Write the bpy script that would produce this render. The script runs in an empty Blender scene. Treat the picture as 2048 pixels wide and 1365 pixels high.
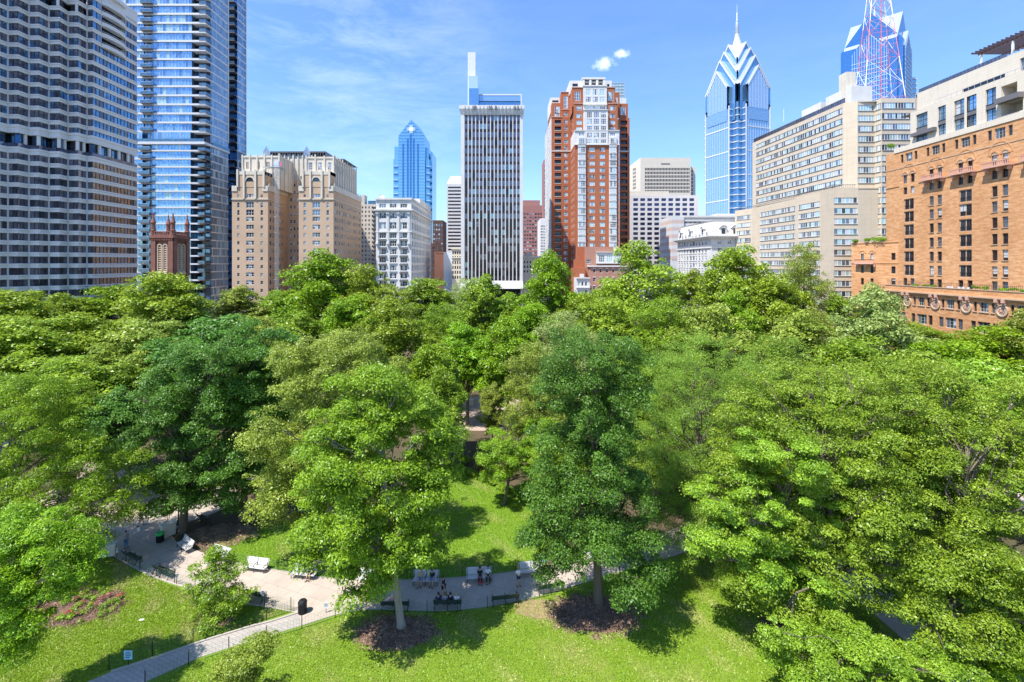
import bpy, bmesh, math, random
import numpy as np
from mathutils import Vector, Matrix
R = math.radians
# ------------------------------------------------------------------ camera, sky, sun, exposure
F, CX, HY, H = 950.0, 1010.0, 527.0, 30.0      # focal length in photo pixels, vanishing point, horizon row, eye height
SC = bpy.context.scene
COL = SC.collection
cd = bpy.data.cameras.new('camera'); cam = bpy.data.objects.new('camera', cd); COL.objects.link(cam)
cam.location = (0, 0, H); cam.rotation_euler = (R(90), 0, 0)
cd.sensor_width = 36; cd.lens = 36 * F / 2048
cd.shift_x = (1024 - CX) / 2048; cd.shift_y = (HY - 682.5) / 2048
cd.clip_start = 0.5; cd.clip_end = 12000
SC.camera = cam
SUN_EL = R(62); SUN_DIR = Vector((-0.80, -0.60, 0)).normalized()
w = bpy.data.worlds.new('World'); SC.world = w; w.use_nodes = True
nt = w.node_tree; nt.nodes.clear()
N = nt.nodes.new; L = nt.links.new
out = N('ShaderNodeOutputWorld'); bg = N('ShaderNodeBackground'); sky = N('ShaderNodeTexSky')
sky.sky_type = 'NISHITA'; sky.sun_disc = False; sky.sun_elevation = SUN_EL
sky.sun_rotation = math.atan2(SUN_DIR.x, SUN_DIR.y); sky.altitude = 0; sky.air_density = 1.35; sky.dust_density = 0.5; sky.ozone_density = 4.0
bg.inputs['Strength'].default_value = 0.125
# thin cirrus streaks and three small puffs of cumulus, placed by direction in the sky
tc = N('ShaderNodeTexCoord')
mp = N('ShaderNodeMapping'); mp.inputs['Scale'].default_value = (1.1, 1.0, 4.2); mp.inputs['Rotation'].default_value = (0, R(20), 0)
L(tc.outputs['Generated'], mp.inputs['Vector'])
nz = N('ShaderNodeTexNoise'); nz.inputs['Scale'].default_value = 2.6; nz.inputs['Detail'].default_value = 9; nz.inputs['Roughness'].default_value = 0.62; nz.inputs['Distortion'].default_value = 0.6
L(mp.outputs['Vector'], nz.inputs['Vector'])
cr = N('ShaderNodeMapRange'); cr.inputs[1].default_value = 0.54; cr.inputs[2].default_value = 0.85; cr.inputs[4].default_value = 0.24
L(nz.outputs['Fac'], cr.inputs[0])
def puff(px, py, size, lo, hi):
    d = Vector(((px - CX) / F, 1, -(py - HY) / F)).normalized()
    mm = N('ShaderNodeMapping'); mm.vector_type = 'POINT'; mm.inputs['Location'].default_value = -d
    L(tc.outputs['Generated'], mm.inputs['Vector'])
    m2 = N('ShaderNodeVectorMath'); m2.operation = 'MULTIPLY'; m2.inputs[1].default_value = (1 / size, 1 / size, 1.9 / size)
    L(mm.outputs['Vector'], m2.inputs[0])
    ln = N('ShaderNodeVectorMath'); ln.operation = 'LENGTH'; L(m2.outputs[0], ln.inputs[0])
    n2 = N('ShaderNodeTexNoise'); n2.inputs['Scale'].default_value = 70; n2.inputs['Detail'].default_value = 6; n2.inputs['Roughness'].default_value = .65
    L(tc.outputs['Generated'], n2.inputs['Vector'])
    ad = N('ShaderNodeMath'); ad.operation = 'MULTIPLY_ADD'; ad.inputs[1].default_value = 1.9; L(n2.outputs['Fac'], ad.inputs[0])
    L(ln.outputs['Value'], ad.inputs[2])
    mr = N('ShaderNodeMapRange'); mr.inputs[1].default_value = hi; mr.inputs[2].default_value = lo
    mr.inputs[4].default_value = .6; mr.interpolation_type = 'SMOOTHSTEP'; L(ad.outputs[0], mr.inputs[0]); return mr.outputs[0]
def mx(a, b):
    m = N('ShaderNodeMath'); m.operation = 'MAXIMUM'; L(a, m.inputs[0]); L(b, m.inputs[1]); return m.outputs[0]
c = mx(puff(1206, 128, .021, .7, 2.2), puff(1243, 108, .014, .7, 2.3)); dn = N('ShaderNodeVectorMath'); dn.operation = 'DISTANCE'; dn.inputs[1].default_value = Vector(((690 - CX) / F, 1, -(110 - HY) / F)).normalized(); L(tc.outputs['Generated'], dn.inputs[0])
dm = N('ShaderNodeMapRange'); dm.inputs[1].default_value = .05; dm.inputs[2].default_value = .36; dm.inputs[3].default_value = 1.0; dm.inputs[4].default_value = .12; L(dn.outputs['Value'], dm.inputs[0])
n3 = N('ShaderNodeTexNoise'); n3.inputs['Scale'].default_value = 5; n3.inputs['Distortion'].default_value = .35; n3.inputs['Detail'].default_value = 7; n3.inputs['Roughness'].default_value = .7; L(mp.outputs['Vector'], n3.inputs['Vector'])
c3 = N('ShaderNodeMapRange'); c3.inputs[1].default_value = .42; c3.inputs[2].default_value = .9; c3.inputs[4].default_value = .2; L(n3.outputs['Fac'], c3.inputs[0])
ms_ = N('ShaderNodeMath'); ms_.operation = 'MULTIPLY'; L(c3.outputs[0], ms_.inputs[0]); L(dm.outputs[0], ms_.inputs[1])
m4 = N('ShaderNodeMath'); m4.operation = 'MULTIPLY'; L(cr.outputs[0], m4.inputs[0]); L(dm.outputs[0], m4.inputs[1])
c = mx(c, mx(ms_.outputs[0], m4.outputs[0]))
mxn = N('ShaderNodeMix'); mxn.data_type = 'RGBA'; mxn.inputs[7].default_value = (11.5, 12.0, 12.6, 1)
tint = N('ShaderNodeMix'); tint.data_type = 'RGBA'; tint.blend_type = 'MULTIPLY'; tint.inputs[0].default_value = 1; tint.inputs[7].default_value = (.70, .87, 1.16, 1); L(sky.outputs[0], tint.inputs[6])
L(c, mxn.inputs[0]); L(tint.outputs[2], mxn.inputs[6]); L(mxn.outputs[2], bg.inputs['Color']); L(bg.outputs[0], out.inputs[0])
sl = bpy.data.lights.new('sun', 'SUN'); sl.energy = 5.0; sl.angle = R(0.5); sl.color = (1, .955, .88)
so = bpy.data.objects.new('sun', sl); COL.objects.link(so)
sd = Vector((SUN_DIR.x * math.cos(SUN_EL), SUN_DIR.y * math.cos(SUN_EL), math.sin(SUN_EL)))
so.rotation_euler = sd.to_track_quat('Z', 'Y').to_euler(); so.location = (0, 0, 300)
SC.view_settings.view_transform = 'Standard'; SC.view_settings.look = 'None'; SC.view_settings.exposure = 0.85; SC.view_settings.gamma = 1
SC.cycles.max_bounces = 6; SC.cycles.diffuse_bounces = 3; SC.cycles.glossy_bounces = 3; SC.cycles.transmission_bounces = 4; SC.cycles.transparent_max_bounces = 6

# ------------------------------------------------------------------ helpers
def gx(px, Y): return (px - CX) / F * Y
def gz(py, Y): return H - (py - HY) / F * Y
def gp(px, py, z=0.0):
    Y = F * (H - z) / (py - HY); return Vector((gx(px, Y), Y, z))
def tag(o, label=None, cat=None, group=None, kind=None):
    if label: o['label'] = label
    if cat: o['category'] = cat
    if group: o['group'] = group
    if kind: o['kind'] = kind
    return o
def empty(name, loc, label, cat, group=None, rz=0):
    o = bpy.data.objects.new(name, None); COL.objects.link(o); o.location = loc; o.rotation_euler[2] = rz
    return tag(o, label, cat, group)
class MB:
    def __init__(s): s.v = []; s.f = []; s.m = []; s.mats = []
    def mi(s, m):
        if m not in s.mats: s.mats.append(m)
        return s.mats.index(m)
    def face(s, pts, m):
        n = len(s.v); s.v += [tuple(p) for p in pts]; s.f.append(tuple(range(n, n + len(pts)))); s.m.append(s.mi(m))
    def hexa(s, p, m, skip=()):
        n = len(s.v); s.v += [tuple(q) for q in p]; k = s.mi(m)
        for i, f in enumerate(((0, 3, 2, 1), (4, 5, 6, 7), (0, 1, 5, 4), (1, 2, 6, 5), (2, 3, 7, 6), (3, 0, 4, 7))):
            if i not in skip: s.f.append(tuple(n + j for j in f)); s.m.append(k)
    def box(s, x0, x1, y0, y1, z0, z1, m):
        s.hexa([(x0, y0, z0), (x1, y0, z0), (x1, y1, z0), (x0, y1, z0), (x0, y0, z1), (x1, y0, z1), (x1, y1, z1), (x0, y1, z1)], m)
    def fbox(s, fr, u0, u1, z0, z1, d0, d1, m):           # box on a facade, d = out of the wall
        P = fr.pt
        s.hexa([P(u0, z0, d1), P(u1, z0, d1), P(u1, z0, d0), P(u0, z0, d0), P(u0, z1, d1), P(u1, z1, d1), P(u1, z1, d0), P(u0, z1, d0)], m)
    def prism(s, poly, z0, z1, m, top=True, mt=None):      # poly counterclockwise seen from above
        n = len(poly)
        for i in range(n):
            a, b = poly[i], poly[(i + 1) % n]
            s.face([(a[0], a[1], z0), (b[0], b[1], z0), (b[0], b[1], z1), (a[0], a[1], z1)], m)
        if top: s.face([(p[0], p[1], z1) for p in poly], mt or m); s.face([(p[0], p[1], z0) for p in reversed(poly)], m)
    def tube(s, pts, rad, m, n=6, cap=True):
        pts = [Vector(p) for p in pts]; k = s.mi(m); base = len(s.v)
        for i, p in enumerate(pts):
            t = (pts[min(i + 1, len(pts) - 1)] - pts[max(i - 1, 0)]).normalized()
            a = t.orthogonal().normalized() if abs(t.z) < .95 else Vector((1, 0, 0)); a = (a - t * a.dot(t)).normalized()
            if i and (a.dot(pa) < 0.99): a = (pa - t * pa.dot(t)).normalized()
            pa = a; b = t.cross(a); r = rad[i] if hasattr(rad, '__len__') else rad
            for j in range(n):
                q = 2 * math.pi * j / n; s.v.append(tuple(p + (a * math.cos(q) + b * math.sin(q)) * r))
        for i in range(len(pts) - 1):
            for j in range(n):
                a0 = base + i * n + j; a1 = base + i * n + (j + 1) % n
                s.f.append((a0, a1, a1 + n, a0 + n)); s.m.append(k)
        if cap:
            s.f.append(tuple(base + (len(pts) - 1) * n + j for j in range(n))); s.m.append(k)
            s.f.append(tuple(base + j for j in reversed(range(n)))); s.m.append(k)
    def lathe(s, c, prof, m, n=16):
        base = len(s.v); k = s.mi(m)
        for r, z in prof:
            for j in range(n):
                q = 2 * math.pi * j / n; s.v.append((c[0] + r * math.cos(q), c[1] + r * math.sin(q), c[2] + z))
        for i in range(len(prof) - 1):
            for j in range(n):
                a0 = base + i * n + j; a1 = base + i * n + (j + 1) % n
                s.f.append((a0, a1, a1 + n, a0 + n)); s.m.append(k)
        s.f.append(tuple(base + (len(prof) - 1) * n + j for j in range(n))); s.m.append(k)
    def mesh(s, name):
        me = bpy.data.meshes.new(name); me.from_pydata(s.v, [], s.f)
        for m in s.mats: me.materials.append(m)
        me.polygons.foreach_set('material_index', s.m); me.update(); return me
    def build(s, name, parent=None, loc=None, smooth=False):
        if not s.f: return None
        me = s.mesh(name)
        if smooth: me.polygons.foreach_set('use_smooth', [True] * len(me.polygons))
        o = bpy.data.objects.new(name, me); COL.objects.link(o)
        if parent is not None:
            o.parent = parent
            if loc is None: o.matrix_parent_inverse = parent_inv(parent)
        if loc is not None: o.location = loc
        return o
def parent_inv(p):
    return (Matrix.Translation(p.location) @ p.rotation_euler.to_matrix().to_4x4()).inverted()
class Fr:                                                 # a facade: plan points A (left) to B (right) as seen from outside
    def __init__(s, A, B):
        s.A = Vector((A[0], A[1])); d = Vector((B[0], B[1])) - s.A; s.L = d.length; s.U = d / s.L; s.N = Vector((s.U.y, -s.U.x))
        s.rot = math.atan2(s.U.y, s.U.x); s.holes = []
    def pt(s, u, z, d=0.0):
        q = s.A + s.U * u + s.N * d; return Vector((q.x, q.y, z))
    def u(s, px):
        k = (px - CX) / F; return (k * s.A.y - s.A.x) / (s.U.x - k * s.U.y)
    def y(s, px): return (s.A + s.U * s.u(px)).y
    def z(s, px, py): return gz(py, s.y(px))
def fpx(p0, Y0, p1, Y1): return Fr((gx(p0, Y0), Y0), (gx(p1, Y1), Y1))

# ------------------------------------------------------------------ materials
def newmat(name):
    m = bpy.data.materials.new(name); m.use_nodes = True; nt = m.node_tree; nt.nodes.clear()
    o = nt.nodes.new('ShaderNodeOutputMaterial'); b = nt.nodes.new('ShaderNodeBsdfPrincipled'); nt.links.new(b.outputs[0], o.inputs[0])
    return m, nt, b, o
def nn(nt, t, **k):
    n = nt.nodes.new(t)
    for a, v in k.items():
        if a in n.inputs: n.inputs[a].default_value = v
        else: setattr(n, a, v)
    return n
def mixc(nt, fac, a, b, mode='MIX'):
    m = nt.nodes.new('ShaderNodeMix'); m.data_type = 'RGBA'; m.blend_type = mode
    for i, v in ((0, fac), (6, a), (7, b)):
        if hasattr(v, 'is_linked') or hasattr(v, 'links'): nt.links.new(v, m.inputs[i])
        else: m.inputs[i].default_value = v if i == 0 else (*v, 1)
    return m.outputs[2]
def ramp(nt, src, lo, hi, a=0.0, b=1.0):
    r = nt.nodes.new('ShaderNodeMapRange'); r.inputs[1].default_value = lo; r.inputs[2].default_value = hi; r.inputs[3].default_value = a; r.inputs[4].default_value = b
    nt.links.new(src, r.inputs[0]); return r.outputs[0]
def wallcoord(nt, su=1.0, sz=1.0):                         # metres along the wall and up, from real position and normal
    g = nt.nodes.new('ShaderNodeNewGeometry')
    c = nn(nt, 'ShaderNodeVectorMath', operation='CROSS_PRODUCT'); nt.links.new(g.outputs['True Normal'], c.inputs[0]); c.inputs[1].default_value = (0, 0, 1)
    d = nn(nt, 'ShaderNodeVectorMath', operation='DOT_PRODUCT'); nt.links.new(g.outputs['Position'], d.inputs[0]); nt.links.new(c.outputs[0], d.inputs[1])
    s = nt.nodes.new('ShaderNodeSeparateXYZ'); nt.links.new(g.outputs['Position'], s.inputs[0])
    mu = nn(nt, 'ShaderNodeMath', operation='MULTIPLY'); nt.links.new(d.outputs['Value'], mu.inputs[0]); mu.inputs[1].default_value = su
    mz = nn(nt, 'ShaderNodeMath', operation='MULTIPLY'); nt.links.new(s.outputs['Z'], mz.inputs[0]); mz.inputs[1].default_value = sz
    cb = nt.nodes.new('ShaderNodeCombineXYZ'); nt.links.new(mu.outputs[0], cb.inputs[0]); nt.links.new(mz.outputs[0], cb.inputs[1]); return cb.outputs[0]
def noise(nt, vec, scale, detail=4, rough=.6):
    n = nn(nt, 'ShaderNodeTexNoise', Scale=scale, Detail=detail, Roughness=rough)
    if vec is not None: nt.links.new(vec, n.inputs['Vector'])
    return n.outputs['Fac']
def stone(name, col, rough=.8, var=.12, streak=.12, spec=.3, joints=None):
    m, nt, b, o = newmat(name)
    c2 = tuple(x * (1 - var) for x in col); wc = wallcoord(nt)
    a = mixc(nt, ramp(nt, noise(nt, wc, .35, 6), .35, .65), col, c2)
    st = noise(nt, wallcoord(nt, 1.3, .07), 1.0, 5)
    a = mixc(nt, ramp(nt, st, .5, .8, 0, streak * 2.2), a, tuple(x * .55 for x in col))
    if joints:
        bk = nn(nt, 'ShaderNodeTexBrick', Scale=1.0); nt.links.new(wc, bk.inputs['Vector']); bk.offset = 0
        bk.inputs['Brick Width'].default_value = joints[0]; bk.inputs['Row Height'].default_value = joints[1]; bk.inputs['Mortar Size'].default_value = .03
        a = mixc(nt, ramp(nt, bk.outputs['Fac'], 0, 1, 0, .35), a, tuple(x * .5 for x in col))
    nt.links.new(a, b.inputs['Base Color']); b.inputs['Roughness'].default_value = rough; b.inputs['Specular IOR Level'].default_value = spec
    return m
def brick(name, c1, c2, c3, mortar, mott=1.0):
    m, nt, b, o = newmat(name); wc = wallcoord(nt)
    bk = nn(nt, 'ShaderNodeTexBrick', Scale=1.0); nt.links.new(wc, bk.inputs['Vector'])
    bk.inputs['Brick Width'].default_value = .42; bk.inputs['Row Height'].default_value = .15; bk.inputs['Mortar Size'].default_value = .014
    bk.inputs['Color1'].default_value = (*c1, 1); bk.inputs['Color2'].default_value = (*c2, 1); bk.inputs['Mortar'].default_value = (*mortar, 1); bk.inputs['Bias'].default_value = -.1
    n1 = noise(nt, wallcoord(nt, .6, 2.2), .9, 8, .75)
    a = mixc(nt, ramp(nt, n1, .42, .62, 0, .75 * mott), bk.outputs['Color'], c3)
    n2 = noise(nt, wc, .09, 5)
    a = mixc(nt, ramp(nt, n2, .4, .7, 0, .35), a, tuple(x * .62 for x in c1))
    nt.links.new(a, b.inputs['Base Color']); b.inputs['Roughness'].default_value = .85; b.inputs['Specular IOR Level'].default_value = .2
    bu = nn(nt, 'ShaderNodeBump', Strength=.4, Distance=.03); nt.links.new(n1, bu.inputs['Height']); nt.links.new(bu.outputs[0], b.inputs['Normal'])
    return m
def plain(name, col, rough=.6, metal=0.0, spec=.5, var=.1):
    m, nt, b, o = newmat(name)
    tcn = nt.nodes.new('ShaderNodeTexCoord')
    a = mixc(nt, noise(nt, tcn.outputs['Object'], 1.7, 5), tuple(x * (1 - var) for x in col), tuple(min(1, x * (1 + var)) for x in col))
    nt.links.new(a, b.inputs['Base Color']); b.inputs['Roughness'].default_value = rough; b.inputs['Metallic'].default_value = metal; b.inputs['Specular IOR Level'].default_value = spec
    return m
def glass(name, col, metal=.6, rough=.06, wob=.02, spec=.6, var=.25):
    m, nt, b, o = newmat(name)
    wc = wallcoord(nt)
    a = mixc(nt, ramp(nt, noise(nt, wc, .8, 3), .35, .65), tuple(x * (1 - var) for x in col), tuple(x * (1 + var) for x in col))
    nt.links.new(a, b.inputs['Base Color']); b.inputs['Metallic'].default_value = metal; b.inputs['Roughness'].default_value = rough; b.inputs['Specular IOR Level'].default_value = spec
    bu = nn(nt, 'ShaderNodeBump', Strength=.45, Distance=wob); nt.links.new(noise(nt, wc, .45, 1), bu.inputs['Height']); nt.links.new(bu.outputs[0], b.inputs['Normal'])
    return m
M = {}
M['conc'] = stone('concrete', (.72, .70, .69), var=.06, streak=.06)
M['white'] = stone('white_stone', (.64, .63, .61), var=.09, streak=.12)
M['slab'] = plain('white_slab', (.62, .63, .65), .55, var=.04)
M['limestone'] = stone('limestone', (.66, .60, .50), var=.12, streak=.25)
M['beige'] = stone('beige_brick', (.61, .51, .385), var=.09, streak=.10, joints=(2.6, 1.45))
M['cream'] = stone('cream_panel', (.66, .585, .48), var=.08, streak=.1, joints=(2.2, .6))
M['precast'] = stone('white_precast', (.64, .60, .565), var=.05, streak=.08)
M['greystone'] = stone('grey_white_stone', (.70, .69, .66), var=.14, streak=.28)
M['orange'] = brick('orange_brick', (.56, .245, .09), (.41, .165, .055), (.72, .43, .23), (.55, .36, .22), 1.15)
M['red'] = brick('red_brick', (.39, .125, .06), (.33, .10, .05), (.43, .16, .08), (.42, .17, .09), .6)
M['tan'] = brick('tan_brick', (.56, .39, .26), (.49, .33, .215), (.60, .44, .30), (.54, .43, .33), .6)
M['pinkbrick'] = brick('old_brick', (.42, .20, .145), (.36, .17, .12), (.46, .25, .19), (.42, .28, .22), .7)
M['brown'] = stone('brownstone', (.27, .115, .085), var=.3, streak=.3)
M['brownlt'] = stone('sandstone_trim', (.52, .38, .27), var=.2, streak=.2)
M['darkbrown'] = stone('dark_brown_panel', (.12, .065, .05), var=.15)
M['granite'] = stone('pink_granite', (.36, .17, .15), var=.1, streak=.05)
M['salmon'] = stone('salmon_stucco', (.75, .33, .20), var=.08, streak=.06)
M['paleblue'] = stone('pale_blue_render', (.62, .68, .76), var=.05)
M['spandrel'] = plain('brown_spandrel', (.075, .045, .045), .35)
M['terracotta'] = stone('pink_terracotta', (.62, .36, .28), var=.15)
M['pinkstripe'] = stone('pink_stripe_panel', (.60, .46, .40), var=.06)
M['roofgrey'] = stone('roof_gravel', (.34, .33, .32), var=.2)
M['mansard'] = stone('slate_mansard', (.60, .57, .53), var=.15, streak=.1, joints=(.6, .3))
M['darkmetal'] = plain('dark_metal', (.045, .045, .05), .4, .4)
M['greymetal'] = plain('grey_metal', (.17, .16, .16), .45, .2)
M['whitemetal'] = plain('white_metal', (.78, .79, .80), .4, .1, var=.03)
M['steel'] = plain('galvanised_steel', (.55, .57, .60), .4, .5)
M['mastred'] = plain('mast_red_paint', (.60, .17, .20), .5)
M['mastwhite'] = plain('mast_white_paint', (.80, .78, .80), .5)
M['frame_w'] = plain('white_window_frame', (.76, .76, .74), .5, var=.03)
M['frame_d'] = plain('dark_window_frame', (.05, .045, .045), .45)
M['frame_g'] = plain('grey_window_frame', (.40, .41, .40), .5)
M['g_dark'] = glass('pane_dark', (.045, .055, .07), .30)
M['g_mid'] = glass('pane_sky', (.16, .21, .27), .55)
M['g_blind'] = glass('pane_blind', (.52, .54, .55), .12, .25, spec=.5, var=.08)
M['g_cyan'] = glass('pane_cyan', (.42, .58, .60), .35, .1, var=.12)
M['g_smoke'] = glass('pane_smoked', (.16, .165, .21), .6, .07, wob=.03)
M['g_smoke2'] = glass('pane_smoked_curtain', (.22, .21, .24), .45, .15)
M['g_smoke3'] = glass('pane_smoked_black', (.075, .075, .095), .55, .05)
M['g_warm_refl'] = glass('pane_warm_reflection', (.26, .20, .165), .6, .08, wob=.05)  # warm tint stands in for brick reflected in the glass
M['g_blue'] = glass('pane_blue', (.26, .43, .60), .65, .05, wob=.03)
M['g_blue2'] = glass('pane_pale_blue', (.22, .42, .68), .6, .08, wob=.02)
M['g_blue3'] = glass('pane_deep_blue', (.15, .29, .46), .68, .05, wob=.03)
M['g_teal'] = glass('balcony_glass', (.10, .19, .27), .45, .1)
M['g_lib'] = glass('tower_blue_glass', (.18, .36, .56), .62, .07, wob=.05)
M['g_lib2'] = glass('tower_light_blue_glass', (.32, .48, .64), .6, .12, wob=.05)
M['g_lib3'] = glass('tower_dark_blue_glass', (.09, .24, .46), .7, .08, wob=.04)
M['g_silver'] = glass('tower_silver_glass', (.66, .74, .82), .6, .18, wob=.03, var=.1)
M['g_ibx'] = glass('mirror_blue_glass', (.24, .46, .62), .72, .1, wob=.06, var=.12)
M['g_ibxd'] = glass('mirror_deep_blue_glass', (.07, .20, .40), .7, .08, wob=.06)
M['g_grey'] = glass('office_grey_glass', (.22, .22, .26), .55, .08, wob=.04)
M['g_greyd'] = glass('office_dark_glass', (.035, .03, .035), .4, .08)
M['g_navy'] = glass('office_navy_glass', (.055, .065, .15), .5, .1)

# ------------------------------------------------------------------ windows and buildings
STY = {                                                    # cols, rows, frame width, frame material, [pane mats], blind chance, recess
    'sash':   (1, 2, .09, 'frame_w', ['g_dark', 'g_mid', 'g_dark'], .45, .22),
    'sash3':  (3, 2, .11, 'frame_w', ['g_dark', 'g_mid'], .35, .22),
    'sashd':  (1, 2, .06, 'frame_d', ['g_dark', 'g_dark', 'g_mid', 'g_greyd'], .22, .28),
    'trip':   (3, 3, .10, 'frame_w', ['g_dark', 'g_mid', 'g_cyan'], .25, .2),
    'big':    (3, 3, .07, 'frame_g', ['g_dark', 'g_mid'], .2, .3),
    'french': (2, 1, .17, 'brownlt', ['g_dark', 'g_greyd', 'g_greyd'], .08, .25),
    'penth':  (2, 2, .09, 'darkmetal', ['g_blue2', 'g_mid', 'g_blue'], .25, .4),
    'strip':  (6, 1, .08, 'frame_w', ['g_dark', 'g_mid', 'g_blind', 'g_blind', 'g_cyan', 'g_cyan', 'g_mid'], .0, .12),
    'office': (1, 1, .05, 'frame_d', ['g_navy'], 0, .5),
    'slot':   (1, 1, .04, 'frame_d', ['g_greyd', 'g_dark'], 0, .3),
    'chic':   (3, 2, .12, 'frame_w', ['g_dark', 'g_mid', 'g_greyd'], .3, .3),
    'arch':   (3, 3, .12, 'frame_w', ['g_dark', 'g_mid'], .3, .35),
    'bay':    (3, 3, .16, 'frame_w', ['g_dark', 'g_mid', 'g_cyan', 'g_blind'], .1, -.02),
    'crown3': (3, 3, .16, 'frame_w', ['g_mid', 'g_cyan', 'g_dark'], .3, .12),
    'loggia': (2, 1, .05, 'darkmetal', ['g_dark', 'g_greyd'], 0, 1.3),
    'band':   (8, 1, .05, 'frame_d', ['g_greyd', 'g_dark'], 0, .4),
    'tiny':   (1, 1, .05, 'frame_g', ['g_dark', 'g_mid'], .2, .15),
}
def emit_win(mf, mp_, P, w_, h_, sty, rng):
    """frame into mf, panes into mp_; P(u,z,d) gives the point; u 0..w, z 0..h"""
    nc, nr, fw, fm, pm, bl, rec = STY[sty]; fm = M[fm]
    def bx(mb, u0, u1, z0, z1, d0, d1, m):
        mb.hexa([P(u0, z0, d1), P(u1, z0, d1), P(u1, z0, d0), P(u0, z0, d0), P(u0, z1, d1), P(u1, z1, d1), P(u1, z1, d0), P(u0, z1, d0)], m)
    t = fw
    bx(mf, 0, w_, 0, t, 0, .06, fm); bx(mf, 0, w_, h_ - t, h_, 0, .06, fm)
    for i in range(nc + 1):
        x = (w_ - t) * i / nc; bx(mf, x, x + t, t, h_ - t, 0, .058 if 0 < i < nc else .06, fm)
    for j in range(1, nr):
        z = (h_ - t * .6) * j / nr; bx(mf, t, w_ - t, z, z + t * .6, 0, .05, fm)
    if sty == 'french':
        z = h_ * .42
        for k in range(2):
            a = (w_ - t) * k / 2 + t; b = (w_ - t) * (k + 1) / 2
            bx(mf, a, b, z - .05, z, .1, .14, M['darkmetal'])
            n = 5
            for q in range(n + 1):
                x = a + (b - a - .03) * q / n; bx(mf, x, x + .03, t, z - .05, .1, .13, M['darkmetal'])
            bx(mf, (a + b) / 2 - .04, (a + b) / 2 + .04, z, h_ - t, 0, .05, M['frame_d'])
    base = M[rng.choice(pm)]
    for i in range(nc):
        x0 = (w_ - t) * i / nc + t; x1 = (w_ - t) * (i + 1) / nc
        g = M[rng.choice(pm)] if nc > 3 or rng.random() < .3 else base
        bh = h_ * rng.choice([.35, .5, .7, .95]) if rng.random() < bl else 0
        zt = h_ - t; zb = zt - min(bh, zt - t * 2); ti = rng.uniform(-.01, .01)
        mp_.face([P(x0, t, .015 + ti), P(x1, t, .015 - ti), P(x1, zb, .015 - ti), P(x0, zb, .015 + ti)], g)
        if bh: mp_.face([P(x0, zb, .02), P(x1, zb, .02), P(x1, zt, .02), P(x0, zt, .02)], M['g_blind'])
WC = {}
def win_mesh(w_, h_, sty, var):
    k = (round(w_, 2), round(h_, 2), sty, var)
    if k not in WC:
        rng = random.Random(hash((k[0] * 100, k[1] * 100, len(sty), var)) & 0xffff); a, b = MB(), MB()
        emit_win(a, b, lambda u, z, d: Vector((u, -d, z)), w_, h_, sty, rng); WC[k] = (a.mesh('window'), b.mesh('pane'))
    return WC[k]
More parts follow.
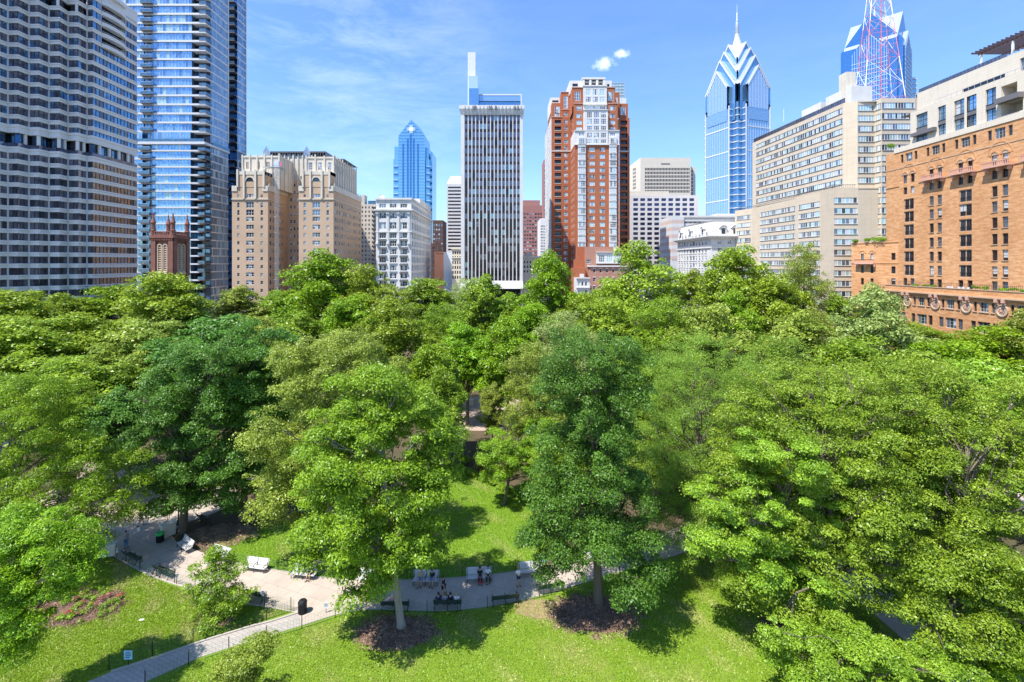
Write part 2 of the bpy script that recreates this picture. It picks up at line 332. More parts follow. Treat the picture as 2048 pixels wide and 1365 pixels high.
class Bld:
    def __init__(s, name, loc, label, cat='building', near=False, winname='window'):
        s.root = empty(name, (loc[0], loc[1], 0), label, cat); s.W = []; s.near = near; s.rng = random.Random(len(bpy.data.objects)); s.wn = winname
    def win(s, fr, u, z, w_, h_, sty, hole=True, d=None):
        rec = STY[sty][6] if d is None else d
        if hole: fr.holes.append((u, u + w_, z, z + h_, max(rec, .05)))
        s.W.append((fr, u, z, w_, h_, sty, rec))
    def wpx(s, fr, p0, p1, ztop, h_, sty, **k):              # window between two photo columns, top height given in metres
        u0, u1 = fr.u(p0), fr.u(p1); s.win(fr, u0, ztop - h_, u1 - u0, h_, sty, **k)
    def wall(s, mb, fr, u0, u1, z0, z1, m, mr=None):
        hs = [h for h in fr.holes if h[0] >= u0 - 1e-4 and h[1] <= u1 + 1e-4 and h[2] >= z0 - 1e-4 and h[3] <= z1 + 1e-4]
        us = sorted({round(x, 4) for h in hs for x in h[:2]} | {round(u0, 4), round(u1, 4)})
        zs = sorted({round(x, 4) for h in hs for x in h[2:4]} | {round(z0, 4), round(z1, 4)})
        for j in range(len(zs) - 1):
            zc = (zs[j] + zs[j + 1]) / 2; row = [h for h in hs if h[2] < zc < h[3]]; run = None
            for i in range(len(us) - 1):
                uc = (us[i] + us[i + 1]) / 2; solid = not any(h[0] < uc < h[1] for h in row)
                if solid and run is None: run = us[i]
                if (not solid or i == len(us) - 2) and run is not None:
                    e = us[i + 1] if solid else us[i]
                    mb.face([fr.pt(run, zs[j]), fr.pt(e, zs[j]), fr.pt(e, zs[j + 1]), fr.pt(run, zs[j + 1])], m); run = None
        mr = mr or m
        for a, b, c, d, t in hs:
            P = fr.pt
            mb.face([P(a, c, 0), P(b, c, 0), P(b, c, -t), P(a, c, -t)], mr); mb.face([P(a, d, -t), P(b, d, -t), P(b, d, 0), P(a, d, 0)], mr)
            mb.face([P(a, c, -t), P(a, d, -t), P(a, d, 0), P(a, c, 0)], mr); mb.face([P(b, c, 0), P(b, d, 0), P(b, d, -t), P(b, c, -t)], mr)
            if t > .6: mb.face([P(a, c, -t), P(b, c, -t), P(b, d, -t), P(a, d, -t)], mr)
    def finish(s):
        s.W.sort(key=lambda q: -(q[3] * q[4]) / (q[0].pt(q[1], q[2]) - Vector((0, 0, H))).length_squared)
        loc = s.root.location
        for q in s.W[:100]:
            fr, u, z, w_, h_, sty, rec = q; w_, h_ = round(w_, 1), round(h_, 1)
            fm, pm = win_mesh(w_, h_, sty, s.rng.randrange(5))
            o = bpy.data.objects.new(s.wn, fm); COL.objects.link(o); o.parent = s.root; o.location = fr.pt(u, z, -rec) - loc; o.rotation_euler[2] = fr.rot
            p = bpy.data.objects.new('pane', pm); COL.objects.link(p); p.parent = o
            o.scale = (q[3] / w_, 1, q[4] / h_)
        if s.W[100:]:
            mb = MB()
            for fr, u, z, w_, h_, sty, rec in s.W[100:]:
                emit_win(mb, mb, lambda a, b, d: fr.pt(u + a, z + b, d - rec), w_, h_, sty, s.rng)
            tag(mb.build(s.wn, s.root), kind='stuff')
def boxframes(x0, x1, y0, y1):                              # front (towards the camera), left (west) and right (east) facades
    return Fr((x0, y0), (x1, y0)), Fr((x0, y1), (x0, y0)), Fr((x1, y0), (x1, y1))
def roofq(mb, x0, x1, y0, y1, z, m): mb.face([(x0, y0, z), (x1, y0, z), (x1, y1, z), (x0, y1, z)], m)
def glassgrid(mb, fr, u0, u1, z0, z1, nu, mats, rng, d=0.0, mull=None, mw=.08, tilt=.012):
    for i in range(nu):
        a = u0 + (u1 - u0) * i / nu; b = u0 + (u1 - u0) * (i + 1) / nu; t = rng.uniform(-tilt, tilt); s2 = rng.uniform(-tilt, tilt) * .5
        mb.face([fr.pt(a, z0, d + t - s2), fr.pt(b, z0, d - t - s2), fr.pt(b, z1, d - t + s2), fr.pt(a, z1, d + t + s2)], M[rng.choice(mats)])
        if mull: mb.fbox(fr, a - mw / 2, a + mw / 2, z0, z1, d - .05, d + .1, mull)
def poly_frames(pts): return [Fr(pts[i], pts[i + 1]) for i in range(len(pts) - 1)]
def ribbon(mb, pts, prof, m):                               # sweep a (out, z) profile along a plan polyline, mitred
    n = len(pts); fr = poly_frames(pts); offs = []
    for i in range(n):
        a = fr[max(i - 1, 0)].N; b = fr[min(i, n - 2)].N; v = (a + b); v = v / max(v.length, 1e-6); v = v / max(v.dot(a), .3); offs.append(v)
    rows = [[(pts[i][0] + offs[i].x * d, pts[i][1] + offs[i].y * d, z) for i in range(n)] for d, z in prof]
    for j in range(len(prof) - 1):
        for i in range(n - 1): mb.face([rows[j][i], rows[j][i + 1], rows[j + 1][i + 1], rows[j + 1][i]], m)

# ---- left: dark glass hotel tower, staircase plan, stepped concrete bands
def hotel():
    pp = [(-92, 114), (-70, 114), (-48, 116.6), (-27, 116.6), (-6, 119.2), (14, 119.2), (14.1, 119.3)]
    pp = [(-92, 114.2), (-71, 114.2), (-49, 116.7), (-28, 116.7), (-7, 119.2), (16, 121.6), (36, 121.6), (58, 124.3), (78, 124.3), (98, 126.8), (119, 126.8), (136, 129.6), (156, 129.6), (174, 132.3), (185, 132.3), (262, 146)]
    pts = [(gx(a, y), y) for a, y in pp]; X1 = pts[-1][0]
    B = Bld('hotel_tower', (-118, 132), 'dark glass hotel tower with stepped concrete bands and sawtooth front, at the left edge', 'building')
    rng = random.Random(4); back = [(X1, 175), (-190, 175), (-190, 114.2)]; core = MB()
    full = pts + [(X1, 148.5)]
    inner = [(x - 1.6, y + 1.6) for x, y in full[:-1]] + [(X1 - 1.6, 148), (X1 - 15, 150)] + [(x - 15, y + 5) for x, y in reversed(full[:-2])]
    core.prism(inner, 0, 107, M['g_smoke3'], mt=M['roofgrey']); core.build('core_wall', B.root)
    zt = gz(103.3, 132.3); zthick = gz(279, 132.3); fh = (zt - zthick) / 8
    zpar = gz(318, 132.3); fl = 2.97
    cen = [(zthick + k * fh, 1.15) for k in range(1, 15)] + [(zthick, 2.2), (zpar, 1.6)]
    z = zpar - 3.0
    while z > 1: cen.append((z, 1.15)); z -= fl
    frs = poly_frames(full)
    for zc, hh in cen:
        mb = MB(); a, b = zc - hh / 2, zc + hh / 2
        ribbon(mb, full, [(-.5, a), (.12, a), (.16, a + .3 * hh), (.02, a + .34 * hh), (.02, a + .62 * hh), (.2, a + .66 * hh), (.24, b - .12), (.08, b), (-.5, b)], M['conc'])
        mb.build('concrete_band', B.root)
    zs = sorted(cen)
    for i in range(len(zs) - 1):
        a = zs[i][0] + zs[i][1] / 2; b = zs[i + 1][0] - zs[i + 1][1] / 2
        if b - a < .3 or a > 107: continue
        terr = abs(zs[i][0] - zpar) < .1
        mb = MB()
        for k, fr in enumerate(frs):
            n = max(1, round(fr.L / 1.25)); long_ = k == len(frs) - 2; lower = a < zpar
            rec = terr or (long_ and a > gz(95, 140) and False)
            balc = (long_ and zs[i][0] > zthick + 8.2 * fh)
            log = (4 < k < 13 and zs[i][0] > zthick + 10.4 * fh and zs[i][0] < zthick + 12.6 * fh)
            mats = (['g_warm_refl', 'g_warm_refl', 'g_smoke2'] if lower else ['g_blue3', 'g_blue3', 'g_smoke', 'g_blue3']) if long_ else \
                   (['g_smoke', 'g_smoke2', 'g_smoke', 'g_smoke3'] if lower else ['g_smoke', 'g_smoke', 'g_smoke2', 'g_blue3'])  # long side: reflected brick below and sky above put into the pane tints
            if rng.random() < .2: mats = mats + [rng.choice(['g_smoke3', 'g_smoke2'])]
            if terr: mats = ['g_blue3', 'g_smoke']
            d = -.9 if (terr or log) else -.12
            if balc:
                u1 = fr.u(250); u0 = fr.u(203)
                glassgrid(mb, fr, 0, u0, a, b, 2, mats, rng, -.12, M['frame_d']); glassgrid(mb, fr, u1, fr.L, a, b, 2, mats, rng, -.12, M['frame_d'])
                glassgrid(mb, fr, u0, u1, a, b, 6, ['g_smoke3', 'g_smoke'], rng, -1.4, M['frame_d'])
                mb.fbox(fr, u0 - .12, u0, a, b, -1.4, -.02, M['conc']); mb.fbox(fr, u1, u1 + .12, a, b, -1.4, -.02, M['conc'])
            else: glassgrid(mb, fr, 0, fr.L, a, b, n, mats, rng, d, M['frame_d'])
            if terr:
                for q in range(1 if not long_ else 4):
                    uu = fr.L * (q + .8) / (1 if not long_ else 4)
                    if fr.L > 2.6: mb.lathe(fr.pt(min(uu, fr.L - .5), a, -.45), [(.42, 0), (.42, b - a)], M['conc'], 10)
            elif 0 < k < len(frs) - 1 and not log and k % 2 == 1: mb.fbox(fr, -.14, .14, a, b, -.1, .1, M['conc'])  # pale corner reflection in the glass, built as a thin concrete strip
            if log and k % 2 == 0: mb.fbox(fr, -.2, .2, a, b, -.6, -.15, M['conc'])
        mb.build('window_band', B.root)
    # outward curved balcony slabs on the long side
    fr = frs[-2]
    for k in range(9, 15):
        zc = zthick + k * fh; mb = MB(); u0, u1 = fr.u(203), fr.u(250); n = 10
        for q in range(n):
            a, b = u0 + (u1 - u0) * q / n, u0 + (u1 - u0) * (q + 1) / n
            da = .25 + .95 * math.sin(math.pi * q / n) ** .6 if q else .25; db = .25 + .95 * math.sin(math.pi * (q + 1) / n) ** .6 if q < n - 1 else .25
            P = fr.pt; z0, z1 = zc - .55, zc + .55
            mb.hexa([P(a, z0, da), P(b, z0, db), P(b, z0, .1), P(a, z0, .1), P(a, z1, da), P(b, z1, db), P(b, z1, .1), P(a, z1, .1)], M['conc'])
        mb.tube([fr.pt(u0 + (u1 - u0) * q / n, zc + .95, .2 + .9 * math.sin(math.pi * q / n)) for q in range(n + 1)], .04, M['whitemetal'], 4)
        mb.build('balcony', B.root)
    mb = MB(); ribbon(mb, full, [(.0, zpar + .8), (.0, zpar + 1.75), (-.05, zpar + 1.75)], M['g_smoke']); mb.build('railing', B.root)
    mb = MB(); ribbon(mb, [(x, y) for x, y in full], [(.1, 105), (.14, 108.4), (-.6, 108.4), (-.6, 106)], M['conc']); mb.build('parapet', B.root)
hotel()

# ---- blue glass condominium tower
def condo():
    Y0 = 190; XS = gx(412, Y0)
    B = Bld('condominium_tower', (XS - 14, 190), 'tall blue glass residential tower with white slabs and corner balconies, right of the dark hotel', 'building')
    rng = random.Random(9); X0 = gx(252, Y0); zl = gz(262, Y0); core = MB()
    yN = XS * F / (458 - CX); yR = 222; XR = gx(475, yR); yE = XR * F / (492 - CX)
    core.box(X0, XS - 4.2, Y0 + 3.5, yN - .5, 0, 160, M['g_blue3']); core.box(X0, XR - .6, yR + 1.5, yE - .3, 0, 160, M['g_blue3'])
    core.box(X0 + .4, XS - 8, Y0 + .5, Y0 + 4, 0, 160, M['g_blue3']); core.build('core_wall', B.root)
    front = Fr((X0, Y0), (XS, Y0)); side = Fr((XS - .3, Y0 + 4), (XS - .3, yN)); nb = Fr((XR, yR), (XR, yE)); notch = Fr((XR - 9, yR), (XR, yR))
    rec = Fr((XS - 4, Y0 + 3), (XS - .3, Y0 + 3)); recs = Fr((XS - 4, Y0), (XS - 4, Y0 + 3))
    z = zl; lev = []
    while z < 158: lev.append((z, 3.62, 1)); z += 3.62
    z = zl - 4.7; lev = [(z, 4.7, 2)] + lev
    while z > 3: z -= 3.22; lev.insert(0, (z, 3.22, 0))
    uB0, uB1, uC = front.u(287), front.u(306), front.u(385)
    for z, fh, up in lev:
        sb = MB(); th = .75 if up else .6
        off = 0 if up == 1 else (1.1 if up == 2 else .9)
        sb.hexa([(X0, Y0 - .25 - off, z - th), (XS - 2 * (up == 0), Y0 - .25 - off, z - th), (XS - 2 * (up == 0), Y0 + 3.4, z - th), (X0, Y0 + 3.4, z - th),
                 (X0, Y0 - .25 - off, z), (XS - 2 * (up == 0), Y0 - .25 - off, z), (XS - 2 * (up == 0), Y0 + 3.4, z), (X0, Y0 + 3.4, z)], M['slab'])
        sb.fbox(side, -.6, side.L, z - th * .8, z, -.3, .12, M['slab']); sb.fbox(nb, 0, nb.L, z - th * .8, z, -.3, .1, M['slab'])
        sb.fbox(notch, .4, notch.L - .6, z - .35, z - .05, -1, 1.6, M['greymetal']); sb.fbox(notch, notch.L - .55, notch.L, z - .6, z, -1, .02, M['slab'])
        sb.build('floor_slab', B.root)
        wb = MB(); zt = z + fh - th; mats = ['g_blue', 'g_blue', 'g_blue2', 'g_blue3'] if up else ['g_blue', 'g_blue2', 'g_blue2']
        if rng.random() < .4: mats = mats + ['g_cyan']
        d = off * .8 - .15
        glassgrid(wb, front, .3, uB0, z, zt, 6, mats, rng, d, M['whitemetal'], .07)
        glassgrid(wb, front, uB0, uB1, z, zt, 3, ['g_blue3', 'g_dark'], rng, -.5, M['darkmetal'])
        glassgrid(wb, front, uB1, uC - .3, z, zt, 12, mats, rng, d, M['whitemetal'], .06)
        wb.fbox(front, uB1 - .1, uB1 + .1, z, zt, -.5, d + .1, M['slab'])
        glassgrid(wb, Fr((front.pt(uC - .3, 0)[0], Y0 - d), (front.pt(uC - .3, 0)[0], Y0 + 3)), 0, 3 + d, z, zt, 2, ['g_blue3', 'g_dark'], rng, 0, M['darkmetal'])
        glassgrid(wb, Fr((front.pt(uC - .3, 0)[0], Y0 + 3), (XS - .3, Y0 + 3)), 0, XS - .3 - front.pt(uC - .3, 0)[0], z, zt, 3, ['g_blue3', 'g_dark', 'g_greyd'], rng, 0, M['darkmetal'])
        ms = ['g_blue', 'g_blue3', 'g_blue3', 'g_blue'] if up else ['g_blue3', 'g_greyd', 'g_cyan', 'g_smoke', 'g_dark', 'g_blue3']
        if z < 12: ms = ['g_warm_refl', 'g_smoke', 'g_dark']  # lowest panes tinted as if reflecting brick
        glassgrid(wb, side, -.4, side.L, z, z + fh - th * .8, 17, ms, rng, 0, M['whitemetal'], .06)
        glassgrid(wb, nb, 0, nb.L, z, z + fh - th * .8, 6, ms, rng, 0, M['whitemetal'], .06)
        glassgrid(wb, notch, .4, notch.L, z, zt, 4, ['g_greyd', 'g_blue3'], rng, -1.2, M['darkmetal'])
        wb.build('window_band', B.root)
        if up < 2:
            bb = MB(); bb.fbox(front, uB0 - .3, uB1 + .3, z - .3, z - .05, -.1, 1.5 + off, M['greymetal'])
            bb.fbox(front, uB0 - .3, uB1 + .3, z, z + 1.05, 1.42 + off, 1.46 + off, M['g_teal']); bb.fbox(front, uB0 - .3, uB0 - .26, z, z + 1.05, 0, 1.42 + off, M['g_teal'])
            bb.fbox(front, uB0 - .3, uB1 + .3, z + 1.05, z + 1.12, 1.4 + off, 1.48 + off, M['whitemetal'])
            bb.build('balcony', B.root)
            cb = MB(); x1 = XS - 2 * (up == 0)
            cb.fbox(front, front.L - 2.6, front.L + .1, z - .3, z - .04, -3.4, .3 + off, M['greymetal'])
            cb.fbox(front, front.L - 2.6, front.L + .1, z, z + 1.05, .2 + off, .24 + off, M['g_teal'])
            cb.fbox(Fr((XS + .1, Y0), (XS + .1, Y0 + 3.4)), -.1 - off, 3.4, z, z + 1.05, -.02, .02, M['g_teal'])
            cb.build('corner_balcony', B.root)
            nbk = MB(); nbk.fbox(notch, .4, notch.L - .6, z, z + 1.1, 1.5, 1.55, M['g_teal']); nbk.build('rear_balcony', B.root)
    tb = MB(); zt = zl - 4.7
    tb.box(X0 - 1, XS + .4, Y0 - 1.6, Y0 + 3.6, zt - 1.0, zt - .02, M['slab']); tb.fbox(Fr((XS - .3, Y0 + 3), (XS - .3, yN)), 0, side.L + 1, zt - .9, zt - .04, -.2, .6, M['slab'])
    tb.fbox(Fr((X0, Y0), (XS, Y0)), 0, XS - X0, zt, zt + 1.2, 1.4, 1.46, M['g_teal']); tb.fbox(side, 0, side.L, zt, zt + 1.2, .5, .56, M['g_teal']); tb.build('terrace', B.root)
    eb = MB(); eb.fbox(side, side.L - .5, side.L, zl - 1, 160, 0, .3, M['slab']); eb.fbox(nb, nb.L - .5, nb.L, 0, 160, 0, .3, M['slab']); eb.box(X0 - .4, X0, Y0 - .3, Y0 + .4, 0, 160, M['slab']); eb.build('corner_trim', B.root)
    lb = MB(); lb.box(XS - 30, XS + 3, Y0 - 3, yN + 6, 0, 5.5, M['greystone']); lb.build('podium', B.root)
condo()

# ---- brownstone church tower with four pinnacles
def church():
    Y0 = 125; xa, xb = gx(302.7, Y0), gx(346.7, Y0); y1 = Y0 + 6.2
    B = Bld('church_tower', ((xa + xb) / 2, Y0 + 3.5), 'square brownstone church tower with four corner pinnacles, in front of the blue glass tower', 'church')
    zt = gz(463, Y0); f = Fr((xa, Y0), (xb, Y0)); r = Fr((xb, Y0), (xb, y1)); mb = MB()
    mb.box(xa + .4, xb - .4, Y0 + .4, y1 - .4, 0, zt - 1, M['brown'])
    for fr in (f, r):
        Lw = fr.L; z0 = gz(548, Y0); z1 = gz(482, Y0)
        mb.fbox(fr, 0, Lw, 0, z0, -.4, 0, M['brown']); mb.fbox(fr, 0, Lw, z1, zt - 1.2, -.4, 0, M['brown'])
        mb.fbox(fr, 0, 1.2, z0, z1, -.4, .25, M['brown']); mb.fbox(fr, Lw - 1.2, Lw, z0, z1, -.4, .25, M['brown'])
        mb.fbox(fr, -.25, Lw + .25, zt - 1.8, zt - 1.2, -.2, .45, M['brown']); mb.fbox(fr, -.15, Lw + .15, z0 - .5, z0, -.2, .3, M['brown'])
        for k in range(13): mb.fbox(fr, .1 + k * (Lw - .5) / 12, .35 + k * (Lw - .5) / 12, zt - 2.4, zt - 1.8, 0, .35, M['brown'])
        for k in range(8): mb.fbox(fr, .3 + k * (Lw - .9) / 7.3, .75 + k * (Lw - .9) / 7.3, z0 - 2.3, z0 - .8, 0, .22, M['brown'])
    mb.build('tower_wall', B.root)
    for fr in (f, r):
        Lw = fr.L; z0 = gz(542, Y0); z1 = gz(493, Y0)
        for k in range(2):
            u0 = 1.45 + k * (Lw - 2.9) / 2; w_ = (Lw - 2.9) / 2; a = MB(); c_ = u0 + w_ / 2
            a.fbox(fr, u0 + .05, u0 + .35, z0, z1, -.3, .05, M['brownlt']); a.fbox(fr, u0 + w_ - .35, u0 + w_ - .05, z0, z1, -.3, .05, M['brownlt'])
            n = 10
            for q in range(n):
                t0, t1 = math.pi * q / n, math.pi * (q + 1) / n; ro, ri = w_ / 2 - .05, w_ / 2 - .38
                P = lambda rr, t, d: fr.pt(c_ + rr * math.cos(t), z1 + rr * math.sin(t), d)
                a.hexa([P(ri, t0, .08), P(ro, t0, .08), P(ro, t0, -.3), P(ri, t0, -.3), P(ri, t1, .08), P(ro, t1, .08), P(ro, t1, -.3), P(ri, t1, -.3)], M['brownlt'])
            a.fbox(fr, u0, u0 + w_, z1 - .1, z1 + 1.6, -.42, -.32, M['brown']); w = fr.holes
            o = a.build('belfry_opening', B.root)
            lv = MB()
            for q in range(11):
                zz = z0 + .2 + q * (z1 - z0) / 11; P = fr.pt
                lv.hexa([P(u0 + .36, zz, 0), P(u0 + w_ - .36, zz, 0), P(u0 + w_ - .36, zz + .35, -.35), P(u0 + .36, zz + .35, -.35), P(u0 + .36, zz + .1, 0), P(u0 + w_ - .36, zz + .1, 0), P(u0 + w_ - .36, zz + .45, -.35), P(u0 + .36, zz + .45, -.35)], M['brownlt'])
            lv.build('louvres', o)
            sl_ = MB(); P = fr.pt
            sl_.hexa([P(u0, z0 - .9, .3), P(u0 + w_, z0 - .9, .3), P(u0 + w_, z0 - .9, -.2), P(u0, z0 - .9, -.2), P(u0 + .15, z0, 0), P(u0 + w_ - .15, z0, 0), P(u0 + w_ - .15, z0, -.3), P(u0 + .15, z0, -.3)], M['brownlt']); sl_.build('sill', o)
    pr = MB()
    for fr in (f, r, Fr((xa, y1), (xb, y1)), Fr((xa, Y0), (xa, y1))):
        pr.fbox(fr, 0, fr.L, zt - 1.2, zt - .9, -.15, .15, M['brown']); pr.fbox(fr, 0, fr.L, zt - .15, zt, -.15, .15, M['brown'])
        for k in range(11): pr.fbox(fr, .3 + k * (fr.L - .8) / 10, .5 + k * (fr.L - .8) / 10, zt - .9, zt - .15, -.1, .1, M['brown'])
    pr.build('parapet', B.root)
    for x in (xa + .3, xb - .3):
        for y in (Y0 + .3, y1 - .3):
            p = MB(); p.lathe((x, y, zt - 1.4), [(.62, 0), (.62, 1.6), (.72, 1.7), (.5, 1.85), (.5, 3.5), (.66, 3.6), (.66, 3.75), (.34, 4.6), (.12, 5.9), (.2, 6.0), (.02, 6.4)], M['brown'], 8); p.build('pinnacle', B.root)
    mb = MB(); xa2, xb2 = gx(262, 133), gx(318, 133)       # slate nave roof behind
    P = [(xa2, 133, 12), (xb2, 133, 12), (xb2, 145, 12), (xa2, 145, 12), (xa2, 138, 24), (xb2, 138, 24), (xb2, 139, 24), (xa2, 139, 24)]
    mb.hexa(P, M['greymetal']); mb.box(xa2, xb2, 132.9, 145.1, 0, 12, M['brown']); mb.build('nave', B.root)
church()

# ---- tan brick apartment hotel with twin wings and cream crown
def tanhotel():
    Y0 = 186
    B = Bld('apartment_house', (-88, 200), 'tan brick apartment house with twin wings and cream stone crown', 'building', near=True)
    wall = MB(); trim = MB(); rows = [gz(440.6 + 15.88 * k, Y0) for k in range(15)]
    fh = 15.88 * Y0 / F
    def wing(p0, p1, yb, cp, sp, x_right_rows):
        x0, x1 = gx(p0, Y0), gx(p1, Y0); f, l, r = boxframes(x0, x1, Y0, yb)
        ztop = gz(374.7, Y0); zstr = gz(398.2, Y0); zmid = gz(343, Y0)
        f2 = Fr((gx(p0 + 11.5, Y0 - .3), Y0 - .3), (gx(p1 - 3, Y0 - .3), Y0 - .3)) if p0 < 500 else Fr((gx(p0 + 8, Y0 - .3), Y0 - .3), (gx(p1 - 2, Y0 - .3), Y0 - .3))
        for k in range(15):
            z = gz(434 + 15.88 * k, Y0)
            if k in (1,):  pass
            h_ = 1.75
            if z - h_ < .3: continue
            if k >= 0:
                if z < zstr - .2 or True:
                    B.win(f, f.u(cp[0]), z - h_, f.u(cp[1]) - f.u(cp[0]), h_, 'sash3')
                    for a, b in sp: B.win(f, f.u(a), z - h_ + .1, f.u(b) - f.u(a), 1.4, 'sash')
        for z in (gz(404.5, Y0), gz(419.5, Y0)):
            B.win(f, f.u(cp[0]), z - 2.3, f.u(cp[1]) - f.u(cp[0]), 2.3, 'sash3')
            for a, b in sp: B.win(f, f.u(a), z - 2.2, f.u(b) - f.u(a), 2.0, 'sash')
        B.win(f, f.u(cp[0]), gz(395.5, Y0), f.u(cp[1]) - f.u(cp[0]), 1.4, 'sash3')
        for a, b in sp: B.win(f, f.u(a), gz(395.3, Y0), f.u(b) - f.u(a), 1.2, 'sash')
        n = int((r.L - 2) / 2.6)
        for k in range(-2, 15):
            z = gz(434 + 15.88 * k, Y0)
            if z < 3: continue
            for q in range(n):
                B.win(r, 1.3 + q * 2.6, z - 1.75, 1.1 if q % 3 else 1.7, 1.6, 'sash')
        B.wall(wall, f, 0, f.L, 0, ztop, M['tan']); B.wall(wall, r, 0, r.L, 0, ztop, M['tan']); B.wall(wall, l, 0, l.L, 0, ztop, M['tan'])
        roofq(wall, x0, x1, Y0, yb, ztop, M['roofgrey'])
        for fr in (f, r): trim.fbox(fr, -.15, fr.L + .15, zstr - .3, zstr, 0, .3, M['limestone'])
        for fr in (r,):
            trim.fbox(fr, 0, fr.L, ztop - 1.4, ztop + .9, .02, .3, M['limestone'])
            for q in range(int(fr.L / 2.4)): trim.fbox(fr, .5 + q * 2.4, .9 + q * 2.4, ztop + .9, ztop + 1.7, 0, .3, M['limestone'])
        trim.fbox(f, 0, 2, ztop - 1.6, ztop + .5, .02, .25, M['limestone']); trim.fbox(f, f.L - 2, f.L, ztop - 1.6, ztop + .5, .02, .25, M['limestone'])
        # raised centre of the front with the tall arched window
        a0, a1 = f.u(p0 + (10 if p0 < 500 else 7)), f.u(p1 - 6); c0, c1 = f.u(cp[0]), f.u(cp[1]); za = gz(383.5, Y0); zb = gz(363, Y0)
        fc = Fr(f.pt(a0, 0, .1)[:2], f.pt(a1, 0, .1)[:2]); du = a0
        B.win(fc, c0 - du, za, c1 - c0, zb - za, 'arch')
        B.wall(wall, fc, 0, fc.L, ztop - .0, gz(350, Y0), M['tan'])
        B.wall(wall, Fr(fc.pt(fc.L, 0)[:2], fc.pt(fc.L, 0, -6)[:2]), 0, 6, ztop, zmid, M['tan']); B.wall(wall, Fr(fc.pt(0, 0, -6)[:2], fc.pt(0, 0)[:2]), 0, 6, ztop, zmid, M['tan'])
        trim.fbox(fc, 0, fc.L, gz(350, Y0), zmid, -5.8, .12, M['limestone'])
        for u in (0, c0 - du - 1.1, c1 - du + .4, fc.L - .7):
            trim.fbox(fc, u, u + .7, zstr + .05 if 0 < u < fc.L - 1 else ztop, zmid + .7, .12, .4, M['limestone'])
        n = 10; cu = (c0 + c1) / 2 - du; rr = (c1 - c0) / 2                       # arch head
        for q in range(n):
            t0, t1 = math.pi * q / n, math.pi * (q + 1) / n; P = lambda r_, t, d: fc.pt(cu + r_ * math.cos(t), zb + r_ * math.sin(t), d)
            trim.hexa([P(rr, t0, .2), P(rr + .45, t0, .2), P(rr + .45, t0, 0), P(rr, t0, 0), P(rr, t1, .2), P(rr + .45, t1, .2), P(rr + .45, t1, 0), P(rr, t1, 0)], M['limestone'])
            trim.face([fc.pt(cu, zb, .06), P(rr, t0, .06), P(rr, t1, .06)], M['g_dark'])
        return f, r, x0, x1
    wing(464, 536, 203, (492.3, 507.7), ((474.3, 478.8), (521, 525.8)), 0)
    f, r, x0, x1 = wing(597.5, 667, 222, (625, 640.3), ((607, 611.8), (653, 658)), 0)
    # link block at the back of the court
    lk = Fr((gx(536, Y0), 203), (gx(597.5, Y0), 203)); zt = gz(318, 203)
    for k in range(17):
        z = gz(352 + 14.6 * k, 203)
        if z < 3: continue
        for q in range(8): B.win(lk, .8 + q * 1.5, z - 1.6, .95, 1.5, 'sash')
    B.wall(wall, lk, 0, lk.L, 0, gz(360, 203), M['tan']); B.wall(wall, lk, 0, lk.L, gz(360, 203), zt, M['limestone'])
    roofq(wall, lk.A.x - 14, lk.A.x + lk.L + 12, 203, 222, zt, M['roofgrey'])
    for q in range(7): trim.fbox(lk, .1 + q * 2, .6 + q * 2, gz(372, 203), zt + (1.4 if q % 2 else .8), 0, .35, M['limestone'])
    wall.build('wall', B.root)
    # set back crowns
    for p0, p1, top, yb, st in ((484, 560, 312, 203, 'a'), (611.5, 668.5, 314, 220, 'b')):
        Y = 192; xa, xb = gx(p0, Y), gx(p1, Y); f, l, r = boxframes(xa, xb, Y, yb); z0 = gz(374.7, Y0); z1 = gz(top, Y); cb = MB()
        fr = f
        for q in range(3):
            c_ = fr.L * (q + .5) / 3 if st == 'b' else fr.L * (.12 + .26 * q) + .6
            if st == 'b': B.win(fr, c_ - .75, gz(341, Y), 1.5, 3.2, 'trip')
            else:
                for t in range(3): B.win(fr, c_ - .75 + t * .55, gz(338, Y), .36, 2.8, 'slot')
        for q in range(int(r.L / 3)): B.win(r, 1 + q * 3, gz(341, Y), 1.3, 2.8, 'sash')
        for fr2 in (f, r, l): B.wall(cb, fr2, 0, fr2.L, z0, z1, M['limestone'])
        roofq(cb, xa, xb, Y, yb, z1 - .4, M['roofgrey'])
        for fr2 in (f, r):
            cb.fbox(fr2, -.1, fr2.L + .1, z1 - .7, z1 - .2, 0, .25, M['limestone'])
            n = max(3, int(fr2.L / 3.0))
            for q in range(n + 1): cb.fbox(fr2, (fr2.L - .5) * q / n, (fr2.L - .5) * q / n + .5, z0, z1 + (.9 if q % 2 else .4), .0, .35, M['limestone'])
        cb.build('crown_storey', B.root)
    trim.build('stone_trim', B.root)
    # tall cream centre block behind, with piers
    Y = 222; xa, xb = gx(560, Y), gx(616, Y); f, l, r = boxframes(xa, xb, Y, 236); z1 = gz(312, Y); cb = MB()
    for k in range(6):
        for q in range(6): B.win(f, .7 + q * f.L / 6, gz(343 + 16 * k, Y), 1.05, 2.2, 'sash')
    for fr in (f, l, r): B.wall(cb, fr, 0, fr.L, 0, z1, M['limestone'])
    roofq(cb, xa, xb, Y, 236, z1, M['roofgrey'])
    for q in range(7): cb.fbox(f, -.25 + q * f.L / 6, .25 + q * f.L / 6, gz(400, Y), z1 + .6, 0, .4, M['limestone'])
    cb.build('centre_block', B.root)
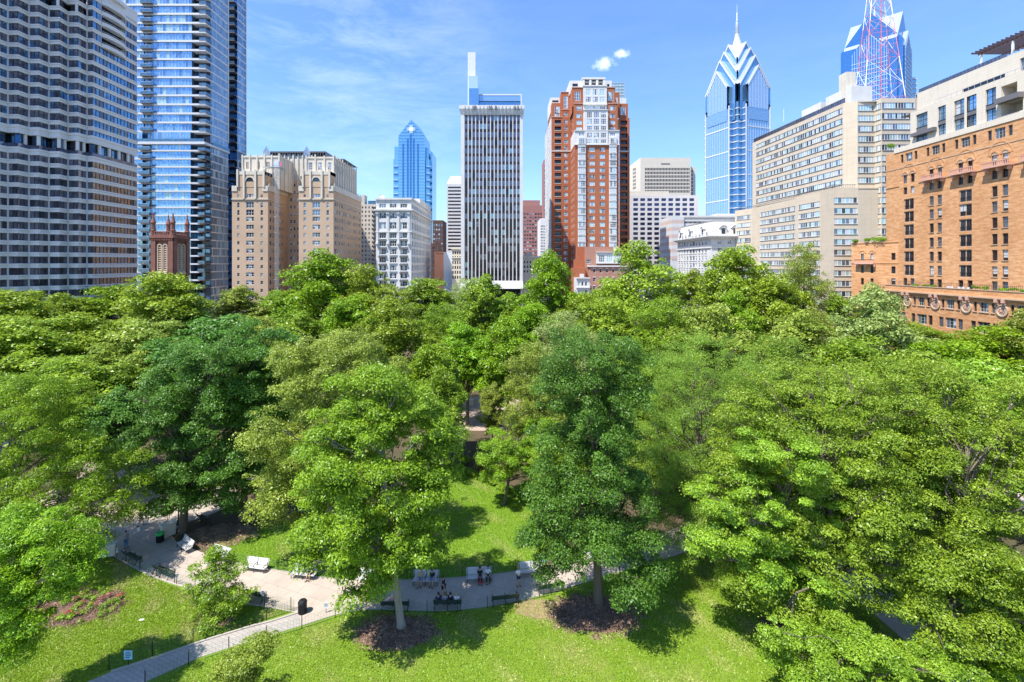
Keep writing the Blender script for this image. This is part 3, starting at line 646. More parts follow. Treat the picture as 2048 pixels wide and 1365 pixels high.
    # white tiled pyramid vents on the roof
    for px, Yv, t, wpx in ((533, 205, 293, 9), (613.5, 224, 293, 9)):
        m = MB(); x = gx(px, Yv); z0 = gz(313, Yv); z1 = gz(t + 5, Yv); zt_ = gz(t, Yv); w2 = wpx * Yv / F / 2
        m.box(x - w2, x + w2, Yv - w2, Yv + w2, z0 - 2, z1 - 1, M['whitemetal']); m.lathe((x, Yv, z1 - 1), [(w2 * 1.2, 0), (.1, zt_ - z1 + 1)], M['whitemetal'], 4); m.build('roof_vent', B.root)
    B.finish()
    # builder's mast against the left wing
    t = empty('construction_hoist', (gx(554, 187.5), 187.2, 0), 'steel lattice construction hoist against the left wing of the tan apartment house', 'hoist')
    x = gx(554, 187); y = 187; zt = gz(336, 187); m = MB(); s = .55
    for a in (-s, s):
        for b in (-s, s): m.tube([(x + a, y + b, 0), (x + a, y + b, zt)], .07, M['steel'], 4)
    z = 0; k = 0
    while z < zt - 1.2:
        for a in (-s, s):
            m.tube([(x + a, y - s, z), (x + a, y + s, z + 1.2)], .04, M['steel'], 3); m.tube([(x - s, y + a, z), (x + s, y + a, z + 1.2)], .04, M['steel'], 3)
            m.tube([(x - s, y + a, z), (x + s, y + a, z)], .04, M['steel'], 3)
        z += 1.2
    m.build('mast', t)
    m = MB()
    for k in range(8):
        z = 5 + k * 6.2; m.tube([(x - .5, y, z), (gx(537, 188), 189, z)], .06, M['whitemetal'], 4); m.tube([(x - .5, y + .5, z), (gx(537, 190), 191, z)], .06, M['whitemetal'], 4)
    m.build('wall_tie', t)
    m = MB(); m.box(x - 5, x + 2.4, y - 1.2, y + 1.4, zt, zt + .25, M['steel'])
    for q in range(8):
        m.tube([(x - 5 + q * 1.05, y - 1.2, zt), (x - 5 + q * 1.05, y - 1.2, zt + 1.2)], .04, M['steel'], 4)
        m.tube([(x - 5 + q * .9, y - 1, zt - 3.5 - (q % 3)), (x - 4.3 + q * .9, y + 1, zt)], .05, M['steel'], 3); m.tube([(x - 5 + q * .9, y - 1, zt), (x - 4.3 + q * .9, y - .6, zt - 3.2)], .05, M['steel'], 3)
    m.box(x - 5, x + 2.4, y - 1.22, y - 1.18, zt + 1.15, zt + 1.22, M['steel']); m.box(x - .9, x + 1.1, y - 1, y + 1, zt + .3, zt + 2.4, M['paleblue']); m.build('platform', t)
    m = MB(); m.box(x + 1.7, x + 2.6, y - 1.3, y - 1.24, zt + .3, zt + 1.9, M['mastred']); m.build('red_tarp', t)
tanhotel()

# ---- generic far / middle boxes ------------------------------------------------------------
def office_box(name, label, p0, p1, top, Y, depth, wallm, cols, rows, wfrac, hfrac, sty, ptop, pbot, near=False, side=None, roof='roofgrey', base=0, edge=0):
    x0, x1 = gx(p0, Y), gx(p1, Y); B = Bld(name, ((x0 + x1) / 2, Y + depth / 2), label, near=near)
    f, l, r = boxframes(x0, x1, Y, Y + depth); z1 = gz(top, Y); mb = MB(); zt, zb = gz(ptop, Y), gz(pbot, Y); ch = (zt - zb) / rows
    for fr, nc in ((f, cols), ((l if x0 > 0 else r), side or 0)):
        cw = (fr.L - 2 * edge) / max(nc, 1)
        for i in range(nc):
            for j in range(rows): B.win(fr, edge + (i + .5 - wfrac / 2) * cw, zt - (j + .5 + hfrac / 2) * ch, cw * wfrac, ch * hfrac, sty)
    for fr in (f, l, r): B.wall(mb, fr, 0, fr.L, base, z1, M[wallm])
    roofq(mb, x0, x1, Y, Y + depth, z1 - .3, M[roof]); mb.build('wall', B.root)
    return B, f, l, r, z1
# modern dark-glass block behind the tan crown
B, f, l, r, z1 = office_box('office_block', 'low glass and metal top storeys showing behind the cream crown of the tan apartment house', 540, 651, 303, 262, 20, 'greymetal', 22, 1, .8, .75, 'slot', 304, 318)
B.finish()
B, f, l, r, z1 = office_box('apartment_block', 'slim cream apartment block between tan apartment house and white corner building', 721.5, 755, 409, 262, 30, 'cream', 5, 17, .42, .5, 'tiny', 411, 558)
m = MB(); m.box(gx(722, 262), gx(728, 262), 263, 268, z1, gz(390, 262), M['cream']); m.box(gx(734, 262), gx(752, 262), 264, 272, z1, gz(401, 262), M['g_blue2']); m.build('roof_house', B.root)
m = MB()
for k in range(18): m.fbox(f, f.L * .72, f.L, gz(418 + 8.6 * k, 262), gz(418 + 8.6 * k, 262) + .9, 0, .9, M['g_smoke'])
m.build('balcony', B.root); B.finish()

# ---- white stone corner building
def cornerbld():
    Y0 = 197; x0, x1 = gx(752, Y0), gx(822.5, Y0); yb = x1 * F / (862 - CX)
    B = Bld('corner_building', ((x0 + x1) / 2, 225), 'pale grey stone building with heavy cornice, below the pointed blue tower', near=True)
    f, l, r = boxframes(x0, x1, Y0, yb); z1 = gz(397, Y0); mb = MB(); tm = MB()
    ys = [(690, 30), (765, 40), (840, 52), (915, 44), (976, 44), (1038, 44), (1100, 44), (1162, 42), (1222, 42), (1282, 42), (1342, 42)]
    for i, (yy, hh) in enumerate(ys):
        z = gz(230 + (yy - hh / 2) / 3.79, Y0); h_ = hh / 3.79 * Y0 / F
        if z - h_ < 1: continue
        for a, b in ((758.3, 772), (779.4, 793), (800.5, 814.2)):
            B.wpx(f, a, b, z, h_, 'chic')
            if i > 2: tm.fbox(f, f.u(a) - .2, f.u(b) + .2, z - h_ - .3, z - h_, 0, .3, M['greystone'])
            if i > 3 and a != 779.4: tm.fbox(f, f.u(a) - .3, f.u(b) + .3, z + .02, z + .45, 0, .55, M['greymetal'])
        for q in range(13): B.win(r, 1.2 + q * (r.L - 2) / 13, z - h_, 2.4, h_, 'chic')
    for fr in (f, l, r): B.wall(mb, fr, 0, fr.L, 0, z1, M['greystone'])
    roofq(mb, x0, x1, Y0, yb, z1 - .3, M['roofgrey']); mb.build('wall', B.root)
    for fr in (f, r):
        tm.fbox(fr, -.3, fr.L + .3, z1 - .6, z1 + .15, 0, .5, M['greystone']); z = gz(420.5, Y0); tm.fbox(fr, -.7, fr.L + .7, z - .3, z + .35, 0, 1.0, M['greystone'])
        tm.fbox(fr, -.2, fr.L + .2, gz(465, Y0), gz(463, Y0), 0, .35, M['greystone'])
    for px in (754.5, 775.7, 796.7, 817.5):
        u = f.u(px); tm.fbox(f, u - .45, u + .45, gz(487, Y0), gz(423, Y0), 0, .3, M['white']); tm.fbox(f, u - .55, u + .55, gz(489, Y0), gz(485, Y0), 0, .8, M['greystone']); tm.fbox(f, u - .6, u + .6, gz(428, Y0), gz(424, Y0), .3, .7, M['white'])
    tm.build('cornice', B.root)
    ph = MB(); ph.box(x0 + 10, x1 + 0, Y0 + 20, yb - 2, z1, gz(401, Y0) + 3.4, M['greystone']); ph.build('penthouse', B.root)
    B.finish()
    d = empty('satellite_dish', (gx(764, 205), 205, z1 - .3), 'white satellite dish on the roof of the pale grey stone building', 'dish'); m = MB(); m.lathe((gx(764, 205), 205, z1 - .3), [(.12, 0), (.12, 1.6)], M['whitemetal'], 6)
    m.build('post', d); m = MB(); c = Vector((gx(764, 205), 204.6, z1 + 1.9)); ax = Vector((.5, -.7, .5)).normalized(); a = ax.orthogonal().normalized(); b = ax.cross(a); n = 16
    rings = [(0, -.35), (.6, -.25), (1.15, 0)]
    for i in range(2):
        for j in range(n):
            q = lambda rr, d_, t: c + (a * math.cos(t) + b * math.sin(t)) * rr + ax * d_
            t0, t1 = 2 * math.pi * j / n, 2 * math.pi * (j + 1) / n
            m.face([q(rings[i][0], rings[i][1], t0), q(rings[i][0], rings[i][1], t1), q(rings[i + 1][0], rings[i + 1][1], t1), q(rings[i + 1][0], rings[i + 1][1], t0)], M['whitemetal'])
    m.build('bowl', d)
cornerbld()

# ---- pointed mirror-blue tower
def ibx():
    Y0 = 600; X = lambda p, Y=Y0: gx(p, Y); Z = lambda p: gz(p, Y0)
    B = Bld('pointed_tower', (X(825), 620), 'pointed mirror blue glass tower with a small cross sign near its tip', near=False)
    m = MB(); yb = 660
    # main shaft: five-sided gable front
    fx = [X(797), X(850)]; c = X(822.5); zs, za = Z(272), Z(240)
    m.face([(fx[0], Y0, 0), (fx[1], Y0, 0), (fx[1], Y0, zs), (c, Y0, za), (fx[0], Y0, zs)], M['g_ibx'])
    rx = X(850)
    m.face([(rx, Y0, 0), (rx, yb - 20, 0), (rx, yb - 20, zs), (rx, Y0, zs)], M['g_ibx'])
    m.face([(fx[1], Y0, zs), (rx, yb - 20, zs), ((c + 8), Y0 + 26, za - 4), (c, Y0, za)], M['g_ibx']); m.face([(fx[0], Y0, zs), (c, Y0, za), (c, yb - 20, za - 4), (fx[0], yb - 20, zs)], M['g_ibx'])
    m.face([(fx[0], yb, 0), (fx[0], Y0, 0), (fx[0], Y0, zs), (fx[0], yb, zs)], M['g_ibx'])
    m.build('glass_shaft', B.root)
    for a, b, t, y in ((787, 797, 292, Y0 + 5), (850, 856, 293, Y0 + 7)):
        q = MB(); q.box(X(a), X(b), y, yb, 0, Z(t), M['g_ibx']); q.build('shoulder', B.root)
    q = MB(); q.box(X(786), X(796.5), Y0 + 2, yb, 0, Z(318), M['g_ibx']); q.box(X(851), X(858), Y0 + 3, yb - 4, 0, Z(318), M['g_ibx']); q.box(X(858) + .01, X(861.5), Y0 + 12, yb - 12, 0, Z(300), M['g_ibx']); q.build('shoulder', B.root)
    s = MB()
    for px, t in ((806.5, 288), (815.5, 278), (821.5, 270), (827.5, 278), (836, 288)): s.box(X(px) - 1.1, X(px) + 1.1, Y0 - .3, Y0 + .2, 0, Z(t), M['g_ibxd'])
    s.build('dark_glass_strip', B.root)
    s = MB()
    for k in range(7):
        z = Z(333 + 13.8 * k); s.box(X(787), X(796), Y0 + 1.2, Y0 + 2.4, z - 2.2, z, M['g_ibxd']); s.box(X(852), X(861), Y0 + 2, Y0 + 3.4, z - 2.2, z, M['g_ibxd']); s.box(X(787), X(796), Y0 + 1, Y0 + 2.4, z, z + .8, M['g_silver']); s.box(X(852), X(861), Y0 + 2, Y0 + 3.4, z, z + .8, M['g_silver'])
    s.build('recessed_band', B.root)
    g = MB(); zz = 8
    while zz < za:
        half = (X(850) - X(797)) / 2 if zz < zs else (za - zz) / (za - zs) * (X(850) - X(797)) / 2; g.box(c - half, c + half, Y0 - .35, Y0 - .15, zz, zz + .22, M['g_ibxd']); zz += 3.9
    g.build('glazing_joint', B.root)
    t = MB(); cz = Z(259); r1 = 3.0
    t.box(c - 5.4, c + 5.4, Y0 - .9, Y0 - .5, cz - 2.2, cz + 2.2, M['g_cyan']); t.box(c - 2.2, c + 2.2, Y0 - .92, Y0 - .48, cz - 5.4, cz + 5.4, M['g_cyan'])
    n = 16
    t.face([(c + r1 * math.cos(2 * math.pi * k / n), Y0 - 1.0, cz + r1 * math.sin(2 * math.pi * k / n)) for k in range(n)], M['whitemetal']); t.build('cross_sign', B.root)
ibx()
B, f, l, r, z1 = office_box('brown_tower', 'narrow dark brown tower just right of the pointed blue tower', 865.5, 886, 441, 400, 24, 'darkbrown', 4, 10, .6, .55, 'tiny', 446, 540)
B.finish()
B, f, l, r, z1 = office_box('dark_block', 'low dark block between pale grey stone building and salmon building', 858, 877, 487, 330, 20, 'darkbrown', 3, 5, .6, .5, 'tiny', 492, 540); B.finish()
def banded():
    Y = 330; x0, x1 = gx(893.5, Y), gx(960, Y); B = Bld('banded_office', (x0 + 12, Y + 15), 'white office tower with dark horizontal window bands, left of the finned tower'); f, l, r = boxframes(x0, x1, Y, Y + 30)
    zt = gz(368, Y); mb = MB()
    for k in range(22):
        z = gz(375.5 + 6.9 * k, Y)
        if z < 3: break
        B.win(f, .9, z - .55, f.L - 2, 1.15, 'band')
    for fr in (f, l, r): B.wall(mb, fr, 0, fr.L, 0, zt, M['precast'])
    za = gz(351, Y); xm = gx(900, Y)
    mb.hexa([(x0, Y, zt), (x1, Y, zt), (x1, Y + 30, zt), (x0, Y + 30, zt), (xm, Y + 4, za), (x1, Y + 4, za), (x1, Y + 26, za), (xm, Y + 26, za)], M['precast']); mb.build('wall', B.root); B.finish()
banded()
def salmon():
    Y = 232; x0, xm, x1 = gx(869, Y), gx(887, Y), gx(903.5, Y); B = Bld('salmon_building', (xm, Y + 6), 'salmon pink blank-walled building with pale blue side, left foot of the finned tower')
    m = MB(); z = gz(504, Y); m.box(x0, xm, Y, Y + 14, 0, z, M['salmon']); m.build('salmon_wall', B.root); m = MB(); m.box(xm + .003, x1, Y + .2, Y + 14, 0, gz(505, Y), M['paleblue']); m.build('blue_wall', B.root)
    m = MB()
    for k in range(4): m.lathe((0, 0, 0), [(0, 0)], M['salmon'], 3) if False else m.box(x0 + .9 + k * .95, x0 + 1.4 + k * .95, Y - .08, Y, z - 1.2, z - .7, M['darkbrown'])
    m.build('vent', B.root)
    B, f, l, r, z1 = office_box('cream_building', 'small ornate cream building between salmon building and finned tower', 903.6, 927, 497, 226, 12, 'limestone', 5, 6, .55, .62, 'slot', 501, 560)
    m = MB(); m.fbox(f, -.3, f.L + .3, z1 - .5, z1 + .4, 0, .6, M['limestone']); m.fbox(f, 0, f.L, gz(517, 226), gz(515, 226), 0, .4, M['limestone']); m.build('cornice', B.root); B.finish()
salmon()

# ---- white tower with vertical fins
def finned():
    Y0 = 207; x0, x1 = gx(922, Y0), gx(1045.5, Y0); f, l, r = boxframes(x0, x1, Y0, Y0 + 30)
    B = Bld('finned_tower', ((x0 + x1) / 2, Y0 + 15), 'white office tower with fifteen dark glass strips between vertical fins')
    zt, zb = gz(231, Y0), gz(562, Y0); z1 = gz(212.5, Y0); rng = random.Random(5); mb = MB()
    a0, a1 = f.u(929), f.u(1040.5); n = 15; cw = (a1 - a0) / n
    mb.box(x0, x1, Y0 + .9, Y0 + 30, 0, z1 - 3, M['white']); mb.fbox(f, 0, a0, zb, zt, -.9, .5, M['white']); mb.fbox(f, a1, f.L, zb, zt, -.9, .5, M['white'])
    P = f.pt                                              # flared crown and flared foot
    mb.hexa([P(0, zt, .5), P(f.L, zt, .5), P(f.L, zt, -30), P(0, zt, -30), P(-.7, zt + 2.5, 1.2), P(f.L + .7, zt + 2.5, 1.2), P(f.L + .7, zt + 2.5, -30.7), P(-.7, zt + 2.5, -30.7)], M['white'])
    mb.fbox(f, -.7, f.L + .7, zt + 2.5, z1, -30.7, 1.2, M['white'])
    mb.hexa([P(-.3, zb - 3.4, 1.4), P(f.L + .3, zb - 3.4, 1.4), P(f.L, zb - 3.4, -.9), P(0, zb - 3.4, -.9), P(0, zb, .5), P(f.L, zb, .5), P(f.L, zb, -.9), P(0, zb, -.9)], M['white'])
    mb.build('wall', B.root)
    for i in range(n + 1):
        u = a0 + cw * i; m = MB(); m.fbox(f, u - .2, u + .2, zb - 3.4, zt + .01, -.85, .35, M['white'])
        m.hexa([P(u - .3, zt, .76), P(u + .3, zt, .76), P(u + .3, zt, 0), P(u - .3, zt, 0), P(u - .3, zt + 2.5, 1.5), P(u + .3, zt + 2.5, 1.5), P(u + .3, zt + 2.5, 0), P(u - .3, zt + 2.5, 0)], M['white']); m.fbox(f, u - .3, u + .3, zt + 2.5, z1 - .2, 0, 1.5, M['white']); m.build('fin', B.root)
    fh = 16.35 * Y0 / F; z = zt; k = 0; light = (3, 6, 9, 12)
    while z > zb + .5:
        za = max(z - fh, zb); m = MB(); s = za + (z - za) * .36
        for i in range(n):
            a, b = a0 + cw * i + .22, a0 + cw * (i + 1) - .22; t = rng.uniform(-.012, .012); low = k > 12
            g = M['g_greyd'] if (low and rng.random() < .6) or rng.random() < .12 else M['g_grey']
            if rng.random() < .03 + .1 * (k in light): g = M['g_cyan']
            m.face([P(a, s, -.5 + t), P(b, s, -.5 - t), P(b, z, -.5 - t), P(a, z, -.5 + t)], g)
            m.face([P(a, za, -.45), P(b, za, -.45), P(b, s, -.45), P(a, s, -.45)], M['spandrel']); m.fbox(f, (a + b) / 2 - .04, (a + b) / 2 + .04, s, z, -.5, -.42, M['frame_d'])
        m.build('window_band', B.root); z = za; k += 1
    m = MB(); m.box(x0 + 1, x1 - 1, Y0 + .5, Y0 + 30, 0, zb - 3.4, M['g_greyd']); m.build('ground_storey', B.root)
    m = MB()
    for px, h_ in ((948, 3), (951, 2), (979, 4), (983, 2.5), (992, 3.2), (1030, 4), (1036, 5.2)): m.tube([(gx(px, 210), 210, z1), (gx(px, 210), 210, z1 + h_ * .5)], .09, M['greymetal'], 4); m.box(gx(px, 205.6) - .25, gx(px, 205.6) + .25, 205.2, 205.8, z1 - 1.9, z1 - .4, M['greymetal'])
    m.build('roof_antenna', B.root)
finned()
def comcast():
    Y = 765; X = lambda p: gx(p, Y); Z = lambda p: gz(p, Y); B = Bld('tallest_tower', (X(980), 790), 'distant pale tower with white blade spire rising behind the finned tower')
    m = MB(); m.box(X(935.5), X(951), Y, Y + 10, Z(430), Z(105), M['slab']); m.build('blade', B.root)
    m = MB(); m.box(X(938), X(956), Y - 8, Y - .5, Z(300), Z(156), M['g_silver']); m.box(X(939), X(958), Y - 9, Y - 8.01, Z(300), Z(181), M['g_lib']); m.build('lift_shaft', B.root)
    m = MB(); m.box(X(940), X(1043), Y - 2, Y + 60, 0, Z(212), M['g_lib2']); m.box(X(957), X(1041), Y + 1, Y + 50, Z(212), Z(203), M['g_lib']); m.box(X(954), X(1042), Y - 1.5, Y + 50, Z(203), Z(192), M['g_lib2']); m.box(X(953), X(1043.5), Y - 2, Y + 50, Z(192), Z(189.5), M['slab']); m.box(X(1041.2), X(1043.4), Y - 2, Y + 2, Z(212), Z(192), M['slab']); m.build('glass_body', B.root)
    for k in range(14): pass
comcast()
B, f, l, r, z1 = office_box('granite_office', 'pink granite office tower with gridded windows, right of the finned tower', 1020, 1096, 411, 420, 40, 'granite', 14, 17, .68, .5, 'tiny', 425, 545)
m = MB(); m.box(gx(1046, 424), gx(1080, 424), 424, 450, z1, gz(401, 424), M['granite']); m.build('roof_house', B.root); B.finish()
B, f, l, r, z1 = office_box('grey_office', 'slim grey office sliver left of the red brick tower', 1081, 1094, 437, 330, 30, 'conc', 4, 14, .7, .5, 'tiny', 450, 530); B.finish()
B, f, l, r, z1 = office_box('pink_tower', 'very narrow pinkish tower edge showing left of the red brick tower', 1087.5, 1100, 320, 380, 20, 'granite', 3, 24, .5, .5, 'tiny', 330, 520); B.finish()
B, f, l, r, z1 = office_box('cream_lowrise', 'low cream stone building at the right foot of the finned tower', 1046, 1088, 514, 226, 14, 'limestone', 7, 3, .5, .5, 'slot', 520, 548)
m = MB(); m.fbox(f, -.2, f.L + .2, z1 - .6, z1 + .3, 0, .6, M['limestone']); m.box(gx(1050, 230), gx(1064, 230), 230, 236, z1, z1 + 2, M['cream']); m.build('cornice', B.root); B.finish()

# ---- red brick tower with white crown
def redtower():
    B = Bld('red_brick_tower', (gx(1180, 240), 245), 'red brick apartment tower with white bay windows and stepped white crown', near=True)
    YA, YB = 229, 243; A = lambda x: 1080 + x / 6.205; Q = lambda y: 140 + y / 6.205
    wall = MB(); trim = MB(); frA = lambda p0, p1, Y: Fr((gx(p0, Y), Y), (gx(p1, Y), Y))
    # centre front
    f = frA(A(430), A(980), YA); zt = gz(Q(925), YA); rh = 13.62 * YA / F
    for k in range(17):
        z = gz(Q(966), YA) - k * rh
        if z < 12: break
        for a, b in ((612, 680), (740, 805)): B.wpx(f, A(a), A(b), z, 2.0, 'trip')
        for a, b in ((473, 562), (860, 944)): B.win(f, f.u(A(a)) + .2, z - 2.35, f.u(A(b)) - f.u(A(a)) - .4, 2.6, 'bay', hole=False, d=-.72)
    B.wall(wall, f, 0, f.L, 0, zt, M['red'])
    bay = MB()
    for a, b in ((470, 565), (857, 947)):
        u0, u1 = f.u(A(a)), f.u(A(b)); bay.fbox(f, u0, u1, gz(500, YA), gz(Q(925), YA), 0, .68, M['white'])
        for k in range(18):
            z = gz(Q(966), YA) - k * rh + .55; bay.fbox(f, u0 - .1, u1 + .1, z - .25, z, .68, .95, M['white'])
    bay.build('bay', B.root)
    sd = Fr((gx(A(430), YA), YB), (gx(A(430), YA), YA))
    for k in range(19):
        z = gz(Q(966), YA) - k * rh
        if z < 8: break
        for q in range(3): B.win(sd, 2 + q * 4.2, z - 2, 2.0, 2.0, 'sash')
    B.wall(wall, sd, 0, sd.L, 0, zt, M['red']); er = Fr((gx(A(980), YA), YA), (gx(A(980), YA), YB)); B.wall(wall, er, 0, er.L, 0, gz(Q(755), YA), M['red'])
    # white crown storeys over the centre front
    w1 = frA(A(430), A(980), YA - .2)
    for a, b in ((480, 548), (868, 935)):
        B.wpx(w1, A(a), A(b), gz(Q(782), YA), 1.6, 'crown3'); 
        B.win(w1, w1.u(A(a)), gz(Q(918), YA), w1.u(A(b)) - w1.u(A(a)), 2.5, 'crown3', hole=False, d=-.75)
    B.wall(trim, w1, 0, w1.L, zt, gz(Q(755), YA), M['white']); B.wall(trim, Fr((gx(A(430), YA), YB), (gx(A(430), YA), YA - .2)), 0, YB - YA + .2, zt, gz(Q(755), YA), M['white'])
    for a, b in ((470, 565), (857, 947)): trim.fbox(w1, w1.u(A(a)), w1.u(A(b)), gz(Q(930), YA), gz(Q(835), YA), 0, .7, M['white'])
    trim.fbox(w1, -.25, w1.L + .25, zt - .45, zt, 0, .45, M['white']); trim.fbox(w1, -.2, w1.L + .2, gz(Q(760), YA), gz(Q(752), YA), 0, .4, M['white'])
    roofq(wall, gx(A(430), YA), gx(A(980), YA), YA, YB, gz(Q(757), YA), M['roofgrey'])
    w2 = frA(A(552), A(845), YA - .5)
    for r_, (yt, hh) in enumerate(((530, 70), (612, 68), (700, 62), (785, 62), (868, 48))):
        for a, b in ((583, 647), (668, 735), (757, 822)): B.wpx(w2, A(a), A(b), gz(Q(yt), YA), hh / 6.205 * YA / F, 'crown3')
    B.wall(trim, w2, 0, w2.L, zt, gz(Q(500), YA), M['white']); trim.fbox(w2, -.2, w2.L + .2, gz(Q(505), YA), gz(Q(498), YA), -3, .3, M['white'])
    trim.fbox(w2, 0, .02, zt, gz(Q(500), YA), -4, 0, M['white']); trim.fbox(w2, w2.L - .02, w2.L, zt, gz(Q(500), YA), -4, 0, M['white'])
    # next step back: brick shoulders
    YC = 232; s = frA(A(425), A(965), YC)
    for yt in (450, 545, 628): 
        for a, b in ((450, 520), (865, 932)): B.wpx(s, A(a), A(b), gz(Q(yt), YC), 2.1, 'trip')
    for a, b in ((450, 520), (865, 932)): B.wpx(s, A(a), A(b), gz(Q(712), YC), 1.5, 'crown3')
    zs = gz(Q(415), YC); B.wall(wall, s, 0, s.L, zt, zs, M['red']); s2 = Fr((gx(A(425), YC), 252), (gx(A(425), YC), YC))
    for k in range(5):
        for q in range(3): B.win(s2, 3 + q * 5.5, zs - 3.2 - k * rh, 2.0, 2.0, 'sash')
    B.wall(wall, s2, 0, s2.L, zt, zs, M['red']); roofq(wall, gx(A(425), YC), gx(A(965), YC), YC, 255, zs, M['roofgrey']); trim.fbox(s, -.2, s.L + .2, zs - .25, zs + .1, -.3, .25, M['terracotta'])
    e2 = Fr((gx(A(965), YC), YC), (gx(A(965), YC), 250)); B.wall(wall, e2, 0, e2.L, zt, zs, M['red'])
    s = frA(A(400), A(932), 234); z5 = gz(Q(218), 234)
    for a, b in ((432, 500), (842, 908)): B.wpx(s, A(a), A(b), gz(Q(270), 234), 4.6, 'crown3')
    B.wall(wall, s, 0, s.L, zs - 1, z5, M['red']); B.wall(wall, Fr((gx(A(400), 234), 256), (gx(A(400), 234), 234)), 0, 22, zs - 4, z5, M['red']); roofq(wall, gx(A(400), 234), gx(A(932), 234), 234, 256, z5, M['roofgrey']); trim.fbox(s, -.2, s.L + .2, z5 - .2, z5 + .1, -.3, .25, M['terracotta'])
    w3 = frA(A(535), A(830), 231.6)
    for a, b in ((568, 633), (655, 720), (740, 806)):
        B.wpx(w3, A(a), A(b), gz(Q(240), 231.6), 3.0, 'crown3'); B.wpx(w3, A(a), A(b), gz(Q(335), 231.6), 2.6, 'crown3'); B.wpx(w3, A(a) + .6, A(b) + .6, gz(Q(445), 231.6), 1.7, 'crown3')
    B.wall(trim, w3, 0, w3.L, gz(Q(495), 231.6), gz(Q(198), 231.6), M['white']); trim.fbox(w3, -.15, w3.L + .15, gz(Q(205), 231.6), gz(Q(198), 231.6), -4, .3, M['white']); trim.fbox(w3, 0, w3.L, gz(Q(440), 231.6), gz(Q(433), 231.6), 0, .8, M['white'])
    # white penthouse with open screens
    p = frA(A(370), A(890), 240); zp = gz(Q(135), 240); B.wall(trim, p, 0, p.L, z5 - 1, zp, M['white']); trim.box(gx(A(370), 240), gx(A(890), 240), 240.3, 262, z5 - 1, zp, M['white'])
    trim.fbox(p, p.u(A(402)), p.u(A(468)), gz(Q(205), 240), gz(Q(172), 240), .02, .06, M['g_greyd']); trim.fbox(p, p.u(A(830)), p.u(A(860)), gz(Q(208), 240), gz(Q(178), 240), .02, .06, M['g_greyd'])
    p = frA(A(528), A(808), 235); zp = gz(Q(95), 235)
    trim.fbox(p, -.2, p.L + .2, zp - .9, zp, -3, .2, M['white']); trim.fbox(p, 0, p.L, z5 - .5, gz(Q(190), 235), -3, 0, M['white'])
    for x in (528, 612, 697, 782): trim.fbox(p, p.u(A(x)), p.u(A(x + 26)), gz(Q(190), 235), zp - .9, -3, .05, M['white'])
    trim.box(gx(A(528), 235), gx(A(808), 235), 238.1, 246, z5, zp - .1, M['white'])
    for x in (555, 640, 725): trim.fbox(p, p.u(A(x)), p.u(A(x + 57)), gz(Q(150), 235), gz(Q(143), 235), -2, -.3, M['white']); trim.fbox(p, p.u(A(x)), p.u(A(x + 57)), gz(Q(190), 235), gz(Q(170), 235), -2.9, -2.5, M['darkmetal'])
    # left wing
    f = frA(A(145), A(385), YB); rb = 13.05 * YB / F; ztl = gz(Q(585), YB)
    for k in range(24):
        z = gz(Q(622), YB) - k * rb - (.35 * (k > 4))
        if z < 10: break
        B.wpx(f, A(182), A(262), z, 2.1, 'loggia'); B.wpx(f, A(295), A(345), z, 2.0, 'sash3')
    B.wall(wall, f, 0, f.L, 0, ztl, M['red'])
    for k in range(24):
        z = gz(Q(622), YB) - k * rb - (.35 * (k > 4)) - 2.1
        if z > 8: trim.fbox(f, f.u(A(180)), f.u(A(264)), z - .2, z + .02, 0, .12, M['greystone']); trim.fbox(f, f.u(A(184)), f.u(A(260)), z + .02, z + .75, -.12, -.08, M['darkmetal'])
    ws = Fr((gx(A(145), YB), 280), (gx(A(145), YB), YB))
    for k in range(24):
        z = gz(Q(622), YB) - k * rb
        if z < 10: break
        for q in range(6): B.win(ws, 1.5 + q * 6, z - 2.2, 4.2, 2.3, 'bay', hole=False, d=-.5)
    B.wall(wall, ws, 0, ws.L, 0, gz(Q(545), YB), M['red'])
    for q in range(6): trim.fbox(ws, 1.2 + q * 6, 6.0 + q * 6, 8, gz(Q(600), YB), 0, .48, M['white'])
    zb = gz(Q(1008), YB); trim.fbox(f, -.15, f.L, zb - .3, zb + .1, 0, .25, M['white']); trim.fbox(f, -.2, f.u(A(270)), ztl - .2, ztl + .1, 0, .25, M['terracotta'])
    roofq(wall, gx(A(145), YB), gx(A(385), YB), YB, 280, ztl, M['roofgrey'])
    f = frA(A(145), A(262), 245); z8 = gz(Q(412), 245); B.wpx(f, A(180), A(243), gz(Q(455), 245), 3.6, 'crown3'); B.wpx(f, A(180), A(243), gz(Q(538), 245), 1.7, 'crown3'); B.wall(wall, f, 0, f.L, ztl - .2, z8, M['red'])
    B.wall(wall, Fr((f.A.x, 268), (f.A.x, 245)), 0, 23, ztl - 1, z8, M['red']); roofq(wall, f.A.x, f.A.x + 30, 245, 268, z8, M['roofgrey'])
    f = frA(A(262), A(402), 244); z8 = gz(Q(275), 244); B.wpx(f, A(292), A(347), gz(Q(330), 244), 6.2, 'crown3'); B.wpx(f, A(295), A(345), gz(Q(530), 244), 2, 'sash3'); B.wall(wall, f, 0, f.L, gz(Q(590), 244), z8, M['red']); B.wall(wall, Fr((f.A.x, 262), (f.A.x, 244)), 0, 18, ztl, z8, M['red']); roofq(wall, f.A.x, f.A.x + 6, 244, 262, z8, M['roofgrey'])
    trim.fbox(f, 0, f.L, gz(Q(500), 244), gz(Q(494), 244), 0, .2, M['terracotta']); trim.fbox(f, -.1, f.L, z8 - .2, z8 + .1, -.2, .25, M['terracotta'])
    f = frA(A(128), A(252), 250); trim.box(f.A.x, f.A.x + f.L, 250, 266, z8 - 9, gz(Q(345), 250), M['white']); trim.fbox(f, 1, f.L - 1, gz(Q(402), 250), gz(Q(380), 250), .02, .06, M['g_greyd'])
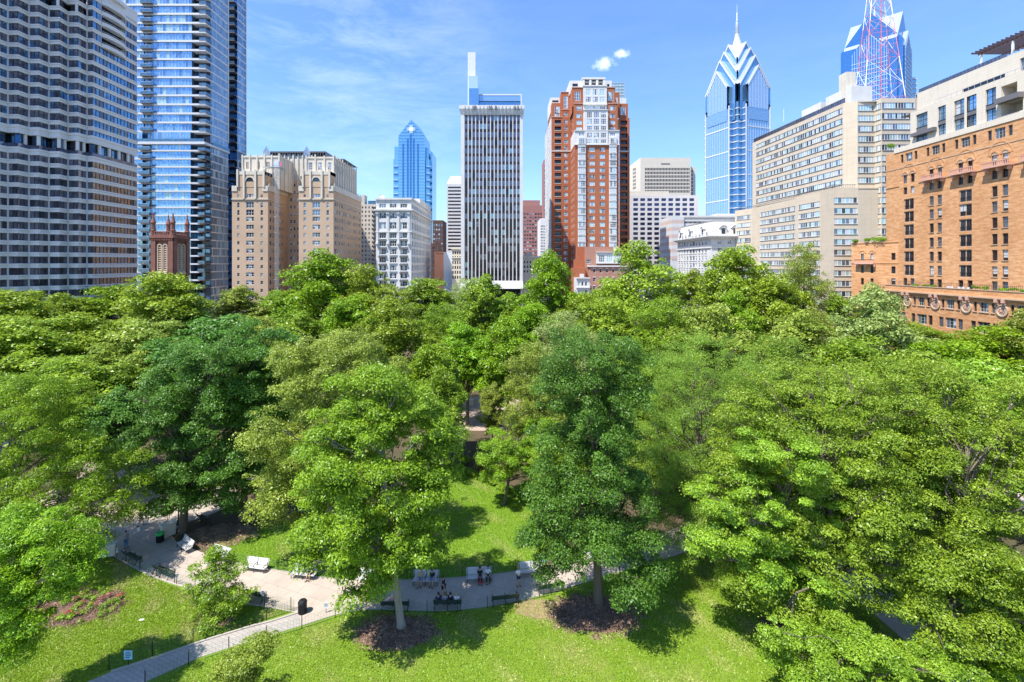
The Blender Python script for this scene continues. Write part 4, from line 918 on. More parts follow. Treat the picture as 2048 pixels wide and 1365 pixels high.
    # right wing
    f = frA(A(985), A(1112), YB)
    for k in range(24):
        z = gz(Q(630), YB) - k * rb
        if z < 10: break
        B.wpx(f, A(1000), A(1083), z, 2.1, 'loggia')
    B.wall(wall, f, 0, f.L, 0, gz(Q(597), YB), M['red']); trim.fbox(f, 0, f.L + .1, gz(Q(1018), YB), gz(Q(1006), YB), 0, .25, M['white'])
    roofq(wall, f.A.x, f.A.x + f.L, YB, 270, gz(Q(597), YB), M['roofgrey'])
    f = frA(A(930), A(1092), 245); B.wpx(f, A(1000), A(1062), gz(Q(460), 245), 4.2, 'crown3'); B.wall(wall, f, 0, f.L, gz(Q(600), 245), gz(Q(420), 245), M['red']); roofq(wall, f.A.x, f.A.x + f.L, 245, 265, gz(Q(420), 245), M['roofgrey']); trim.box(gx(A(990), 250), gx(A(1070), 250), 250, 262, gz(Q(450), 250), gz(Q(352), 250), M['white'])
    f = frA(A(925), A(988), 240); B.wpx(f, A(940), A(968), gz(Q(340), 240), 3, 'crown3'); B.wall(wall, f, 0, f.L, gz(Q(510), 240), gz(Q(283), 240), M['red']); roofq(wall, f.A.x, f.A.x + f.L, 240, 260, gz(Q(283), 240), M['roofgrey'])
    wall.build('brick_wall', B.root); trim.build('white_crown', B.root)
    g = MB(); g.box(gx(A(885), 262), gx(A(1050), 262), 262, 272, gz(Q(360), 262), gz(Q(165), 262), M['g_cyan'])
    for k in range(5): g.box(gx(A(885), 262), gx(A(1052), 262), 261.8, 261.99, gz(Q(165 + 38 * k), 262) - .15, gz(Q(165 + 38 * k), 262) + .15, M['frame_g'])
    for k in range(5): g.box(gx(A(885 + 40 * k), 262) - .1, gx(A(885 + 40 * k), 262) + .1, 261.75, 261.98, gz(Q(360), 262), gz(Q(165), 262), M['frame_g'])
    g.build('glass_screen', B.root)
    B.finish()
redtower()
# ---- low brick buildings at its foot
def lowbricks():
    C = lambda x: 1080 + x / 5.25; Qy = lambda y: 340 + y / 5.25
    Y = 212; B = Bld('brick_clubhouse', (gx(1215, Y), Y + 8), 'old pinkish brick house with white cornice at the foot of the red tower', near=True)
    x0, x1 = gx(C(525), Y), gx(1262, Y); f, l, r = boxframes(x0, x1, Y, Y + 14); zt = gz(Qy(1005), Y); mb = MB(); tm = MB()
    for k in range(5):
        for q in range(7):
            a = C(557 + 67 * q); B.wpx(f, a, a + 4.6, gz(Qy(1040 + 90 * k), Y), 1.8, 'sash')
            u = f.u(a); tm.fbox(f, u - .1, u + 1.15, gz(Qy(1032 + 90 * k), Y), gz(Qy(1040 + 90 * k), Y), 0, .1, M['white'])
    for fr in (f, l, r): B.wall(mb, fr, 0, fr.L, 0, zt, M['pinkbrick'])
    roofq(mb, x0, x1, Y, Y + 14, zt, M['roofgrey']); mb.build('wall', B.root); tm.fbox(f, -.4, f.L, zt - .6, zt, 0, .6, M['white']); tm.fbox(l, 0, l.L, zt - .6, zt, 0, .6, M['white']); tm.build('cornice', B.root); B.finish()
    Y = 216; B = Bld('brick_annex', (gx(1190, Y), Y + 8), 'plain pinkish brick block with white glazed penthouse, between brick house and red brick tower', near=True); mb = MB(); tm = MB()
    x0, x1 = gx(C(470), Y), gx(1262, Y); f, l, r = boxframes(x0, x1, Y, Y + 10); zt = gz(Qy(808), Y); B.wpx(f, C(488), C(535), gz(Qy(940), Y), 1.9, 'sash3'); B.wall(mb, f, 0, f.L * .62, 0, zt, M['pinkbrick']); B.wall(mb, l, 0, l.L, 0, zt, M['red'])
    B.wall(mb, Fr(f.pt(f.L * .62, 0)[:2], f.pt(f.L, 0)[:2]), 0, f.L * .38, 0, gz(Qy(960), Y), M['pinkbrick']); roofq(mb, x0, x1, Y, Y + 10, gz(Qy(860), Y), M['roofgrey'])
    x2 = gx(C(395), 219); f2, l2, r2 = boxframes(x2, x0, 219, 226); B.wall(mb, f2, 0, f2.L, 0, gz(Qy(808), 219), M['red']); B.wall(mb, l2, 0, l2.L, 0, gz(Qy(808), 219), M['red'])
    x3 = gx(C(330), 217); mb.box(x3, x0 - .02, 214, 218.9, 0, gz(Qy(1030), 217), M['red']); mb.box(gx(C(360), 216), gx(C(470), 216) - .03, 217, 218.5, 0, gz(Qy(940), 217), M['red']); mb.build('wall', B.root)
    f3 = Fr((gx(C(595), 214.5), 214.5), (gx(C(860), 214.5), 214.5))
    for a, b in ((617, 680), (700, 762), (782, 840)): B.wpx(f3, C(a), C(b), gz(Qy(893), 214.5), 3.3, 'crown3')
    B.wall(tm, f3, 0, f3.L, gz(Qy(985), 214.5), gz(Qy(865), 214.5), M['white']); tm.box(f3.A.x, f3.A.x + f3.L, 214.9, 221, gz(Qy(985), 214.5), gz(Qy(865), 214.5), M['white']); tm.box(gx(C(612), 217), gx(C(735), 217), 217, 222, gz(Qy(865), 217), gz(Qy(825), 217), M['white']); tm.fbox(f3, -.3, f3.L + .3, gz(Qy(868), 214.5), gz(Qy(862), 214.5), -1, .5, M['white']); tm.build('penthouse', B.root); B.finish()
    Y = 206; B = Bld('white_townhouse', (gx(1170, Y), Y + 5), 'small white townhouse beside the old brick house', near=True); x0, x1 = gx(1153, Y), gx(C(523), Y); f, l, r = boxframes(x0, x1, Y, Y + 10); mb = MB(); zt = gz(Qy(1135), Y)
    for q in range(4): B.win(f, .6 + q * 1.55, gz(Qy(1220), Y), .9, 1.7, 'sash'); B.win(f, .6 + q * 1.55, gz(Qy(1310), Y), .9, 1.9, 'sash')
    for fr in (f, l, r): B.wall(mb, fr, 0, fr.L, 0, zt, M['white'])
    mb.fbox(f, -.2, f.L + .1, zt - .3, zt + .2, 0, .5, M['white']); mb.fbox(f, -.2, f.L + .1, gz(Qy(1240), Y), gz(Qy(1232), Y), 0, .6, M['white']); roofq(mb, x0, x1, Y, Y + 10, zt, M['roofgrey']); mb.box(gx(1163, Y), gx(1170, Y), Y + 3, Y + 5, zt, zt + 1.6, M['white']); mb.build('wall', B.root); B.finish()
lowbricks()
# ---- white precast office and cream office behind
B, f, l, r, z1 = office_box('precast_office', 'white precast office block with a grid of navy windows, right of the red brick tower', 1258, 1397, 391, 300, 34, 'precast', 9, 16, .68, .6, 'office', 395, 550, edge=2)
m = MB(); m.box(gx(1258, 302), gx(1340, 302), 304, 325, z1 - .3, gz(382, 302), M['cream']); m.build('roof_house', B.root); B.finish()
def creamoffice():
    Y = 420; x0, x1 = gx(1281, Y), gx(1381.5, Y); B = Bld('cream_office', (gx(1330, Y), Y + 20), 'cream office tower with rows of narrow windows above the white precast office'); f, l, r = boxframes(x0, x1, Y, Y + 50); zt = gz(316, Y); mb = MB()
    for k in range(7):
        for q in range(30):
            if q % 6 < 5.5: B.win(f, f.u(1290) + q * (f.u(1380) - f.u(1290)) / 30, gz(341.5 + 7.4 * k, Y), 1.0, 2.3, 'slot')
    for fr in (f, l, r): B.wall(mb, fr, 0, fr.L, 0, zt, M['cream'])
    roofq(mb, x0, x1, Y, Y + 50, zt - .3, M['roofgrey']); x2 = gx(1391, 425); f2 = Fr((x1, 425), (x2, 425))
    for k in range(8):
        for q in range(3): B.win(f2, .5 + q * 1.3, gz(345.5 + 7.4 * k, 425), .8, 2.3, 'slot')
    B.wall(mb, f2, 0, f2.L, 0, gz(334, 425), M['cream'])
    fl_ = Fr((gx(1256, 440), 440), (x0, Y)); 
    for k in range(6):
        B.win(fl_, fl_.L * .4, gz(343 + 7.4 * k, 432), 1.2, 2.3, 'slot'); B.win(fl_, fl_.L * .4 + 1.8, gz(343 + 7.4 * k, 432), 1.2, 2.3, 'slot'); B.win(fl_, fl_.L * .4 + 3.6, gz(343 + 7.4 * k, 432), 1.2, 2.3, 'slot')
    B.wall(mb, fl_, 0, fl_.L, 0, gz(333, 432), M['cream'])
    mb.face([fl_.pt(0, gz(333, 432)), fl_.pt(fl_.L, gz(333, 432)), (x0, Y + 2, zt)], M['cream']); mb.build('wall', B.root)
    m = MB(); m.fbox(f, f.u(1322), f.u(1340), gz(329.5, Y), gz(327, Y), 0, .1, M['greymetal']); m.build('vent', B.root); B.finish()
creamoffice()
def striped():
    Y = 262; B = Bld('striped_building', (gx(1400, Y), Y + 10), 'pink and white striped blank wall building with long roof slabs, above the mansard building'); mb = MB()
    x0, x1, x2 = gx(1343.5, Y), gx(1368, Y), gx(1480, Y); n = 12; z0 = gz(433, Y)
    for k in range(n):
        a, b = z0 - (k + 1) * 2.0, z0 - k * 2.0
        if a < 0: break
        mb.box(x0, x1, Y, Y + 20, a, b, M['white'] if k % 2 == 0 else M['pinkstripe'])
    mb.box(x0, x1, Y + .1, Y + 20, 0, max(0.1, z0 - 24), M['white']); mb.build('striped_wall', B.root)
    m = MB()
    for a, b in ((431, 435), (439.5, 443), (447, 452)): m.box(x1, x2, Y + 1, Y + 18, gz(b, Y), gz(a, Y), M['precast'])
    m.box(x1, x2, Y + 2, Y + 18, 0, gz(434, Y), M['greystone'])
    for k in range(9): m.box(x1 + 2 + k * 2.4, x1 + 2.3 + k * 2.4, Y + 1.1, Y + 1.9, gz(447, Y), gz(443, Y), M['greymetal'])
    m.build('parking_deck', B.root)
    m = MB(); m.box(gx(1434, 268), gx(1495, 268), 268, 290, 20, gz(428, 268), M['precast']); m.build('roof_house', B.root)
striped()
# ---- white mansard building
def mansard():
    Yn = 185; XC = gx(1422, Yn); Yf = XC * F / (1355 - CX); B = Bld('mansard_building', (XC + 12, 200), 'white building with wide cornice and pale mansard roof with arched dormers', near=True)
    l = Fr((XC, Yf), (XC, Yn)); f = Fr((XC, Yn), (gx(1476, Yn), Yn)); zc = gz(473.4, Yn); mb = MB(); tm = MB()
    for k, y in enumerate((480, 496.3, 511.7, 527, 542.5, 558, 573)):
        zt = gz(y, Yn); n = 10
        if zt < 3: break
        for q in range(n):
            w_ = 2.3 if q in (4, 5) else 1.5; B.win(l, 1.6 + q * (l.L - 4) / n, zt - 1.75, w_, 1.8, 'sash')
            if k > 0: tm.fbox(l, 1.5 + q * (l.L - 4) / n, 1.7 + w_ + q * (l.L - 4) / n, zt - 1.95, zt - 1.76, 0, .2, M['white'])
        for px0, px1 in ((1435.5, 1443.5), (1455, 1467)): B.wpx(f, px0, px1, zt, 1.75, 'sash3')
    for fr in (l, f): B.wall(mb, fr, 0, fr.L, 0, zc, M['white'])
    mb.build('wall', B.root)
    for fr in (l, f):
        P = fr.pt; tm.hexa([P(-.2, zc - .9, .1), P(fr.L + .0, zc - .9, .1), P(fr.L, zc - .9, 0), P(-.2, zc - .9, 0), P(-1.6, zc, 1.7), P(fr.L + 1.6 * (fr is l), zc, 1.7), P(fr.L, zc, 0), P(-.2, zc, 0)], M['greystone'])
        tm.fbox(fr, -1.6, fr.L + 1.6 * (fr is l), zc, zc + .35, 0, 1.75, M['white'])
        for q in range(int(fr.L / 1.0)): tm.fbox(fr, .2 + q, .55 + q, zc - .75, zc - .02, .1, 1.3, M['greystone'])
        z = gz(493.5, Yn); tm.fbox(fr, 0, fr.L, z - .5, z, 0, .35, M['greystone'])
    tm.build('cornice', B.root)
    rf = MB(); z2 = zc + 6.2
    ribbon(rf, [(XC, Yf), (XC, Yn), (gx(1476, Yn), Yn)], [(-.1, zc + .35), (-.4, zc + 2.6), (-2.0, z2), (-12, z2 + .6)], M['mansard']); 
    ribbon(rf, [(XC, Yf), (XC, Yn), (gx(1476, Yn), Yn)], [(-1.9, z2 - .2), (-1.7, z2 + .25), (-2.3, z2 + .3)], M['white']); rf.build('mansard_roof', B.root)
    for fr, us in ((l, (3, 14, 27)), (f, (3.6, 8.2))):
        for u in us:
            d = MB(); w_ = 2.4; d.fbox(fr, u, u + w_, zc + .35, zc + 3.4, -2.5, .1, M['greystone']); d.fbox(fr, u + .45, u + w_ - .45, zc + 1.0, zc + 3.1, .1, .14, M['g_dark'])
            n = 8; P = fr.pt; c_ = u + w_ / 2; rr = w_ / 2 + .35
            for q in range(n):
                t0, t1 = math.pi * q / n, math.pi * (q + 1) / n; G = lambda t, d_: P(c_ + rr * math.cos(t), zc + 3.4 + .95 * math.sin(t), d_)
                d.face([G(t0, .5), G(t1, .5), G(t1, -3), G(t0, -3)], M['white']); d.face([P(c_, zc + 3.4, .3), G(t0, .3), G(t1, .3)], M['white'])
            d.build('dormer', B.root)
    for q in range(9): B.win(l, 2.2 + q * 3.7, zc + .5, 1.2, 1.5, 'sash', hole=False, d=-.12)
    B.finish()
mansard()

# ---- stepped glass skyscrapers with chevron crowns
def liberty(label, pc, Y, halfpx, gables, spire, pbase_l, cells, name, rot):
    """gables: list of (top row, half width px) from the base outwards to the tip; square plan turned by rot"""
    xc = gx(pc, Y); B = Bld(name, (xc, Y), label); root = B.root; K = Y / F
    ca, sa = math.cos(rot), math.sin(rot)
    def T(x, y, z): return Vector((xc + x * ca - y * sa, Y + x * sa + y * ca, z))
    def cross(mb, hx, hy, z0, z1, zr, m, mg):
        """a gabled bar running along y: half width hx, length hy, eaves z1, ridge zr"""
        for s in (-1, 1):
            pts = [T(-hx, s * hy, z0), T(hx, s * hy, z0), T(hx, s * hy, z1), T(0, s * hy, zr), T(-hx, s * hy, z1)]
            mb.face(pts if s < 0 else pts[::-1], m)
            mb.face([T(s * hx, -hy, z0), T(s * hx, hy, z0), T(s * hx, hy, z1), T(s * hx, -hy, z1)], m)
            mb.face([T(s * hx, -hy, z1), T(s * hx, hy, z1), T(0, hy, zr), T(0, -hy, zr)], mg)
    return B, T, cross, K, xc
def tower_one():
    Y = 560; B, T, cross, K, xc = liberty('blue glass skyscraper with chevron crown and tall white spire', 1474, Y, 60, None, None, None, None, 'spired_skyscraper', R(20))
    Z = lambda p: gz(p, Y); hw = 47 * K
    # body: square plan with notched corners
    body = MB(); rng = random.Random(2); ze = Z(232)
    n = 8; b1, b2 = 50 * K, 27 * K
    q_ = b1 * .84; b2 = 31 * K
    plan = [(-b2, -b1), (b2, -b1), (b2, -q_), (q_, -q_), (q_, -b2), (b1, -b2), (b1, b2), (q_, b2), (q_, q_), (b2, q_), (b2, b1), (-b2, b1), (-b2, q_), (-q_, q_), (-q_, b2), (-b1, b2), (-b1, -b2), (-q_, -b2), (-q_, -q_), (-b2, -q_)]
    P2 = [T(x, y, 0)[:2] for x, y in plan]; m_ = len(plan)
    for i in range(m_):
        a, b = P2[i], P2[(i + 1) % m_]; fr = Fr(a, b); mid = i % 5 == 0
        zt = ze if mid else Z(222)
        body.face([fr.pt(0, 0), fr.pt(fr.L, 0), fr.pt(fr.L, zt), fr.pt(0, zt)], M['g_lib2' if mid else 'g_lib'])
        if mid: 
            zz = 20
            while zz < zt:
                body.fbox(fr, 0, fr.L, zz, zz + 1.2, 0, .4, M['slab']); zz += 27
            for q in range(11): body.fbox(fr, (fr.L - .5) * q / 10, (fr.L - .5) * q / 10 + .5, 0, zt, 0, .3, M['g_silver'])
            for q in (0, 1): body.fbox(fr, q * (fr.L - 1), q * (fr.L - 1) + 1, 0, zt + 3, 0, .9, M['slab'])
        elif not mid:
            zz = 10
            while zz < zt: body.fbox(fr, 0, fr.L, zz, zz + 1.0, 0, .5, M['slab']); zz += 7.4
    body.face([(p[0], p[1], Z(222)) for p in P2], M['g_silver'])
    body.build('glass_shaft', B.root)
    # crown: nested gables stepping in towards the spire
    steps = [(25 * K, 51 * K, Z(188), Z(150)), (38 * K, 44 * K, Z(186), Z(128)), (31 * K, 33 * K, Z(157), Z(109)), (20 * K, 22 * K, Z(126), Z(93))]
    for k, (hx, hy, z1, zr) in enumerate(steps):
        for sw in (0, 1):
            mb = MB()
            for s in (-1, 1):
                U = (lambda x, y, z: T(x, y, z)) if not sw else (lambda x, y, z: T(y, x, z))
                mb.face([U(-hx, s * hy, Z(255)), U(hx, s * hy, Z(255)), U(hx, s * hy, z1), U(0, s * hy, zr), U(-hx, s * hy, z1)], M['g_lib2' if k == 0 else 'g_lib'])
                mb.face([U(s * hx, -hy, z1), U(s * hx, hy, z1), U(0, hy, zr), U(0, -hy, zr)], M['g_silver'])
                t = 2.4                                      # white chevron edge on the gable face
                mb.hexa([U(-hx, s * (hy + .5), z1 - t), U(0, s * (hy + .5), zr - t), U(0, s * hy, zr - t), U(-hx, s * hy, z1 - t), U(-hx, s * (hy + .5), z1 + .3), U(0, s * (hy + .5), zr + .3), U(0, s * hy, zr + .3), U(-hx, s * hy, z1 + .3)], M['slab'])
                mb.hexa([U(hx, s * (hy + .5), z1 - t), U(0, s * (hy + .5), zr - t), U(0, s * hy, zr - t), U(hx, s * hy, z1 - t), U(hx, s * (hy + .5), z1 + .3), U(0, s * (hy + .5), zr + .3), U(0, s * hy, zr + .3), U(hx, s * hy, z1 + .3)], M['slab'])
                if k == 0:
                    for q in range(13):
                        x = -hx + 2 * hx * (q + .5) / 13; zz = z1 + (zr - z1) * (1 - abs(x) / hx) - t
                        mb.hexa([U(x - .35, s * (hy + .35), Z(232)), U(x + .35, s * (hy + .35), Z(232)), U(x + .35, s * hy, Z(232)), U(x - .35, s * hy, Z(232)), U(x - .35, s * (hy + .35), zz), U(x + .35, s * (hy + .35), zz), U(x + .35, s * hy, zz), U(x - .35, s * hy, zz)], M['g_silver'])
            mb.build('gable', B.root)
    sp = MB(); z0 = Z(98); c = T(0, 0, 0)
    sp.lathe((c.x, c.y, 0), [(7.5, z0 - 6), (4.5, Z(88)), (2.6, Z(76)), (2.4, Z(70)), (1.5, Z(68)), (1.4, Z(45)), (.9, Z(44)), (.8, Z(28)), (.3, Z(26)), (.15, Z(9))], M['slab'], 8)
    for k in range(14): sp.lathe((c.x, c.y, Z(72 - 2.2 * k)), [(2.3 - .07 * k, 0), (2.3 - .07 * k, .45)], M['slab'], 8)
    sp.build('spire', B.root)
tower_one()
def tower_two():
    Y = 640; B, T, cross, K, xc = liberty('broad blue glass skyscraper with white sloping crown, behind the red and white mast', 1752, Y, 60, None, None, None, None, 'blue_skyscraper', R(40))
    Z = lambda p: gz(p, Y); b1 = 50 * K; b2 = 29 * K
    for sw in (0, 1):
        for hx, hy, z1, zr, k in ((b2, b1, Z(116), Z(80), 0), (b1 * .97, b1 * .84, Z(104), Z(40), 1)):
            mb = MB()
            for s in (-1, 1):
                U = (lambda x, y, z: T(x, y, z)) if not sw else (lambda x, y, z: T(y, x, z))
                mb.face([U(-hx, s * hy, 0), U(hx, s * hy, 0), U(hx, s * hy, z1), U(0, s * hy, zr), U(-hx, s * hy, z1)], M['g_lib3'])
                mb.face([U(s * hx, -hy, 0), U(s * hx, hy, 0), U(s * hx, hy, z1), U(s * hx, -hy, z1)], M['g_lib3'])
                mb.face([U(s * hx, -hy, z1), U(s * hx, hy, z1), U(0, hy, zr), U(0, -hy, zr)], M['g_silver' if (k == 0 and s < 0) or (sw == 0 and s < 0) else 'g_lib3'])  # sunlit slopes painted silver, shaded ones dark blue
                if k == 0:
                    n = 15
                    for q in range(n):
                        x = -hx + 2 * hx * (q + .5) / n; zz = z1 + (zr - z1) * (1 - abs(x) / hx) - 1
                        mb.hexa([U(x - .25, s * (hy + .4), Z(240)), U(x + .25, s * (hy + .4), Z(240)), U(x + .25, s * hy, Z(240)), U(x - .25, s * hy, Z(240)), U(x - .25, s * (hy + .4), zz), U(x + .25, s * (hy + .4), zz), U(x + .25, s * hy, zz), U(x - .25, s * hy, zz)], M['g_silver'])
                    for q in range(12):
                        z = Z(230 - 8.5 * q)
                        if z > z1: break
                        mb.hexa([U(-hx, s * (hy + .6), z), U(hx, s * (hy + .6), z), U(hx, s * hy, z), U(-hx, s * hy, z), U(-hx, s * (hy + .6), z + .7), U(hx, s * (hy + .6), z + .7), U(hx, s * hy, z + .7), U(-hx, s * hy, z + .7)], M['g_silver'])
            mb.build('gabled_block', B.root)
    m = MB(); m.lathe((xc - 2, Y, Z(52)), [(3, 0), (1.5, 12), (.5, 22), (.1, 26)], M['slab'], 8); m.build('finial', B.root)
    m = MB(); x0, x1 = gx(1810, Y), gx(1838, Y); m.box(x0, x1, Y + 4, Y + 40, 0, Z(153), M['g_lib2'])
    for k in range(7): m.box(x0 - .5, x1 + .5, Y + 3, Y + 3.99, Z(157 + 9.5 * k), Z(155 + 9.5 * k), M['slab'])
    m.build('annex', B.root)
tower_two()
# ---- red and white lattice mast
def mast():
    Y = 150; B = empty('radio_mast', (gx(1785, Y), Y, 0), 'red and white steel lattice radio mast rising beyond the beige apartment block', 'mast')
    X = lambda p: gx(p, Y); z0, z1 = gz(205, Y), gz(-60, Y); c = gx(1775, Y)
    def hw(z): t = (z - z0) / (gz(0, Y) - z0); return (50 * (1 - t) + 24 * t) * Y / F
    cor = lambda z: [Vector((c + hw(z) * a, Y + hw(z) * b + 4, z)) for a, b in ((-.92, -.5), (.35, -.95), (1.0, .45), (-.3, 1.0))]
    seg = MB(); k = 0; z = z0 - 12; zs = [z0 - 12]
    while z < z1: z += 4.3; zs.append(z)
    names = 0
    for i in range(len(zs) - 1):
        mb = MB(); a, b = cor(zs[i]), cor(zs[i + 1]); mid = [(p + q) / 2 for p, q in zip(a, b)]
        m = M['mastred'] if (i // 3) % 2 == 0 else M['mastwhite']; mw = M['mastwhite'] if i % 2 else M['mastred']
        for j in range(4):
            j2 = (j + 1) % 4; mb.tube([a[j], b[j]], .12, M['mastwhite'] if (i // 3) % 2 else m, 4); mb.tube([a[j], a[j2]], .055, M['mastred'], 4)
            t = (a[j] + a[j2]) / 2; tb = (b[j] + b[j2]) / 2
            if i % 2 == 0: mb.tube([a[j], tb], .05, m, 4); mb.tube([a[j2], tb], .05, m, 4)
            else: mb.tube([t, b[j]], .05, mw, 4); mb.tube([t, b[j2]], .05, mw, 4)
        mb.tube([a[0], a[2]], .08, mw, 4); mb.build('lattice_bay', B)
    mb = MB(); mb.tube([(c + 1.2, Y + 4, z0 - 12), (c + 1.2, Y + 4, z1)], .14, M['mastred'], 5); mb.build('centre_pipe', B)
mast()

# ---- beige apartment block
def dorchester():
    B = Bld('beige_apartment_block', (100, 150), 'long beige apartment block with horizontal window strips and a rooftop chimney', near=True)
    w_ = fpx(1505, 179.4, 1687, 134.5); XN = w_.A + w_.U * w_.L; zt = gz(206.6, 134.5); wall = MB(); tm = MB()
    ch = Fr(XN, (gx(1715, 132.6), 132.6)); s1 = Fr(ch.pt(ch.L, 0)[:2], (gx(1750, 132.6), 132.6)); s2 = Fr(s1.pt(s1.L, 0)[:2], (gx(1763, 130.5), 130.5)); s3 = Fr(s2.pt(s2.L, 0)[:2], (gx(1830, 130.5), 130.5))
    fh = 20.6 * 133 / F; z0 = gz(211.5, 133)
    zs = [z0 - k * fh for k in range(22)]
    zz = [z for z in zs if z > 4]
    for i, z in enumerate(zz):
        n = 8; L0 = w_.u(1512); L1 = w_.u(1685)
        for q in range(n):
            a = L0 + (L1 - L0) * q / n; B.win(w_, a, z - 1.55, (L1 - L0) / n - .05, 1.55, 'strip') 
        for fr in (s1, s2, s3):
            u0, u1 = .15, fr.L - .15; k = max(1, round(fr.L / 5.5))
            for q in range(k): B.win(fr, u0 + (u1 - u0) * q / k, z - 1.6, (u1 - u0) / k - .04, 1.6, 'strip')
        tm.fbox(w_, L0, L1, z - 1.68, z - 1.56, 0, .12, M['greymetal'])
        for fr in (s1, s2, s3): tm.fbox(fr, .15, fr.L - .15, z - 1.73, z - 1.61, 0, .12, M['greymetal'])
    for fr in (w_, ch, s1, s2, s3): B.wall(wall, fr, 0, fr.L, 0, zt, M['beige'])
    wall.face([w_.pt(0, zt - .4), w_.pt(w_.L, zt - .4), s1.pt(0, zt - .4), s3.pt(s3.L, zt - .4), (s3.pt(s3.L, 0).x, 180, zt - .4)], M['roofgrey'])
    wall.face([w_.pt(0, 0, -40), w_.pt(0, 0), w_.pt(0, zt), w_.pt(0, zt, -40)], M['beige'])
    # lower wings
    zw = gz(386, 141)
    def wing(pts, strips, cap, lo=0):
        frs = poly_frames(pts)
        for k, (fr, st) in enumerate(zip(frs, strips)):
            if st:
                for z in zz:
                    if z > cap - .9: continue
                    n = max(1, round(fr.L / 4.6)); a0, a1 = st[0] * fr.L, st[1] * fr.L
                    for q in range(n): B.win(fr, a0 + (a1 - a0) * q / n, z - 1.55, (a1 - a0) / n - .04, 1.55, 'strip')
                    tm.fbox(fr, a0, a1, z - 1.68, z - 1.56, 0, .12, M['greymetal'])
            B.wall(wall, fr, 0, fr.L, 0, cap, M['beige'])
        tm_ = [fr.pt(0, cap - .3) for fr in frs] + [frs[-1].pt(frs[-1].L, cap - .3)]
        wall.face(tm_ + [(112, pts[-1][1] + 20, cap - .3), (100, pts[0][1] + 6, cap - .3)], M['roofgrey'])
        rl = MB(); ribbon(rl, [fr.pt(0, 0, -.6)[:2] for fr in frs] + [frs[-1].pt(frs[-1].L, 0, -.6)[:2]], [(0, cap + .9), (0, cap + 1.0), (-.05, cap + 1.0)], M['darkmetal'])
        for fr in frs:
            for q in range(int(fr.L / .5)): rl.fbox(fr, q * .5, q * .5 + .06, cap - .2, cap + 1.0, -.65, -.6, M['darkmetal'])
        rl.build('railing', B.root)
    pA = [(gx(1590, 150.6), 150.6), (gx(1596, 149), 149), (gx(1641, 139), 139), (gx(1667, 131.9), 131.9), (gx(1716, 131.5), 131.5)]
    wing(pA, (None, (.03, .97), None, (.02, .98)), zw)
    pB = [(gx(1470, 185), 185), (gx(1503, 177), 177), (gx(1519, 171.5), 171.5), (gx(1546, 163), 163), (gx(1592, 150.3), 150.3), (gx(1598, 148.8), 148.8)]
    wing(pB, ((.1, .95), None, (.05, 1), (0, .97), None), zw - .5)
    for z in [z for z in zz if z < zw - .9]:
        fr = Fr((gx(1716, 131.5), 131.5), (gx(1800, 131.5), 131.5)); 
        for q in range(2): B.win(fr, .1 + q * fr.L / 2, z - 1.6, fr.L / 2 - .15, 1.6, 'strip', hole=True)
    B.wall(wall, fr, 0, fr.L, 0, zw, M['beige'])
    tm.fbox(fr, 0, fr.L, zw - .3, zw, -1.2, .1, M['beige'])
    wall.build('brick_wall', B.root); tm.build('sill_strip', B.root)
    # roof terrace, penthouses, chimney
    m = MB()
    for q in range(int(w_.L / .9)): m.fbox(w_, q * .9, q * .9 + .1, zt, zt + 1.5, -.5, -.4, M['darkmetal'])
    m.fbox(w_, 0, w_.L, zt + 1.4, zt + 1.5, -.52, -.38, M['darkmetal']); m.fbox(w_, 0, w_.L, zt + .1, zt + 1.35, -.47, -.45, M['g_smoke']); m.build('railing', B.root)
    m = MB(); m.fbox(w_, w_.u(1588), w_.u(1625), zt - .4, zt + 4.6, -9, -2.6, M['white']); m.fbox(w_, w_.u(1634), w_.u(1684), zt - .4, zt + 5.2, -9, -2.8, M['white'])
    for px in (1575, 1628, 1634): m.tube([(gx(px, 150), 152, zt), (gx(px, 150), 152, zt + 4)], .06, M['whitemetal'], 4)
    m.build('penthouse', B.root)
    m = MB(); x0, x1 = gx(1692.5, 137), gx(1711.5, 137); m.box(x0, x1, 137, 140, zt - .4, gz(144, 137), M['limestone']); m.box(x0 + .3, x1 - .3, 137.3, 139.7, gz(144, 137), gz(143, 137), M['greymetal']); m.build('chimney', B.root)
    B.finish()
dorchester()

